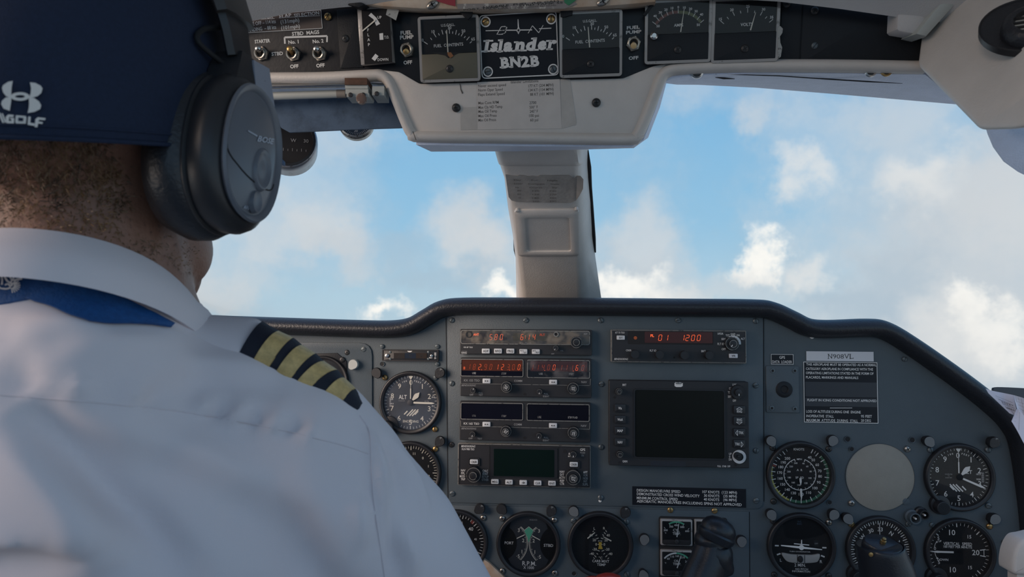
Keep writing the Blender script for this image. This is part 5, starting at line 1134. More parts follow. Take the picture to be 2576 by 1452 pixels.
for x, y, w in ((1050, 545, 36), (1050, 632, 36), (1142, 540, 44), (1222, 537, 48), (1138, 627, 42), (1330, 531, 36), (1330, 617, 36)): slab(x, y, w, 13)
b.build('lettering', t, kind='stuff', smooth=0)
# limitations card taped to the apron
t = Th('limitations_card', 'paper card of speed and engine limitations taped to the cream apron', 'card', OF, *KB(1215, 975), .0022); q = t.s/3.7235
quadf(t, KB, [(820, 770), (1595, 742), (1612, 1205), (825, 1215)], 0, .0003, 'paper', name='card')
b = MB(); b.extr([t.p(*KB(*p)) for p in ((1600, 742), (1690, 745), (1752, 1150), (1740, 1170), (1612, 1205))], 0, .0002, mat('old_tape', (.50, .46, .42), .35, var=.08, vscale=60)); b.build('tape_strip', t)
b = MB(); b.extr([t.p(*KB(*p)) for p in ((665, 1010), (820, 1000), (825, 1215), (668, 1218))], 0, .0002, MATS['old_tape']); b.build('tape_strip', t)
b = MB(); z = .0004
for s, x, y, w, al in (('Islander Limitations', 1265, 763, 256, 'c'), ('Never exceed speed', 830, 806, 262, 'l'), ('Norm Oper Speed', 832, 846, 230, 'l'), ('Flaps Extend Speed', 830, 887, 250, 'l'), ('Max Cont RPM', 832, 966, 192, 'l'), ('Max Cly HD Temp', 832, 1007, 228, 'l'), ('Max Oil Temp', 832, 1046, 178, 'l'), ('Max Oil Press', 832, 1087, 174, 'l'), ('Min Oil Press', 832, 1127, 168, 'l'),
                       ('177 KT (204 MPH)', 1418, 801, 234, 'c'), ('134 KT (154 MPH)', 1418, 841, 234, 'c'), ('88 KT (101 MPH)', 1427, 881, 220, 'c'), ('2700', 1343, 962, 64, 'c'), ('500° F', 1350, 1004, 76, 'c'), ('245° F', 1352, 1043, 76, 'c'), ('100 psi', 1353, 1083, 90, 'c'), ('60 psi', 1355, 1124, 76, 'c')):
    b.text(s, *t.p(*KB(x, y)), 25*q, z, 'inkg', w=w*q, al=al, bold=0.004, rot=R(.6))
b.build('lettering', t, kind='stuff', smooth=0)
b = MB(); pts = [(655, 775), (668, 800), (672, 835), (690, 870), (680, 880), (664, 840), (660, 800)]; b.extr([t.p(*KB(*p)) for p in pts], -.0001, .0002, 'inkg'); b.build('tear', t)
# ------------------------------------------------------------------ the cockpit shell
def V3(px, py, d): return tuple(at(px, py, d))
def struct(b, name, **k): return b.build(name, None, kind='structure', **k)
def sheet(A, B, m, th=.003, b=None):
    """a skin of thickness th between two rows of world points"""
    b = b or MB(); n = len(A); A = [Vector(p) for p in A]; B = [Vector(p) for p in B]
    N = [((B[i] - A[i]).cross(A[min(i+1, n-1)] - A[max(i-1, 0)])).normalized() * th for i in range(n)]
    V = A + B + [a + k for a, k in zip(A, N)] + [a + k for a, k in zip(B, N)]
    f = []
    for i in range(n-1): f += [(i, i+1, n+i+1, n+i), (2*n+i+1, 2*n+i, 3*n+i, 3*n+i+1), (i+1, i, 2*n+i, 2*n+i+1), (n+i, n+i+1, 3*n+i+1, 3*n+i)]
    f += [(0, n, 3*n, 2*n), (n-1, 3*n-1, 4*n-1, 2*n-1)]
    b.add([tuple(v) for v in V], f, m); return b
# windscreen surround: from the padded lip forward to the glass
near = [(1046, 354), (1300, 357), (1588, 359), (1610, 347), (1640, 270), (1664, 200), (1690, 186), (1750, 179), (1900, 173), (2100, 173), (2330, 176)]
far = [(1085, 372, .73), (1300, 371, .73), (1594, 363, .73), (1622, 342, .73), (1651, 267, .74), (1668, 205, .75), (1700, 203.5, .75), (1760, 204, .75), (1900, 211, .76), (2100, 227, .75), (2420, 254, .70)]
A = []
for x, y in near: q = oc.p(x, y, 0); A.append(OF.world(oc.x + q[0], oc.y + q[1], -.002))
b = sheet([tuple(a) for a in A], [V3(*p) for p in far], 'plate2', .004); struct(b, 'trim_1')
b = MB(); 
near = [(300, 214), (620, 203), (800, 201), (925, 196), (962, 198)]; A = []
for x, y in near: q = oc.p(x, y, 0); A.append(OF.world(oc.x + q[0], oc.y + q[1], -.002))
b = sheet([tuple(a) for a in A], [V3(200, 245, .80), V3(620, 240, .80), V3(800, 238, .80), V3(925, 236, .80), V3(1040, 236, .80)], 'plate2', .004); struct(b, 'trim_2')
from mathutils.bvhtree import BVHTree
_t1 = bpy.data.objects['trim_1'].data; _bt = BVHTree.FromPolygons([tuple(v.co) for v in _t1.vertices], [tuple(p.vertices) for p in _t1.polygons])
def on1(px, py, off=0.0):
    h = _bt.ray_cast(CAM, ray(px, py).normalized()); n_ = h[1] if h[1].dot(h[0] - CAM) < 0 else -h[1]; return h[0] + n_ * off, n_
b = MB(); b.tube([tuple(on1(x, y, 0)[0]) for x, y in ((1800, 187), (1860, 188), (1960, 191), (2080, 199), (2180, 205), (2270, 210))], [.0002, .0004, .0005, .0006, .0007, .0002], 'screwb', 6); struct(b, 'trim_11')
b = MB(); b.tube([tuple(on1(x, y, 0)[0]) for x, y in ((1800, 195), (1820, 197), (1848, 198.5))], [.0003, .0010, .0003], 'bmat', 6); struct(b, 'trim_12')
def plugmat(px, py):
    p, n_ = on1(px, py, .0); q_ = n_.to_track_quat('Z', 'Y').to_matrix().to_4x4(); q_.translation = p; return q_
# small fittings on the surround
fit = Th('frame_plug', 'dark metal plug in the underside of the right windscreen surround, left end', 'plug', OF, *KC(935, 865)); fit.o.matrix_world = plugmat(1753, 181)
b = MB(); b.lathe([(.0062, 0), (.0060, .0012), (.0045, .0016), (.0038, .0006)], 'chrome', 20); b.disc(0, 0, .004, .0007, 'screwb', 16); b.build('plug', fit)
fit = Th('frame_plug', 'pair of metal plugs under the right windscreen surround, near the vent housing', 'plug', OF, *KD(725, 560)); fit.o.matrix_world = plugmat(2190, 179)
for dx, m in ((0, 'chrome'), (.0135, 'brass')):
    b = MB(); b.lathe([(.0055, 0), (.0053, .0012), (.004, .0016), (.0034, .0006)], m, 20, dx, 0); b.disc(dx, 0, .0036, .0007, 'screwb', 16); b.build('plug', fit)
# overhead skin
fr = [(200, 92), (420, 80), (560, 68), (640, 52), (740, 31), (855, 19), (905, 15), (1000, 0), (1400, -14), (1690, -12), (1960, 4), (2110, 22), (2258, 43), (2330, 52), (2420, 62), (2760, 90)]
A = [OF.world(oc.x + oc.p(x, y, .02)[0], oc.y + oc.p(x, y, .02)[1], .02) for x, y in fr]
rows = [[tuple(a) for a in A]] + [[(a.x * k, y, a.z + dz) for a in A] for k, y, dz in ((1.02, .56, .03), (1.05, .42, .072), (1.1, .2, .12), (1.15, -.1, .15))]
b = MB(); n = len(A)
b.add([p for r_ in rows for p in r_] + [(a.x, a.y + .012, a.z + .012) for a in A], [(r_*n + i, (r_+1)*n + i, (r_+1)*n + i + 1, r_*n + i + 1) for r_ in range(len(rows)-1) for i in range(n-1)] + [(i, i+1, len(rows)*n + i + 1, len(rows)*n + i) for i in range(n-1)], 'lin'); struct(b, 'ceiling', smooth=60)
def oslab(name, pts, h0, h1, m, bev=.002, **k):
    b = MB(); b.extr([(oc.x + p[0], oc.y + p[1]) for p in O2(pts, h1)], h0, h1, m, bev, back=True)
    return b.build(name, None, world=OF.mat4(0, 0, 0), **k)
oslab('trim_3', [(915, -80), (915, 10), (960, 17), (1060, 23), (1200, 25), (1420, 22), (1560, 14), (1650, 6), (1650, -80)], 0, .020, 'linrust', .003, kind='structure')
oslab('trim_4', [(866, -80), (874, 12), (902, 20), (918, 12), (890, -12), (880, -80)], .0, .024, 'fascia2', .002, kind='structure')
oslab('trim_5', [(2258, 30), (2256, 74), (2262, 80), (2306, 87), (2330, 60), (2330, 30)], 0, .022, 'lin', .003, kind='structure')
oslab('trim_6', [(2303, 86), (2331, 92), (2416, -2), (2416, -60), (2370, -60), (2372, 0)], 0, .030, 'greyp', .002, kind='structure')
def oth(name, label, cat, px, py, h):
    t = Th(name, label, cat, OF, px, py, h); return t
t = oth('fuel_placard', 'worn grey placard of usable fuel on the rusty strip above the name plate', 'placard', 1285, 13, .0202)
b = MB(); c = [t.p(*p) for p in ((1150, 10), (1300, 8), (1440, 1), (1452, 10), (1420, 22), (1152, 23))]; b.extr(c, 0, .0004, mat('placard_worn', (.24, .22, .21), .7, wear=(.5, .47, .43), wscale=110, wlo=.56)); b.build('plate', t)
b = MB(); b.text('USEABLE  FUEL  (US GAL)', *t.p(1310, 10.5), 4.2*t.s, .0006, 'ink', w=190*t.s, rot=R(2)); b.text('PORT TANK 55      STBD TANK 55', *t.p(1290, 16), 4.2*t.s, .0006, 'ink', w=250*t.s, rot=R(1.5)); b.text('FUEL PLACARD REFER TO THE FLIGHT MANUAL', *t.p(1290, 20.6), 3*t.s, .0006, 'inkg', w=220*t.s, rot=R(1)); b.build('lettering', t, kind='stuff', smooth=0)
for nm, lab, m, pts in (('red_tape', 'torn red tape on the rusty strip at the top edge', 'redt', [(1085, -20), (1145, -20), (1146, 16), (1128, 12), (1098, 3)]), ('green_tape', 'torn green tape on the rusty strip, right of the usable fuel placard', 'greent', [(1415, -20), (1452, -20), (1450, 0), (1430, 14), (1420, 6)])):
    t = oth(nm, lab, 'tape', 1120 if nm[0] == 'r' else 1432, 5, .0206); b = MB(); b.extr([t.p(*p) for p in pts], 0, .0005, m); b.build('tape', t)
for i, (px, py) in enumerate(((1088, 12), (1517, 4))):
    t = oth('ceiling_screw', ('left' if i == 0 else 'right') + ' steel screw in the rusty strip above the overhead console', 'screw', px, py, .0202)
    o = copy_mesh(SCR['steel'], 'screw_head', t, 0, 0, 0, .4); o.scale = (1.6, .9, 1)
# centre post between the windscreen panes
def pd(py): return 1 / (1/.74 + (py - 369) / (747 - 369) * (1/1.0 - 1/.74))
SEC = [(330, 1244, 1262, 1446, 1484), (369, 1246, 1262, 1447, 1481), (415, 1258, 1268, 1452, 1480), (447, 1269, 1274, 1454, 1482), (522, 1278, 1290, 1455, 1489), (591, 1290, 1298, 1457, 1492), (649, 1297, 1305, 1459, 1498), (747, 1299, 1316, 1463, 1512), (800, 1299, 1318, 1466, 1522)]
def psec(py, lo, fl, fr_, ro, off=0.0):
    d = pd(py); g = off
    return [V3(lo + 12, py, d + .06), V3(lo - g*2000, py, d + .030), V3(lo*.55 + fl*.45 - g*2000, py, d + .012 - g), V3(fl - g*900, py, d + .002 - g), V3(fl + 10, py, d - g), V3(fr_ - 12, py, d - g), V3(fr_ + g*900, py, d + .003 - g), V3(fr_*.6 + ro*.4 + g*900, py, d + .020), V3(ro, py, d + .055), V3(ro - 6, py, d + .075)]
b = MB(); b.loft([psec(*s) for s in SEC], 'plate'); struct(b, 'trim_7', smooth=50)
b = MB(); b.loft([psec(*s, off=.003) for s in ((330, 1246, 1260, 1446, 1480), (369, 1248, 1262, 1447, 1478), (405, 1258, 1267, 1452, 1476), (413, 1261, 1268, 1453, 1474))] + [psec(418, 1263, 1269, 1453, 1472, off=0.0)], 'plate'); struct(b, 'trim_8', smooth=50)
PL = Frame(at(1375, 590, pd(590)), Vector((1, 0, 0)), at(1375, 500, pd(500)) - at(1375, 680, pd(680)))
K4 = crop(1200, 360, 3.458)
t = Th('post_cover', 'square recessed cover on the cream centre post between the windscreens', 'cover', PL, *K4(610, 790))
c = lambda x, y, h=.003: t.p(*K4(x, y), h)
b = MB(); o_ = rounded([c(322, 592), c(885, 585), c(893, 988), c(355, 990)][::-1], .006, 4); i_ = rounded([c(412, 655), c(803, 652), c(818, 946), c(432, 948)][::-1], .004, 4)
b.loft([[(x, y, -.001) for x, y in o_], [(x, y, .0022) for x, y in o_], [(x, y, .0032) for x, y in inset(o_, .0012)], [(x, y, .0034) for x, y in inset(i_, -.0015)], [(x, y, .0028) for x, y in i_], [(x, y, .0006) for x, y in i_]], 'plate', False, False); b.build('surround', t, smooth=50)
b = MB(); b.poly(i_, .0008, 'plate'); b.build('cover_sheet', t)
for px, py in (K4(350, 590), K4(865, 580)): b = MB(); x, y = t.p(px, py, .003); b.cyl(x, y, .0022, 0, .0042, 'plate', 12, .0006); b.build('catch', t)
t = Th('compass_card', 'torn grey paper compass correction card glued across the centre post', 'card', PL, *K4(560, 395), .0002); q = t.s/3.458
top = [(248, 275), (300, 282), (345, 290), (370, 278), (410, 282), (445, 295), (480, 285), (530, 292), (550, 280), (640, 282), (700, 282), (800, 280), (835, 310), (870, 285), (900, 288), (926, 318)]
bot = [(275, 470), (300, 500), (345, 512), (380, 514), (430, 516), (480, 516), (530, 518), (560, 518), (640, 520), (700, 519), (770, 522), (815, 520), (835, 510), (862, 500), (890, 460), (922, 400)]
HT = [.0006, .0003, .0008, .0003, .0006, .0009, .0003, .0004, .0006, .0004, .0008, .0004, .0014, .001, .004, .009]
b = MB(); n = len(top); Vt = []; 
for (x, y), h in zip(top, HT): p = t.p(*K4(x, y), h); Vt.append((p[0], p[1], h))
for (x, y), h in zip(bot, HT): p = t.p(*K4(x, y), h); Vt.append((p[0], p[1], h))
Vt += [(x, y, z - .0005) for x, y, z in Vt]
b.add(Vt, [(i, n+i, n+i+1, i+1) for i in range(n-1)] + [(2*n+i+1, 3*n+i+1, 3*n+i, 2*n+i) for i in range(n-1)] + [(i, i+1, 2*n+i+1, 2*n+i) for i in range(n-1)] + [(n+i+1, n+i, 3*n+i, 3*n+i+1) for i in range(n-1)], 'papert'); b.build('card', t, smooth=30)
b = MB(); z = .0013
for s, x, y, w in (('Day', 352, 322, 60), ('Steer', 360, 354, 78), ('by', 350, 385, 30), ('30', 366, 415, 34), ('30', 366, 446, 34), ('0', 372, 477, 20), ('For', 503, 324, 56), ('Compass', 516, 356, 142), ('Course', 512, 387, 112), ('120', 512, 417, 58), ('150', 512, 448, 58), ('180', 512, 479, 58), ('210', 512, 508, 58), ('Night', 657, 326, 90), ('Steer', 680, 357, 82), ('by', 678, 388, 40), ('240', 660, 418, 60), ('270', 660, 449, 60), ('300', 660, 479, 58), ('330', 660, 508, 58)):
    b.text(s, *t.p(*K4(x, y), z), 19*q, z, 'inkg', w=w*q, bold=-.005)
b.build('lettering', t, kind='stuff', smooth=0)
b = MB()
for P in ([(1292, 545, .044), (1294, 570, .045), (1296, 600, .044), (1297, 630, .044), (1299, 650, .044)], [(1479, 378, .052), (1482, 420, .053), (1484, 470, .053), (1488, 520, .053), (1491, 560, .054), (1494, 600, .054), (1498, 635, .054)]):
    b.tube([V3(x, y, pd(y) + o_ ) for x, y, o_ in P], [.0008] + [.0026]*(len(P)-2) + [.0008], 'bmat', 8)
struct(b, 'trim_9')
# windscreen panes
wm = glass_mat('windscreen', tint=(.985, .99, .99), refl=.004, grazing=.12, dirt_or_sheen=.045, dcol=(.8, .85, .9), dscale=5, dlo=.45, dhi=.85)
def pane(name, q):
    q = [Vector(p) for p in q]; nn = (q[1]-q[0]).cross(q[2]-q[1]).normalized()
    dd = (q[3] - CAM).normalized(); q[3] = CAM + dd * ((q[0] - CAM).dot(nn) / dd.dot(nn)); nn = nn * .003; b = MB()
    v = [tuple(p) for p in q] + [tuple(p + nn) for p in q]
    b.add(v, [(0, 1, 2, 3), (7, 6, 5, 4), (0, 4, 5, 1), (1, 5, 6, 2), (2, 6, 7, 3), (3, 7, 4, 0)], wm); struct(b, name, smooth=0)
pane('window_1', [V3(-60, 830, 1.09), V3(1303, 800, 1.09), V3(1262, 150, .80), V3(-60, 20, .80)])
pane('window_2', [V3(1500, 800, 1.09), V3(3000, 1250, 1.0), V3(3000, -100, .72), V3(1478, 130, .80)])
# sides and floor, out of the frame but shading the cockpit
def slabw(name, lo, hi, m): b = MB(); b.box(lo, hi, m); return struct(b, name, smooth=0)
cab = mat('cabin_trim', (.56, .51, .46), .7, var=.05)  # pale beige chosen so the unseen walls bounce warm light
slabw('floor', (-.66, -1.6, .0), (.70, 1.15, .02), cab)
b = MB(); b.box((-.66, -1.6, .02), (-.63, 1.12, .98), cab); b.box((-.66, -1.6, .98), (-.63, .08, 1.62), cab); struct(b, 'wall_left', smooth=0); slabw('wall_right', (.70, -1.6, .02), (.73, 1.12, .88), cab); slabw('wall_back', (-.66, -1.64, .02), (.73, -1.6, 1.30), cab)  # back wall and tall left block added unseen to cut light from behind
# right hand window corner and vent housing
b = sheet([V3(2468, 250, .62), V3(2482, 300, .62), V3(2491, 335, .62), V3(2504, 370, .62), V3(2530, 408, .62), V3(2560, 432, .62), V3(2600, 452, .62), V3(2680, 470, .62)], [V3(3490, 180, .56), V3(3490, 260, .56), V3(3490, 300, .55), V3(3500, 330, .54), V3(3510, 360, .54), V3(3530, 380, .54), V3(3550, 400, .54), V3(3610, 410, .54)], 'plate2', .006); struct(b, 'trim_10')
hs = bpy.data.objects.new('vent_housing', None); COL.objects.link(hs); hs.location = at(2440, 200, .55); tag(hs, 'cream angular plastic housing with a round black air vent, top right corner', 'housing')
pts = dict(C=(2310, 165, .60), A=(2320, 88, .61), B=(2400, -5, .60), T=(2720, -260, .52), R=(2720, 150, .41), D=(2466, 327, .50), E=(2553, 325, .455), G=(2720, 300, .40))
bm = bmesh.new(); vs = {k: bm.verts.new(at(*p) - hs.location) for k, p in pts.items()}
back = {k: bm.verts.new(at(pts[k][0] + (6 if k in 'CAB' else 30), pts[k][1] - 4, pts[k][2] + .10) - hs.location) for k in pts}
for f in ('CABTRD', 'DREG'[:0] or 'DRE', 'ERG'): bm.faces.new([vs[k] for k in f])
ring = 'CDEGRTBA'; loop = 'CDEGRTBA'
order = ['C', 'D', 'E', 'G', 'R', 'T', 'B', 'A']
order = ['C', 'D', 'E', 'G', 'R', 'T', 'B', 'A']
bl = [k for k in order if k != 'R'] 
for i in range(len(order)):
    a, c_ = order[i], order[(i+1) % len(order)]
    try: bm.faces.new([vs[a], vs[c_], back[c_], back[a]])
    except ValueError: pass
bmesh.ops.recalc_face_normals(bm, faces=bm.faces[:])
bmesh.ops.bevel(bm, geom=[e for e in bm.edges if len(e.link_faces) == 2], offset=.0035, segments=3, affect='EDGES', profile=.5)
me = bpy.data.meshes.new('shell'); bm.to_mesh(me); bm.free(); me.materials.append(M['plate'])
for p in me.polygons: p.use_smooth = True
me.set_sharp_from_angle(angle=R(40))
o = bpy.data.objects.new('shell', me); COL.objects.link(o); o.parent = hs
nv = (Vector(at(*pts['D'])) - at(*pts['C'])).cross(at(*pts['T']) - at(*pts['C'])).normalized()
if nv.y > 0: nv = -nv
vc = at(2590, 62, .474); d_ = (at(*pts['C']) - vc).dot(nv); 
rr = ray(2590, 62); tt = (at(*pts['C']) - CAM).dot(nv) / rr.dot(nv); vc = CAM + rr * tt
VF = Frame(vc, Vector((1, -.55, 0)) , nv.cross(Vector((1, -.55, 0)))); 
if VF.n.dot(nv) < 0: VF = Frame(vc, Vector((1, -.55, 0)), -nv.cross(Vector((1, -.55, 0))))
vt = bpy.data.objects.new('air_vent', None); COL.objects.link(vt); vt.parent = hs; vt.matrix_world = VF.mat4(0, 0, 0)
vt.parent = None; bpy.data.objects.remove(vt)
b = MB(); m4 = Matrix.Translation(-hs.location) @ VF.mat4(0, 0, 0)
b.lathe([(.031, -.004), (.0312, .0012), (.0302, .0016), (.0296, .0008)], 'black', 44); b.disc(0, 0, .0300, .0007, 'rubber', 40)
ex, ey = .002, -.009
b.lathe([(.0205, .0008), (.0205, .004), (.0195, .0085), (.0175, .0110), (.0150, .0118), (.0135, .0110), (.0128, .0070)], 'rubber', 40, ex, ey); b.disc(ex, ey, .0130, .0068, 'greyp', 28)
for q_ in (-.0075, -.0025, .0025, .0075): b.box((ex - .0125, ey + q_ - .0007, .0068), (ex + .0125, ey + q_ + .0007, .0085), 'screwb')
b.v = [tuple(m4 @ Vector(p)) for p in b.v]; b.build('air_vent', hs, smooth=50)
# ------------------------------------------------------------------ sun visor on its rail
sv = bpy.data.objects.new('sun_visor', None); COL.objects.link(sv); sv.location = at(850, 250, .70); tag(sv, 'tinted dark blue sun visor hanging from its rod at the left windscreen', 'sun visor')
def loc(o, P): return [tuple(at(*p) - o.location) for p in P]
sheet_pts = [(520, 248), (1012, 236), (1018, 321), (900, 325), (770, 331), (728, 333), (708, 322), (694, 300), (600, 300), (520, 305)]
b = MB(); A = [at(x, y, .715) - sv.location for x, y in sheet_pts]; n = len(A)
b.add([tuple(a) for a in A] + [tuple(a + Vector((0, .003, 0))) for a in A], [tuple(reversed(range(n))), tuple(range(n, 2*n))] + [(i, (i+1) % n, n + (i+1) % n, n + i) for i in range(n)], 'visor'); b.build('tinted_sheet', sv, smooth=0)
b = MB(); b.tube(loc(sv, [(520, 247, .70), (858, 236, .70)]), .0040, 'greyp', 14); b.tube(loc(sv, [(848, 236.5, .70), (870, 236, .70)]), .0042, mat('sleeve_brown', (.22, .20, .18), .6), 14); b.tube(loc(sv, [(930, 229, .70), (985, 229, .70)]), .0048, 'greyp', 14); b.build('rod', sv)
b = MB(); b.tube(loc(sv, [(500, 222, .69), (875, 214, .69)]), .0022, 'chrome', 12); b.build('rail', sv)
def boxpx(b, x0, y0, x1, y1, d0, d1, m, o=sv):
    v = loc(o, [(x0, y1, d0), (x1, y1, d0), (x1, y0, d0), (x0, y0, d0)]); w = [(x, y + d1 - d0, z) for x, y, z in v]
    b.add(v + w, [(0, 1, 2, 3), (7, 6, 5, 4), (0, 4, 5, 1), (1, 5, 6, 2), (2, 6, 7, 3), (3, 7, 4, 0)], m)
b = MB(); boxpx(b, 867, 196, 923, 213, .668, .700, 'blockw'); b.build('wood_block', sv, smooth=0)
b = MB(); boxpx(b, 868, 213, 925, 223, .670, .700, 'greyp'); boxpx(b, 869, 224, 926, 236, .670, .700, 'greyp'); boxpx(b, 872, 234, 928, 244, .667, .69, 'greyp'); boxpx(b, 936, 217, 966, 240, .672, .70, 'greyp'); b.build('clamp', sv, smooth=0)
b = MB(); c = at(910, 250, .667) - sv.location; b.lathe([(.0048, -.001), (.0048, .003), (.0042, .0035)], mat('knob_brown', (.16, .10, .08), .5, wear=(.4, .38, .35), wscale=200, wlo=.55), 14, cap1=True); 
b.v = [tuple(Vector((c.x + x, c.y - z, c.z + y*1.1))) for x, y, z in b.v]; b.build('clamp_knob', sv)
for px in (882, 914, 948):
    b = MB(); c = at(px, 239 if px < 940 else 236, .666 if px < 940 else .671) - sv.location; b.lathe([(.0024, 0), (.0022, .0010), (.001, .0013)], 'screwb', 10, cap1=True); b.v = [(c.x + x, c.y - z, c.z + y) for x, y, z in b.v]; b.build('screw', sv)
# compass and outside air thermometer beyond the visor
def dialcan(name, label, cat, px, py, d, r, tilt, length, face, mtl):
    o = bpy.data.objects.new(name, None); COL.objects.link(o); o.location = at(px, py, d); tag(o, label, cat); o.rotation_euler = tilt
    b = MB(); b.lathe([(r*.80, -length), (r*.97, -length*.9), (r, -length*.3), (r, -.004), (r*.97, 0), (r*.90, .001), (r*.86, .0005), (r*.85, -.004)], mtl, 40, cap0=True)
    b.build('case', o, smooth=60)
    b = MB(); b.disc(0, 0, r*.86, -.004, face, 36); b.build('dial', o); return o
o = dialcan('magnetic_compass', 'round magnetic compass in a metal case behind the visor, right of the headset', 'compass', 724, 352, .80, .033, (R(82), 0, R(14)), .040, 'bmat', mat('case_metal', (.36, .36, .38), .35, metal=.7, wear=(.18, .17, .17), wscale=60, wlo=.55))
b = MB(); 
for k in range(9): b.quad(((k - 4)*.005, -.012), ((k - 4)*.005, -.0095 + (.001 if k % 2 else 0)), .0005, -.0035, 'dim')
for s, x in (('3', -.010), ('W', .006), ('30', .020)): b.text(s, x, .001, .004, -.0035, 'dim')
b.build('card_print', o, kind='stuff', smooth=0)
b = MB(); b.lathe([(.031, -.006), (.031, .0018), (.0285, .0024), (.0280, -.002)], 'black', 36); b.build('bezel', o)
o = dialcan('air_thermometer', 'round outside air thermometer showing its lower rim below the visor', 'thermometer', 895, 304, .79, .0205, (R(78), 0, R(5)), .012, mat('dial_navy', (.05, .075, .11), .5), 'steel')
b = MB()
for k in range(25): b.tick(0, 0, 90 + k*7.5, .013, .0165 if k % 4 else .0175, .0005, -.0035, 'white')
for s, a in (('60', 135), ('20', 180), ('-20', 225)): b.text(s, .0105*sin(R(a)), .0105*cos(R(a)), .003, -.0035, 'white')
b.quad((0, 0), (-.010, -.009), .0007, -.003, 'white'); b.build('dial_print', o, kind='stuff', smooth=0)
# ------------------------------------------------------------------ charts and clipboard at the right
def bent(name, label, cat, rows, m, th=.0006, part='sheet', grid=None):
    o = bpy.data.objects.new(name, None); COL.objects.link(o); o.location = at(*rows[0][0]); tag(o, label, cat)
    P = [[Vector(q) for q in smoothpath([tuple(at(*p) - o.location) for p in r_], 4)] for r_ in rows]; n = len(P[0]); b = MB(); m_ = len(P)
    vv = [tuple(p) for r_ in P for p in r_]; f = [(i*n + j, i*n + j + 1, (i+1)*n + j + 1, (i+1)*n + j) for i in range(m_-1) for j in range(n-1)]
    k = len(vv); vv += [(x, y + th, z - th*.3) for x, y, z in vv]; f += [tuple(q + k for q in reversed(ff)) for ff in f[:]]
    bd = [j for j in range(n)] + [i*n + n-1 for i in range(1, m_)] + [(m_-1)*n + j for j in range(n-2, -1, -1)] + [i*n for i in range(m_-2, 0, -1)]
    f += [(bd[(i+1) % len(bd)], bd[i], bd[i] + k, bd[(i+1) % len(bd)] + k) for i in range(len(bd))]
    b.add(vv, f, m); b.build(part, o, smooth=60)
    if grid:
        b = MB()
        for (u0, v0, u1, v1, w) in grid:
            def S(u, v):
                x = v*(m_-1); i = min(int(x), m_-2); t_ = x - i; y = u*(n-1); j = min(int(y), n-2); s_ = y - j
                return (P[i][j]*(1-s_) + P[i][j+1]*s_)*(1-t_) + (P[i+1][j]*(1-s_) + P[i+1][j+1]*s_)*t_ + Vector((0, -.0004, .0002))
            d = Vector((u1-u0, v1-v0)).normalized(); nn = Vector((-d.y, d.x))*w
            b.add([tuple(S(u0-nn.x, v0-nn.y)), tuple(S(u1-nn.x, v1-nn.y)), tuple(S(u1+nn.x, v1+nn.y)), tuple(S(u0+nn.x, v0+nn.y))], [(0, 1, 2, 3)], 'inkg')
        b.build('print', o, kind='stuff', smooth=0)
    return o
bent('clipboard', 'dark blue grey clipboard behind the paper charts at the right edge', 'clipboard', [[(2500, 978, .86), (2508, 974, .86), (2580, 977, .86), (2700, 985, .86)], [(2499, 990, .86), (2520, 992, .86), (2580, 1000, .86), (2700, 1010, .86)], [(2530, 1075, .86), (2550, 1080, .86), (2600, 1090, .86), (2700, 1100, .86)]], mat('board_dark', (.045, .055, .07), .5), .004, 'board')
G1 = [(.25, .45 + .13*i, .9, .47 + .13*i, .006) for i in range(4)] + [(.35 + .12*i, .62, .38 + .12*i, .66, .02) for i in range(5)] + [(.3 + .12*i, .78, .34 + .12*i, .83, .02) for i in range(6)]
bent('chart', 'white paper chart with printed rows tucked behind the roll, left of the folded one', 'chart', [[(2480, 978, .79), (2500, 984, .79), (2525, 989, .79), (2549, 994, .785)], [(2487, 990, .79), (2510, 1000, .79), (2530, 1008, .79), (2554, 1018, .785)], [(2540, 1040, .79), (2545, 1042, .79), (2552, 1044, .79), (2560, 1042, .785)]], 'paperw', grid=G1)
G2 = [(.1, .2 + .2*i, .9, .22 + .2*i, .005) for i in range(4)] + [(.3, .1, .35, .9, .004), (.6, .1, .65, .9, .004)]
bent('chart', 'crumpled chart page standing up at the right edge, between the other two pages', 'chart', [[(2549, 994, .775), (2570, 1000, .77), (2600, 1010, .77), (2660, 1020, .77)], [(2554, 1012, .772), (2572, 1020, .776), (2600, 1030, .768), (2660, 1050, .77)], [(2560, 1032, .77), (2576, 1045, .775), (2600, 1070, .768), (2660, 1090, .77)]], 'paperw', grid=G2)
bent('chart', 'folded chart page hanging lowest over the padded roll at the right edge', 'chart', [[(2559, 1029, .765), (2566, 1034, .76), (2600, 1075, .755), (2660, 1150, .75)], [(2552, 1044, .763), (2566, 1060, .758), (2598, 1110, .753), (2660, 1180, .75)], [(2545, 1060, .76), (2560, 1085, .756), (2590, 1138, .752), (2660, 1230, .75)]], 'paperw', grid=G2)
# cream handle at the lower right
o = bpy.data.objects.new('cabin_handle', None); COL.objects.link(o); o.location = at(2575, 1400, .74); tag(o, 'cream plastic handle poking in at the lower right edge', 'handle')
b = MB(); q = .74/1750
out = [(x*q, -y*q) for x, y in smoothpath([(-43, 25), (-38, -15), (-22, -45), (0, -52), (40, -54), (60, 0), (50, 50), (0, 40), (-34, 38)], 4, True)]
b.extr(out, -.012, .010, 'plate', .004, back=True); b.v = [(x, -z, y) for x, y, z in b.v]; b.build('grip', o, smooth=60)
b = MB(); b.box((-.010, -.004, -.06), (.02, .01, -.015), 'paper'); b.build('stem', o)

b = MB(); b.extr([V_ for V_ in P2([(1214, 1400), (1232, 1412), (1268, 1446), (1310, 1500), (1225, 1500)])], .0, .006, 'linrust', .001); o = b.build('trim_13', None, kind='structure'); o.matrix_world = panel.o.matrix_world.copy()
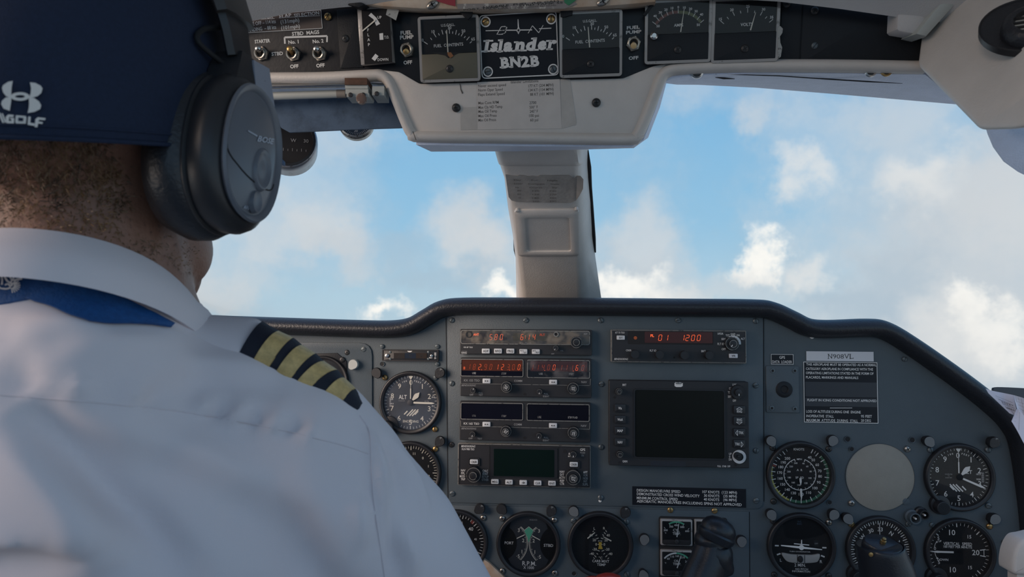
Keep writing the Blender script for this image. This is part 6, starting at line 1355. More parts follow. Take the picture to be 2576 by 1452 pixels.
# ------------------------------------------------------------------ the pilot
from mathutils.bvhtree import BVHTree
pil = bpy.data.objects.new('person', None); COL.objects.link(pil); pil.location = (-.272, .46, .55)
tag(pil, 'person in a white uniform shirt and navy cap seen from behind, headset over the ears', 'person')
B0 = pil.location
HX, HY, HZ = -.270, .447, 1.2 + .082; NY = HY + .014           # centre of the head at ear height
def ell(b, c, r, m, rot=None, n=24, k=14):
    rg = []
    for i in range(1, k):
        a = -pi/2 + pi*i/k; rg.append([Vector((r[0]*cos(a)*cos(2*pi*j/n), r[1]*cos(a)*sin(2*pi*j/n), r[2]*sin(a))) for j in range(n)])
    if rot: rg = [[rot @ p for p in q] for q in rg]
    b.loft([[tuple(p + Vector(c)) for p in q] for q in rg], m)
def caps(b, pts, m, n=18):
    """tapered limb through (x, y, z, r) with rounded ends"""
    P = [Vector(p[:3]) for p in pts]; rr = [p[3] for p in pts]
    b.tube(P, rr, m, n)
    for p, r in zip(P, rr): ell(b, p, (r, r, r), m, None, 16, 10)
def remesh(b, name, size, smooth_it, m, lap=.5):
    o = b.build('tmp', None, smooth=0)
    md = o.modifiers.new('r', 'REMESH'); md.mode = 'VOXEL'; md.voxel_size = size
    sm = o.modifiers.new('s', 'SMOOTH'); sm.factor = lap; sm.iterations = smooth_it
    dg = bpy.context.evaluated_depsgraph_get(); me = bpy.data.meshes.new_from_object(o.evaluated_get(dg)); bpy.data.objects.remove(o)
    me.name = name; me.materials.clear(); me.materials.append(m)
    me.polygons.foreach_set('use_smooth', [True]*len(me.polygons)); return me
def co_of(me): a = np.empty(len(me.vertices)*3); me.vertices.foreach_get('co', a); return a.reshape(-1, 3)
def no_of(me): a = np.empty(len(me.vertices)*3); me.vertices.foreach_get('normal', a); return a.reshape(-1, 3)
def add_me(me, name, parent, **k):
    o = bpy.data.objects.new(name, me); COL.objects.link(o); o.parent = parent; o.matrix_parent_inverse = Matrix.Translation(-B0); return tag(o, **k)
skin = mat('skin', (.31, .155, .105), .5, bump=.35, bscale=500, col2=(.24, .115, .075), vscale=60, wear=(.12, .065, .048), wscale=330, wlo=.60)
hairm = mat('hair', (.060, .034, .020), .6, col2=(.025, .015, .011), vscale=120)
Hd = lambda x, y, z: (HX + x, HY + y, HZ + z)
# body: head with face, neck, trunk, arms and hands in one skin
b = MB(); s_ = 'black'
ell(b, Hd(0, -.008, .050), (.075, .096, .092), s_); ell(b, Hd(0, .022, -.008), (.064, .078, .080), s_); ell(b, Hd(0, .050, -.068), (.046, .044, .042), s_); ell(b, Hd(0, .072, -.088), (.022, .020, .018), s_)
ell(b, Hd(0, .088, .048), (.050, .018, .016), s_)
caps(b, [Hd(0, .106, -.012) + (.012,), Hd(0, .096, .020) + (.008,), Hd(0, .088, .040) + (.007,)], s_)
for sx in (-1, 1):
    ell(b, Hd(sx*.013, .098, -.014), (.008, .008, .007), s_); ell(b, Hd(sx*.074, -.004, -.004), (.008, .020, .030), s_); ell(b, Hd(sx*.042, .068, .005), (.020, .016, .018), s_)
    ell(b, Hd(sx*.046, .030, -.055), (.014, .032, .026), s_)
ell(b, Hd(0, .092, -.045), (.022, .012, .006), s_); ell(b, Hd(0, .090, -.056), (.019, .012, .006), s_)
caps(b, [Hd(0, -.008, .030) + (.060,), Hd(0, -.006, -.030) + (.0575,), Hd(0, -.006, -.080) + (.062,), Hd(0, .002, -.120) + (.070,)], s_)
SHX = -.262; S0 = (SHX, .455, 1.2)
ell(b, (SHX, .470, 1.2 - .27), (.140, .085, .17), s_); ell(b, (SHX, .475, 1.2 - .46), (.140, .095, .14), s_)
ARM = {1: [(.128, .006, -.150, .040), (.175, .045, -.20, .041), (.200, .090, -.315, .036), (.165, .150, -.352, .034), (.120, .225, -.36, .026)], -1: [(-.128, .006, -.150, .040), (-.190, .03, -.20, .041), (-.225, .065, -.33, .036), (-.180, .140, -.365, .034), (-.120, .215, -.37, .026)]}
for sx in (1, -1):
    P = [(S0[0] + x, S0[1] + y, S0[2] + z, r) for x, y, z, r in ARM[sx]]; caps(b, P, s_)
    w = P[-1]; hx, hy, hz = w[0] - sx*.012, w[1] + .05, w[2] - .005
    ell(b, (hx, hy, hz), (.038, .048, .015), s_)
    for i, L in enumerate((.062, .070, .066, .052)):
        fx = hx + sx*(-.027 + .018*i); caps(b, [(fx, hy + .035, hz, .0085), (fx, hy + .035 + L*.5, hz + .002, .0082), (fx, hy + .035 + L*.8, hz - .018, .0075), (fx, hy + .030 + L*.78, hz - .036, .0065)], s_, 10)
    caps(b, [(hx - sx*.030, hy - .015, hz, .011), (hx - sx*.050, hy + .012, hz - .006, .0095), (hx - sx*.052, hy + .038, hz - .016, .008)], s_, 10)
me = remesh(b, 'body', .0042, 4, skin)
body = add_me(me, 'body', pil)
bvh_body = BVHTree.FromPolygons([tuple(v.co) for v in me.vertices], [tuple(p.vertices) for p in me.polygons])
for sx in (-1, 1):
    b = MB(); ell(b, Hd(sx*.031, .080, .026), (.0125,)*3, 'paperw', None, 18, 12); b.lathe([(.0055, 0), (.003, .001), (.0005, .0012)], 'ink', 14, cap1=True)
    nv = len(b.v) - 42; e = Hd(sx*.031, .0925, .026)
    b.v = b.v[:nv] + [(e[0] + x, e[1] + z, e[2] + y) for x, y, z in b.v[nv:]]
    o = b.build('eye', pil); o.matrix_parent_inverse = Matrix.Translation(-B0)
# cropped hair: thousands of short curled strands on the back and sides of the head
C = co_of(me); Nn = no_of(me); rs = np.random.RandomState(3)
rel = C - np.array([HX, HY, HZ])
back = (rel[:, 2] > -.075) & (rel[:, 2] < .11) & (rel[:, 1] < .03 + np.clip(rel[:, 2], -.05, .05)*.3) & (np.abs(rel[:, 0]) < .1) & ~((rel[:, 1] > -.062) & (rel[:, 2] > -.052) & (np.abs(rel[:, 0]) > .045))
low = np.clip((rel[:, 2] + .075)/.04, 0, 1); side = np.clip((.03 - rel[:, 1])/.035, 0, 1)
idx = np.where(back & (rs.rand(len(C)) < low*side*1.0 + .02))[0]
V = []; Fc = []
for i in np.repeat(idx, 8):
    if rel[i, 2] > .045 and rs.rand() < .7: continue
    p = C[i] + rs.normal(0, .0022, 3); n_ = Nn[i]; t_ = np.cross(n_, rs.normal(0, 1, 3)); t_ /= np.linalg.norm(t_) + 1e-9
    dn = np.array([.0, .0, -1.0]); L = rs.uniform(.003, .0062) * (.55 + .45*low[i]); d1 = n_*.55 + t_*.6 + dn*.25; d2 = n_*.15 + t_*.9 + dn*.5; w = np.cross(d1, n_); w = w/(np.linalg.norm(w) + 1e-9)*.00028
    q1 = p + d1*L*.5; q2 = q1 + d2*L*.5; k = len(V)
    V += [tuple(p - w), tuple(p + w), tuple(q1 + w*.9), tuple(q1 - w*.9), tuple(q2)]; Fc += [(k, k+1, k+2, k+3), (k+3, k+2, k+4)]
hm = bpy.data.meshes.new('hair'); hm.from_pydata(V, [], Fc); hm.materials.append(mat('hair_strand', (.27, .145, .062), .5, col2=(.035, .019, .011), vscale=70)); add_me(hm, 'hair', pil, kind='stuff')
# ------------------------------------------------------------------ shirt
cloth = mat('shirt_cotton', (.76, .685, .70), .8, bump=.12, bscale=1500)
b = MB()
ell(b, (SHX, .462, 1.2 - .25), (.178, .118, .235), s_); ell(b, (SHX, .470, 1.2 - .44), (.165, .120, .20), s_)
ell(b, (SHX, .440, 1.2 - .16), (.150, .098, .125), s_); b.tube([(HX + .004, NY - .030, 1.2 - .13), (HX + .002, NY - .028, 1.2 - .06), (HX + .0, NY - .020, 1.2 - .030), (HX, NY - .013, 1.2 - .008)], [.105, .088, .076, .073], s_, 24)
for sx in (1, -1):
    X = lambda x, y, z, r: (SHX + sx*x, .455 + y, 1.2 + z, r)
    caps(b, [X(.030, -.008, -.064, .050), X(.080, .0, -.086, .059), X(.120, .002, -.109, .058), X(.140, .006, -.132, .057)], s_)
    if sx > 0: caps(b, [X(.142, .006, -.140, .058), X(.166, .030, -.184, .063), X(.192, .064, -.250, .064), X(.205, .090, -.320, .058)], s_)
    else: caps(b, [X(.150, .006, -.125, .062), X(.182, .022, -.180, .064), X(.212, .048, -.250, .064), X(.228, .07, -.330, .058)], s_)
me = remesh(b, 'shirt', .0046, 14, cloth)
# folds: soft ridges fanning from the middle of the yoke, laid along lines on the back
C = co_of(me); Nn = no_of(me)
def seam_pts(P, depth=.36): return [np.array(at(x, y, depth)) for x, y in P]
bv0 = BVHTree.FromPolygons([tuple(v) for v in C], [tuple(p.vertices) for p in me.polygons])
def cast(px, py, bv, off=0.0, fallback=.42):
    h = bv.ray_cast(CAM, ray(px, py).normalized())
    if h[0] is None: return at(px, py, fallback), Vector((0, -1, 0))
    return h[0] + h[1]*off, h[1]
def fold(P, wid, amp):
    global C
    Q = np.array([cast(x, y, bv0)[0] for x, y in smoothpath(P, 6)]); n = len(Q); best = np.full(len(C), 9.0); par = np.zeros(len(C))
    sel = np.where(np.linalg.norm(C - Q.mean(0), axis=1) < .30)[0]; S_ = C[sel]; bd = np.full(len(sel), 9.0); bp_ = np.zeros(len(sel))
    for i in range(n-1):
        a, d = Q[i], Q[i+1] - Q[i]; t_ = np.clip(((S_ - a) @ d)/(d @ d + 1e-12), 0, 1); dist = np.linalg.norm(S_ - (a + t_[:, None]*d), axis=1)
        m_ = dist < bd; bd[m_] = dist[m_]; bp_[m_] = (i + t_[m_])/(n-1)
    C[sel] += Nn[sel] * (2.1*amp * np.exp(-(bd/wid)**2) * np.sin(np.clip(bp_, .02, .98)*pi)**.6)[:, None]
fold([(30, 1010), (180, 1140), (330, 1280), (470, 1452)], .011, -.0075); fold([(40, 1060), (130, 1200), (230, 1380), (270, 1452)], .016, .0040); fold([(60, 1020), (260, 1120), (480, 1210), (640, 1330)], .014, -.0035)
fold([(90, 1030), (300, 1100), (560, 1170), (800, 1290)], .010, .0025); fold([(560, 1260), (680, 1330), (790, 1452)], .014, -.003); fold([(700, 1180), (800, 1260), (870, 1400), (890, 1480)], .012, .003)
fold([(60, 930), (220, 880), (380, 860), (480, 856)], .012, .0040); fold([(100, 900), (300, 855), (440, 850)], .007, -.0030); fold([(380, 965), (520, 955), (640, 960), (740, 985)], .010, -.0028); fold([(320, 940), (520, 930), (700, 950)], .010, .0028)
fold([(20, 850), (160, 820), (280, 845)], .010, .003); fold([(0, 915), (60, 950), (80, 985)], .008, -.0022)
for x0, y0, a in ((510, 1030, .0022), (555, 1040, -.0022), (600, 1050, .0022), (640, 1062, -.0022), (690, 1072, .0022), (735, 1080, -.0022), (780, 1098, .0018), (390, 1010, -.002), (340, 1000, .002), (200, 985, .002)): fold([(x0 + 12, y0 - 42), (x0, y0), (x0 + 2, y0 + 14)], .006, a)
for P, w_, a in (([(925, 1080), (950, 1160), (960, 1270), (970, 1420)], .005, .0030), ([(960, 1090), (1000, 1180), (1010, 1260)], .005, -.0022), ([(985, 1110), (1040, 1200), (1080, 1300)], .006, .0022), ([(940, 1200), (965, 1330), (1000, 1452)], .007, -.0030), ([(880, 1260), (905, 1300), (915, 1380)], .008, .0035), ([(1000, 1330), (1030, 1390), (1040, 1452)], .006, .003)): fold(P, w_, a)
me.vertices.foreach_set('co', C.ravel()); me.update()
shirt = add_me(me, 'shirt', pil)
bvs = BVHTree.FromPolygons([tuple(v) for v in C], [tuple(p.vertices) for p in me.polygons])
def worldpart(b, name, parent, **k):
    sm = k.pop('smooth', 50); o = b.build(name, None, smooth=sm, **k); o.parent = parent; return o
def seam(P, r=.00045, off=.0002, m=cloth, n=8):
    b = MB(); Q = [cast(x, y, bvs, off)[0] for x, y in smoothpath(P, n)]; b.tube([tuple(p) for p in Q], r, m, 6); return b
b = seam([(0, 994), (150, 1005), (330, 1022), (500, 1042), (700, 1080), (860, 1120), (928, 1142)]); o = worldpart(b, 'yoke_seam', shirt)
b = seam([(905, 1045), (930, 1090), (935, 1180), (945, 1290), (968, 1452)]); worldpart(b, 'sleeve_seam', shirt)
# collar
def collar_ring(f0, f1, steps=60, m=cloth, th=.0016, lift=.006):
    """f0/f1: angle from the nape -> (x, y, z) of upper and lower edge"""
    rows = []
    b = MB(); n = steps + 1; U = [f0(-165 + 330*i/steps) for i in range(n)]; Lw = [f1(-165 + 330*i/steps) for i in range(n)]
    rings = []
    for u, l in zip(U, Lw):
        u, l = Vector(u), Vector(l); c_ = Vector((HX, NY - .012, u.z)); out = (u - c_); out.z = 0; out.normalize(); md = (u + l)/2 + out*lift
        up_in = u - out*.004 - Vector((0, 0, .002))
        rings.append([tuple(up_in - Vector((0, 0, .02))), tuple(up_in), tuple(u - out*.001 + Vector((0, 0, .0015))), tuple(u + out*.0015 - Vector((0, 0, .0005))), tuple(u*.72 + l*.28 + out*lift*.8), tuple(md), tuple(u*.25 + l*.75 + out*lift*.7), tuple(l + out*.001), tuple(l - out*.002), tuple(md - out*.005)])
    b.loft(rings, m); return b
def up(a):
    s, c = sin(R(a)), cos(R(a)); return (HX + .001 + .0615*s, NY - .016 - .079*c, 1.2 + .0305 - .022*(1-c) - .012*(1-c)**2 + .002*s)
def lo(a):
    s, c = sin(R(a)), cos(R(a)); return (HX + .004 + .074*s, NY - .018 - .096*c, 1.2 + .006 - .033*(1-c) - .012*(1-c)**2 + .002*s)
b = collar_ring(up, lo); worldpart(b, 'collar', shirt, smooth=60)
# neck strap below the collar: two crossing ribbed bands
strapm = mat('strap_blue', (.008, .085, .27), .6, bump=.5, bscale=800, col2=(.005, .060, .20), vscale=300)
def band(P0, P1, name, off=.0024, th=.0016):
    A = smoothpath(P0, 5); Bq = smoothpath(P1, 5); b = MB(); rings = []
    for (x, y), (u, v) in zip(A, Bq):
        pts = [];
        for k in range(5):
            t_ = k/4; p, n_ = cast(x + (u-x)*t_, y + (v-y)*t_, bvs, off, .40); pts.append(p + n_*.001*(1 - abs(2*t_-1)))
        nrm = n_; rings.append([tuple(p) for p in pts] + [tuple(p - nrm*th) for p in reversed(pts)])
    b.loft(rings, strapm); return worldpart(b, name, strap, smooth=50)
strap = bpy.data.objects.new('neck_strap', None); COL.objects.link(strap); strap.parent = pil; strap.matrix_parent_inverse = Matrix.Translation(-B0); strap.location = (0, 0, 0)
strap.parent = pil; strap.matrix_parent_inverse = Matrix.Identity(4); strap.location = (0, 0, .6)
strap['label'] = 'ribbed blue neck strap with a white knot emblem'
def wp2(b, name, smooth=50, **k):
    o = b.build(name, None, smooth=smooth, **k); o.parent = strap; o.matrix_parent_inverse = Matrix.Translation(-(B0 + Vector((0, 0, .6)))); return o
def band2(P0, P1, name, off):
    A = smoothpath(P0, 5); Bq = smoothpath(P1, 5); b = MB(); rings = []
    for (x, y), (u, v) in zip(A, Bq):
        pts = []; n0 = None
        for k in range(5):
            t_ = k/4; p, n_ = cast(x + (u-x)*t_, y + (v-y)*t_, bvs, off, .40); n0 = n0 or n_; pts.append(p + n_*.0012*(1 - abs(2*t_-1)))
        rings.append([tuple(p) for p in pts] + [tuple(p - n0*.0016) for p in reversed(pts)])
    b.loft(rings, strapm); return wp2(b, name)
band2([(-60, 690), (0, 692), (90, 700), (180, 712), (250, 735)], [(-60, 772), (0, 766), (60, 757), (95, 750), (140, 752)], 'band', .0016)
band2([(150, 716), (215, 712), (270, 735), (330, 765), (390, 798), (432, 822)], [(70, 755), (130, 780), (195, 806), (270, 822), (350, 822), (425, 829)], 'band', .0034)
b = MB()
def wcast(px, py, off): return cast(px, py, bvs, off, .40)[0]
def decal(b, P, m, caster, off):
    Q = [caster(x, y, off) for x, y in P]; b.add([tuple(q) for q in Q], [tuple(reversed(range(len(Q)))), tuple(range(len(Q)))][:1], m)
def stroke(b, P, w, m, caster, off, sub=3):
    P = smoothpath(P, sub) if len(P) > 2 else P
    for (x0, y0), (x1, y1) in zip(P, P[1:]):
        d = Vector((x1-x0, y1-y0)).normalized(); n_ = Vector((-d.y, d.x))*w/2
        decal(b, [(x0 + n_.x, y0 + n_.y), (x1 + n_.x, y1 + n_.y), (x1 - n_.x, y1 - n_.y), (x0 - n_.x, y0 - n_.y)], m, caster, off)
K9 = crop(0, 340, 2.792)
for P in ([(20, 1010), (35, 1035), (25, 1065), (40, 1095), (75, 1105), (110, 1095)], [(45, 1012), (55, 1040), (52, 1075)], [(70, 1020), (85, 1050), (120, 1070), (150, 1060)], [(110, 1090), (90, 1070), (70, 1080)], [(100, 1020), (120, 1045), (160, 1040), (185, 1035)], [(130, 1030), (110, 1060), (120, 1085)]):
    stroke(b, [K9(*p) for p in P], 4.2, 'white', wcast, .0045)
for i in range(9):
    a = R(-75 + 17*i); c0 = (112, 1082); stroke(b, [K9(c0[0] + 20*sin(-a+1.2), c0[1] + 16*cos(-a+1.2)), K9(c0[0] + 62*sin(-a+1.2), c0[1] + 52*cos(-a+1.2))], 2.4, 'white', wcast, .0045)
wp2(b, 'emblem', smooth=0, kind='stuff')
# ------------------------------------------------------------------ shoulder strap and braided slide
KE = crop(400, 740, 3.157)
dfun = lambda x: .425 + (x - 602)/(899 - 602)*.020
def strip(up_, lo_, m, name, parent, dl=None, bulge=.006, rise=.024, th=.003, off=.001):
    """cloth between two pixel edges on the shoulder: the lower edge lies on the shirt, the upper runs over the crest"""
    b = MB(); rings = []
    for (x0, y0), (x1, y1) in zip(up_, lo_):
        lw, n_ = cast(x1, y1, bvs, off, .42); d0 = min(max(lw.y, dfun(x1) - .006), dfun(x1) + .004); lw = at(x1, y1, d0); top = at(x0, y0, d0 + rise); rg = []
        out = Vector((.35, -.75, .55)).normalized()
        for k in range(8):
            t_ = k/7; p = lw*(1-t_) + top*t_ + out*bulge*sin(pi*min(1, t_*1.02))**.8; rg.append(p)
        over = top + Vector((-.014, .030, -.024)); rg.append(top*.6 + over*.4 + Vector((0, 0, .0035))); rg.append(over)
        rings.append([tuple(p) for p in rg] + [tuple(p + Vector((-.001, .003, -.004))) for p in reversed(rg)])
    b.loft(rings, m); return b
ep = bpy.data.objects.new('epaulette', None); COL.objects.link(ep); ep.parent = pil; ep.location = (.15, -.02, .58); ep['label'] = 'navy shoulder slide with four gold braid stripes'
def wp3(b, name, smooth=50, **k):
    o = b.build(name, None, smooth=smooth, **k); o.parent = ep; o.matrix_parent_inverse = Matrix.Translation(-(B0 + Vector(ep.location))); return o
UP = [(820, 215), (950, 290), (1065, 345), (1135, 400), (1245, 470), (1310, 530), (1415, 600), (1475, 665), (1565, 755), (1620, 880)]
LO = [(640, 460), (755, 512), (875, 572), (935, 605), (1040, 680), (1090, 700), (1200, 745), (1310, 785), (1455, 850), (1575, 920)]
b = strip([KE(*p) for p in smoothpath(UP, 4)], [KE(*p) for p in smoothpath(LO, 4)], 'navyc', 'slide', ep); wp3(b, 'slide')
SU, SL = smoothpath(UP, 4), smoothpath(LO, 4)
for i in (1, 3, 5, 7):
    u, l = SU[i*4:i*4+5], SL[i*4:i*4+5]
    b = strip([KE(*p) for p in u], [KE(*p) for p in l], 'gold', 'stripe', ep, bulge=.0074, off=.0018); wp3(b, 'stripe')
upw = [KE(*p) for p in ((105, 262), (190, 215), (300, 180), (420, 166), (600, 178), (740, 188), (800, 208), (822, 232))]; low = [KE(*p) for p in ((110, 285), (220, 300), (300, 335), (380, 380), (450, 410), (540, 440), (610, 455), (650, 458))]
b = strip(smoothpath(upw, 3), smoothpath(low, 3), cloth, 'tab', shirt, bulge=.004, rise=.030); worldpart(b, 'shoulder_tab', shirt)
# ------------------------------------------------------------------ cap
capm = mat('cap_navy', (.0085, .019, .052), .85, bump=.3, bscale=1400, col2=(.006, .014, .040), vscale=500)
CXc, CYc, CZc = HX + .004, HY - .004, HZ + .006
def capp(a, t_, off=0.0):
    """a: degrees from the back, t: 0 rim .. 1 crown"""
    s, c = sin(R(a)), cos(R(a)); z = sin(t_*pi/2)**1.0; k = max(0.0, cos(t_*pi/2))**.40
    rx, ry = .0865 + off, .1180 + off
    fr = max(0.0, -c); return (CXc + rx*k*s, CYc - ry*k*c, CZc + (.142 + off)*z + .040*fr*(1-t_) - .017*max(0.0, c)*(1-t_))
b = MB(); n = 72; rows = [[capp(360*i/n, t_, -.003) for i in range(n)] for t_ in (.0, .03)] 
rows = [[capp(360*i/n, .02, -.004) for i in range(n)], [capp(360*i/n, 0, -.003) for i in range(n)], [capp(360*i/n, 0, .0) for i in range(n)]] + [[capp(360*i/n, t_) for i in range(n)] for t_ in [k/24 for k in range(1, 24)] + [.985]]
# cloth unevenness
rng = lambda p: noise.noise(Vector(p)*28)*.0016 + noise.noise(Vector(p)*9 + Vector((3, 1, 2)))*.003
for r_ in range(3, len(rows)):
    for i, p in enumerate(rows[r_]):
        v = Vector(p); o_ = (v - Vector((CXc, CYc, CZc + .03))).normalized(); rows[r_][i] = tuple(v + o_*rng(p)*min(1, (r_-2)/4))
b.loft(rows, capm, False, True)
cme_v, cme_f = list(b.v), list(b.f); bvc = BVHTree.FromPolygons(cme_v, cme_f)
cap = bpy.data.objects.new('cap', None); COL.objects.link(cap); cap.parent = pil; cap.location = (0, 0, .74); cap['label'] = 'navy cap with a white emblem and lettering on the back'
def wpc(b, name, smooth=60, **k):
    o = b.build(name, None, smooth=smooth, **k); o.parent = cap; o.matrix_parent_inverse = Matrix.Translation(-(B0 + Vector(cap.location))); return o
wpc(b, 'crown', subsurf=1)
b = MB(); top, bot = [], []
for i in range(25):
    a = R(-70 + 140*i/24); rim = Vector(capp(180 + math.degrees(a), 0)); q = min(1, sin((i/24)*pi)*1.9)**.5; f = .072*q
    top.append([rim + Vector(((rim.x - CXc)*.14*k, f*k, .003 - .008*k*k*q - .006*(sin(a))**2*k)) for k in (0, .3, .6, .85, 1)])
V = [tuple(p) for r_ in top for p in r_] + [tuple(p - Vector((0, 0, .003))) for r_ in top for p in r_]; k = 125
f = [(i*5+j, (i+1)*5+j, (i+1)*5+j+1, i*5+j+1) for i in range(24) for j in range(4)]; f += [tuple(q+k for q in reversed(ff)) for ff in f[:]] + [(i*5+4, (i+1)*5+4, (i+1)*5+4+k, i*5+4+k) for i in range(24)]
b.add(V, f, mat('brim_blue', (.014, .055, .16), .8)); wpc(b, 'brim')
def ccast(px, py, off): 
    h = bvc.ray_cast(CAM, ray(px, py).normalized()); return h[0] + h[1]*off if h[0] is not None else at(px, py, .36)
for A_ in (0, 180):
    b = MB(); b.tube([tuple(capp(A_ + (0 if A_ else 0), k/30, .0012)) for k in range(1, 30)], .0010, capm, 6); wpc(b, 'panel_seam')
b = MB(); b.tube([tuple(capp(a, .025, .0003)) for a in range(0, 361, 6)], .0007, capm, 6); b.tube([tuple(capp(a, 0, .0003)) for a in range(0, 361, 6)], .0012, capm, 6); wpc(b, 'sweatband_edge')
KH = crop(0, 0, 3.578)
b = MB(); W = mat('logo_white', (.80, .74, .68), .7)
for P in ([(122, 737), (80, 745), (35, 775), (25, 800), (35, 840), (60, 870), (85, 884), (110, 888), (108, 850), (112, 790)], [(110, 884), (60, 885), (25, 915), (18, 945), (40, 985), (95, 1005), (102, 960), (108, 920)],
          [(272, 750), (320, 755), (365, 780), (382, 805), (370, 845), (340, 872), (300, 886), (262, 890), (278, 850), (282, 800)], [(262, 886), (310, 890), (350, 920), (370, 955), (360, 990), (310, 1015), (252, 1024), (262, 980), (265, 940)]):
    decal(b, [KH(*p) for p in P], W, ccast, .0016)
for i in range(24):
    a0, a1 = 2*pi*i/24, 2*pi*(i+1)/24; decal(b, [KH(186 + 82*cos(a0), 877 + 38*sin(a0)), KH(186 + 82*cos(a1), 877 + 38*sin(a1)), KH(186 + 42*cos(a1), 877 + 13*sin(a1)), KH(186 + 42*cos(a0), 877 + 13*sin(a0))], W, ccast, .0017)
for P in ([(65, 1112), (60, 1060), (82, 1038), (132, 1042), (128, 1062), (92, 1060), (86, 1096), (110, 1098), (112, 1082), (98, 1080), (100, 1068), (136, 1070), (134, 1118), (70, 1116)],
          [(150, 1045), (235, 1052), (242, 1066), (236, 1120), (150, 1118), (146, 1100)], [(258, 1056), (280, 1058), (276, 1112), (316, 1118), (312, 1140), (252, 1130)], [(322, 1080), (340, 1062), (410, 1070), (404, 1088), (350, 1084), (346, 1100), (386, 1106), (380, 1122), (342, 1118), (336, 1152), (314, 1150)]):
    for tri_ in __import__('mathutils').geometry.tessellate_polygon([[Vector((x, y, 0)) for x, y in P]]): decal(b, [KH(*P[i]) for i in tri_], W, ccast, .0017)
decal(b, [KH(*p) for p in ((170, 1066), (216, 1070), (212, 1100), (170, 1098))], capm, ccast, .0021)
for P in ([(-10, 1020), (10, 1022), (48, 1112), (30, 1112)], [(20, 1030), (34, 1028), (64, 1100), (56, 1116)]): decal(b, [KH(*p) for p in P], W, ccast, .0017)
wpc(b, 'logo', smooth=0, kind='stuff')
# ------------------------------------------------------------------ headset
hd = bpy.data.objects.new('headset', None); COL.objects.link(hd); tag(hd, 'black over-ear aviation headset worn over the navy cap', 'headset')
def cup(sx):
    ctr = Vector((HX + sx*.113, HY - .025, HZ + .000)); n_ = Vector((sx*1.0, -.16, .02)).normalized(); upv = Vector((0, .30, 1)); upv = (upv - n_*upv.dot(n_)).normalized(); w_ = upv.cross(n_)
    if sx < 0: w_ = -w_
    f = lambda a, b_, h: tuple(ctr + w_*a + upv*b_ + n_*h - hd.location)
    rr = lambda ra, rb, h, da=0, db=0, ex=.9: [f(da + ra*abs(cos(t))**ex*math.copysign(1, cos(t)), db + rb*abs(sin(t))**ex*math.copysign(1, sin(t)), h) for t in [2*pi*i/48 for i in range(48)]]
    return f, rr
PLm = mat('headset_plastic', (.022, .022, .025), .38, bump=.08, bscale=900); SLm = mat('headset_slate', (.13, .14, .165), .34); BLm = mat('headset_band', (.04, .036, .034), .4)
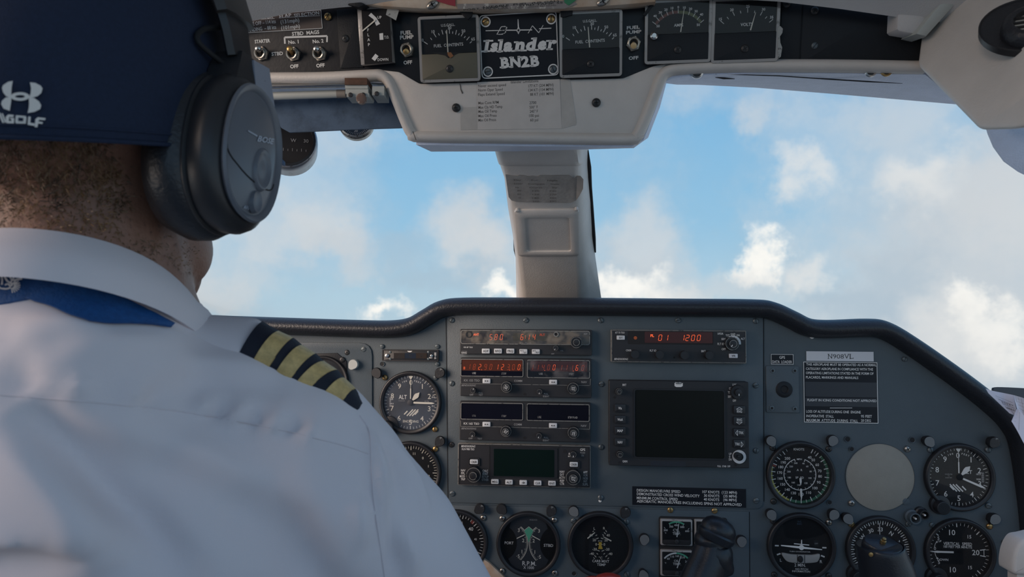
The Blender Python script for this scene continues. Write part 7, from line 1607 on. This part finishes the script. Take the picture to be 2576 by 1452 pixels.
for sx in (1, -1):
    f, rr = cup(sx)
    b = MB(); b.loft([rr(.030, .042, -.050), rr(.036, .048, -.047), rr(.0405, .0525, -.038), rr(.0408, .0528, -.029), rr(.038, .050, -.022), rr(.034, .046, -.021)], 'rubber'); b.build('ear_cushion', hd, smooth=60)
    b = MB(); b.loft([rr(.035, .047, -.026), rr(.0375, .0495, -.024), rr(.0378, .0498, -.0205), rr(.0358, .0478, -.0195), rr(.0366, .0486, -.0175), rr(.0378, .0495, -.011), rr(.0366, .0480, -.006), rr(.0330, .0440, -.0025), rr(.0305, .0415, -.0015)], PLm, cap1=False)
    c_ = b.build('ear_cup', hd, smooth=40)
    b = MB(); b.loft([rr(.0305, .0415, -.0015), rr(.0322, .0430, .0006), rr(.0312, .0420, .0022), rr(.0290, .0395, .0014), rr(.0278, .0382, .0000), rr(.021, .030, .0022), rr(.010, .015, .0034), rr(.002, .003, .0037)], SLm, False, True); b.build('face_plate', hd, smooth=60)
    # hinge pod above the cup, slider and yoke arm
    b = MB(); b.loft([[f(x, y, h) for x, y, h in ((-.020, .028, -.022), (.018, .031, -.022), (.021, .031, -.005), (-.022, .028, -.005))], [f(x, y, h) for x, y, h in ((-.022, .046, -.024), (.018, .050, -.024), (.019, .050, -.004), (-.020, .046, -.005))], [f(x, y, h) for x, y, h in ((-.014, .064, -.026), (.013, .068, -.026), (.013, .068, -.008), (-.013, .064, -.009))]], PLm); b.build('yoke', hd, smooth=30)
    b = MB(); b.loft([[f(x, y, h) for x, y, h in ((-.001, .041, -.003), (.020, .044, -.002), (.020, .044, -.009), (-.001, .041, -.009))], [f(x, y, h) for x, y, h in ((-.003, .064, -.007), (.014, .069, -.006), (.014, .069, -.013), (-.003, .064, -.013))]], mat('slider_grey', (.28, .30, .36), .4)); o = b.build('slider', hd, smooth=0)
    if sx > 0:
        b = MB()
        for z_, (a, bb) in enumerate(((.010, .054),)): 
            V_, F_, wd = glyphs('R', .02, 1); b.add([f(a + x*.004, bb + y*.0045, -.0045) for x, y in V_], F_, 'ink')
        b.build('side_mark', o, smooth=0)
        b = MB(); hf = lambda x, y: float(np.interp(math.hypot(x/.0278, y/.0382), [0, .38, .77, 1.0, 1.1], [.0037, .0034, .0022, .0, .0006])) + .0002; P = [f(-.0272*cos(R(a)), -.008 - .011*sin(R(a)), hf(-.0272*cos(R(a)), -.008 - .011*sin(R(a)))) for a in range(0, 181, 12)]; b.tube(P, .0005, 'bmat', 6); b.build('split_line', hd)
        b = MB(); b.loft([[f(.006 + .0085*cos(t)*k, -.008 + .0125*sin(t)*k, h) for t in [2*pi*i/24 for i in range(24)]] for k, h in ((1.15, .0028), (1.06, .0050), (.96, .0054), (.80, .0040), (.40, .0038), (.1, .0042))], SLm, False, True); b.build('dimple', hd, smooth=60)
        b = MB(); b.loft([[f(.0055 + .0050*cos(t)*k, -.0295 + .0065*sin(t)*k, h) for t in [2*pi*i/20 for i in range(20)]] for k, h in ((1.15, .0014), (1.02, .0042), (.85, .0036), (.3, .0032))], SLm, False, True); b.build('dimple', hd, smooth=60)
        b = MB(); V_, F_, wd = glyphs('BOSE', .03, 1.0); b.add([f(.006 + x*.0056 + .0012*y, .0120 + .0024*x + y*.0042, hf(.006 + x*.0056, .0120) + .0004) for x, y in V_], F_, mat('logo_silver', (.40, .44, .52), .4)); b.add([f(x, y, hf(x, y) + .0003) for x, y in ((-.0140, .0070), (-.0045, .0084), (-.0045, .0095), (-.0140, .0078))], [(0, 1, 2, 3)], MATS['logo_silver'])
        V_, F_, wd = glyphs('AVIATION', .02, 1.0); b.add([f(.004 + x*.0022, -.0345 + x*.0006 + y*.0022, .0012) for x, y in V_], F_, MATS['logo_silver']); b.build('lettering', hd, kind='stuff', smooth=0)
# headband over the crown, its right arm a broad split bow
fR, _ = cup(1); fL, _ = cup(-1)
eR, eL = Vector(fR(-.004, .064, -.017)), Vector(fL(-.004, .064, -.017)); crown = Vector((CXc, CYc + .012, CZc + .135 + .018))
arcp_ = smoothpath([tuple(eR), tuple(eR*.86 + crown*.14 + Vector((.007, -.006, .018))), tuple(eR*.5 + crown*.5 + Vector((.016, -.008, .030))), tuple(crown), tuple(eL*.5 + crown*.5 + Vector((-.022, .004, .034))), tuple(eL*.86 + crown*.14 + Vector((-.010, .004, .018))), tuple(eL)], 8)
def bow(P, wd, th, m, off=0.0):
    b = MB(); rings = []; Q = [Vector(p) for p in P]; c0 = Vector((CXc, CYc, CZc + .02))
    for i, p in enumerate(Q):
        t_ = (Q[min(i+1, len(Q)-1)] - Q[max(i-1, 0)]).normalized(); o_ = (p - c0); o_ = (o_ - t_*o_.dot(t_)).normalized(); s_w = t_.cross(o_)
        k = wd(i/(len(Q)-1)); p = p + o_*off
        rings.append([tuple(p + s_w*x + o_*y) for x, y in ((-k, 0), (-k*.9, th*.8), (-k*.5, th), (k*.5, th), (k*.9, th*.8), (k, 0), (k*.9, -th*.3), (-k*.9, -th*.3))])
    b.loft(rings, m); return b
n_ = len(arcp_); b = bow(arcp_, lambda t: .0165 + .006*sin(pi*t), .0050, PLm); b.build('headband', hd, smooth=40)
b = bow(arcp_[6:-6], lambda t: .0225 + .003*sin(pi*t), .0066, BLm, .0016); b.build('headband_sleeve', hd, smooth=40)
b = bow(arcp_[14:-14], lambda t: .017, .006, 'rubber', -.008); b.build('crown_pad', hd, smooth=50)
b = MB(); c0 = Vector(arcp_[5]); c1 = Vector(fR(-.010, .060, -.016)); b.tube(smoothpath([tuple(c0 + Vector((-.004, -.008, -.002))), tuple(c0*.8 + c1*.2 + Vector((-.010, -.020, -.004))), tuple(c0*.4 + c1*.6 + Vector((-.010, -.026, -.006))), tuple(c1 + Vector((-.002, -.006, -.006)))], 6), .0016, 'bmat', 10); b.build('cable', hd)
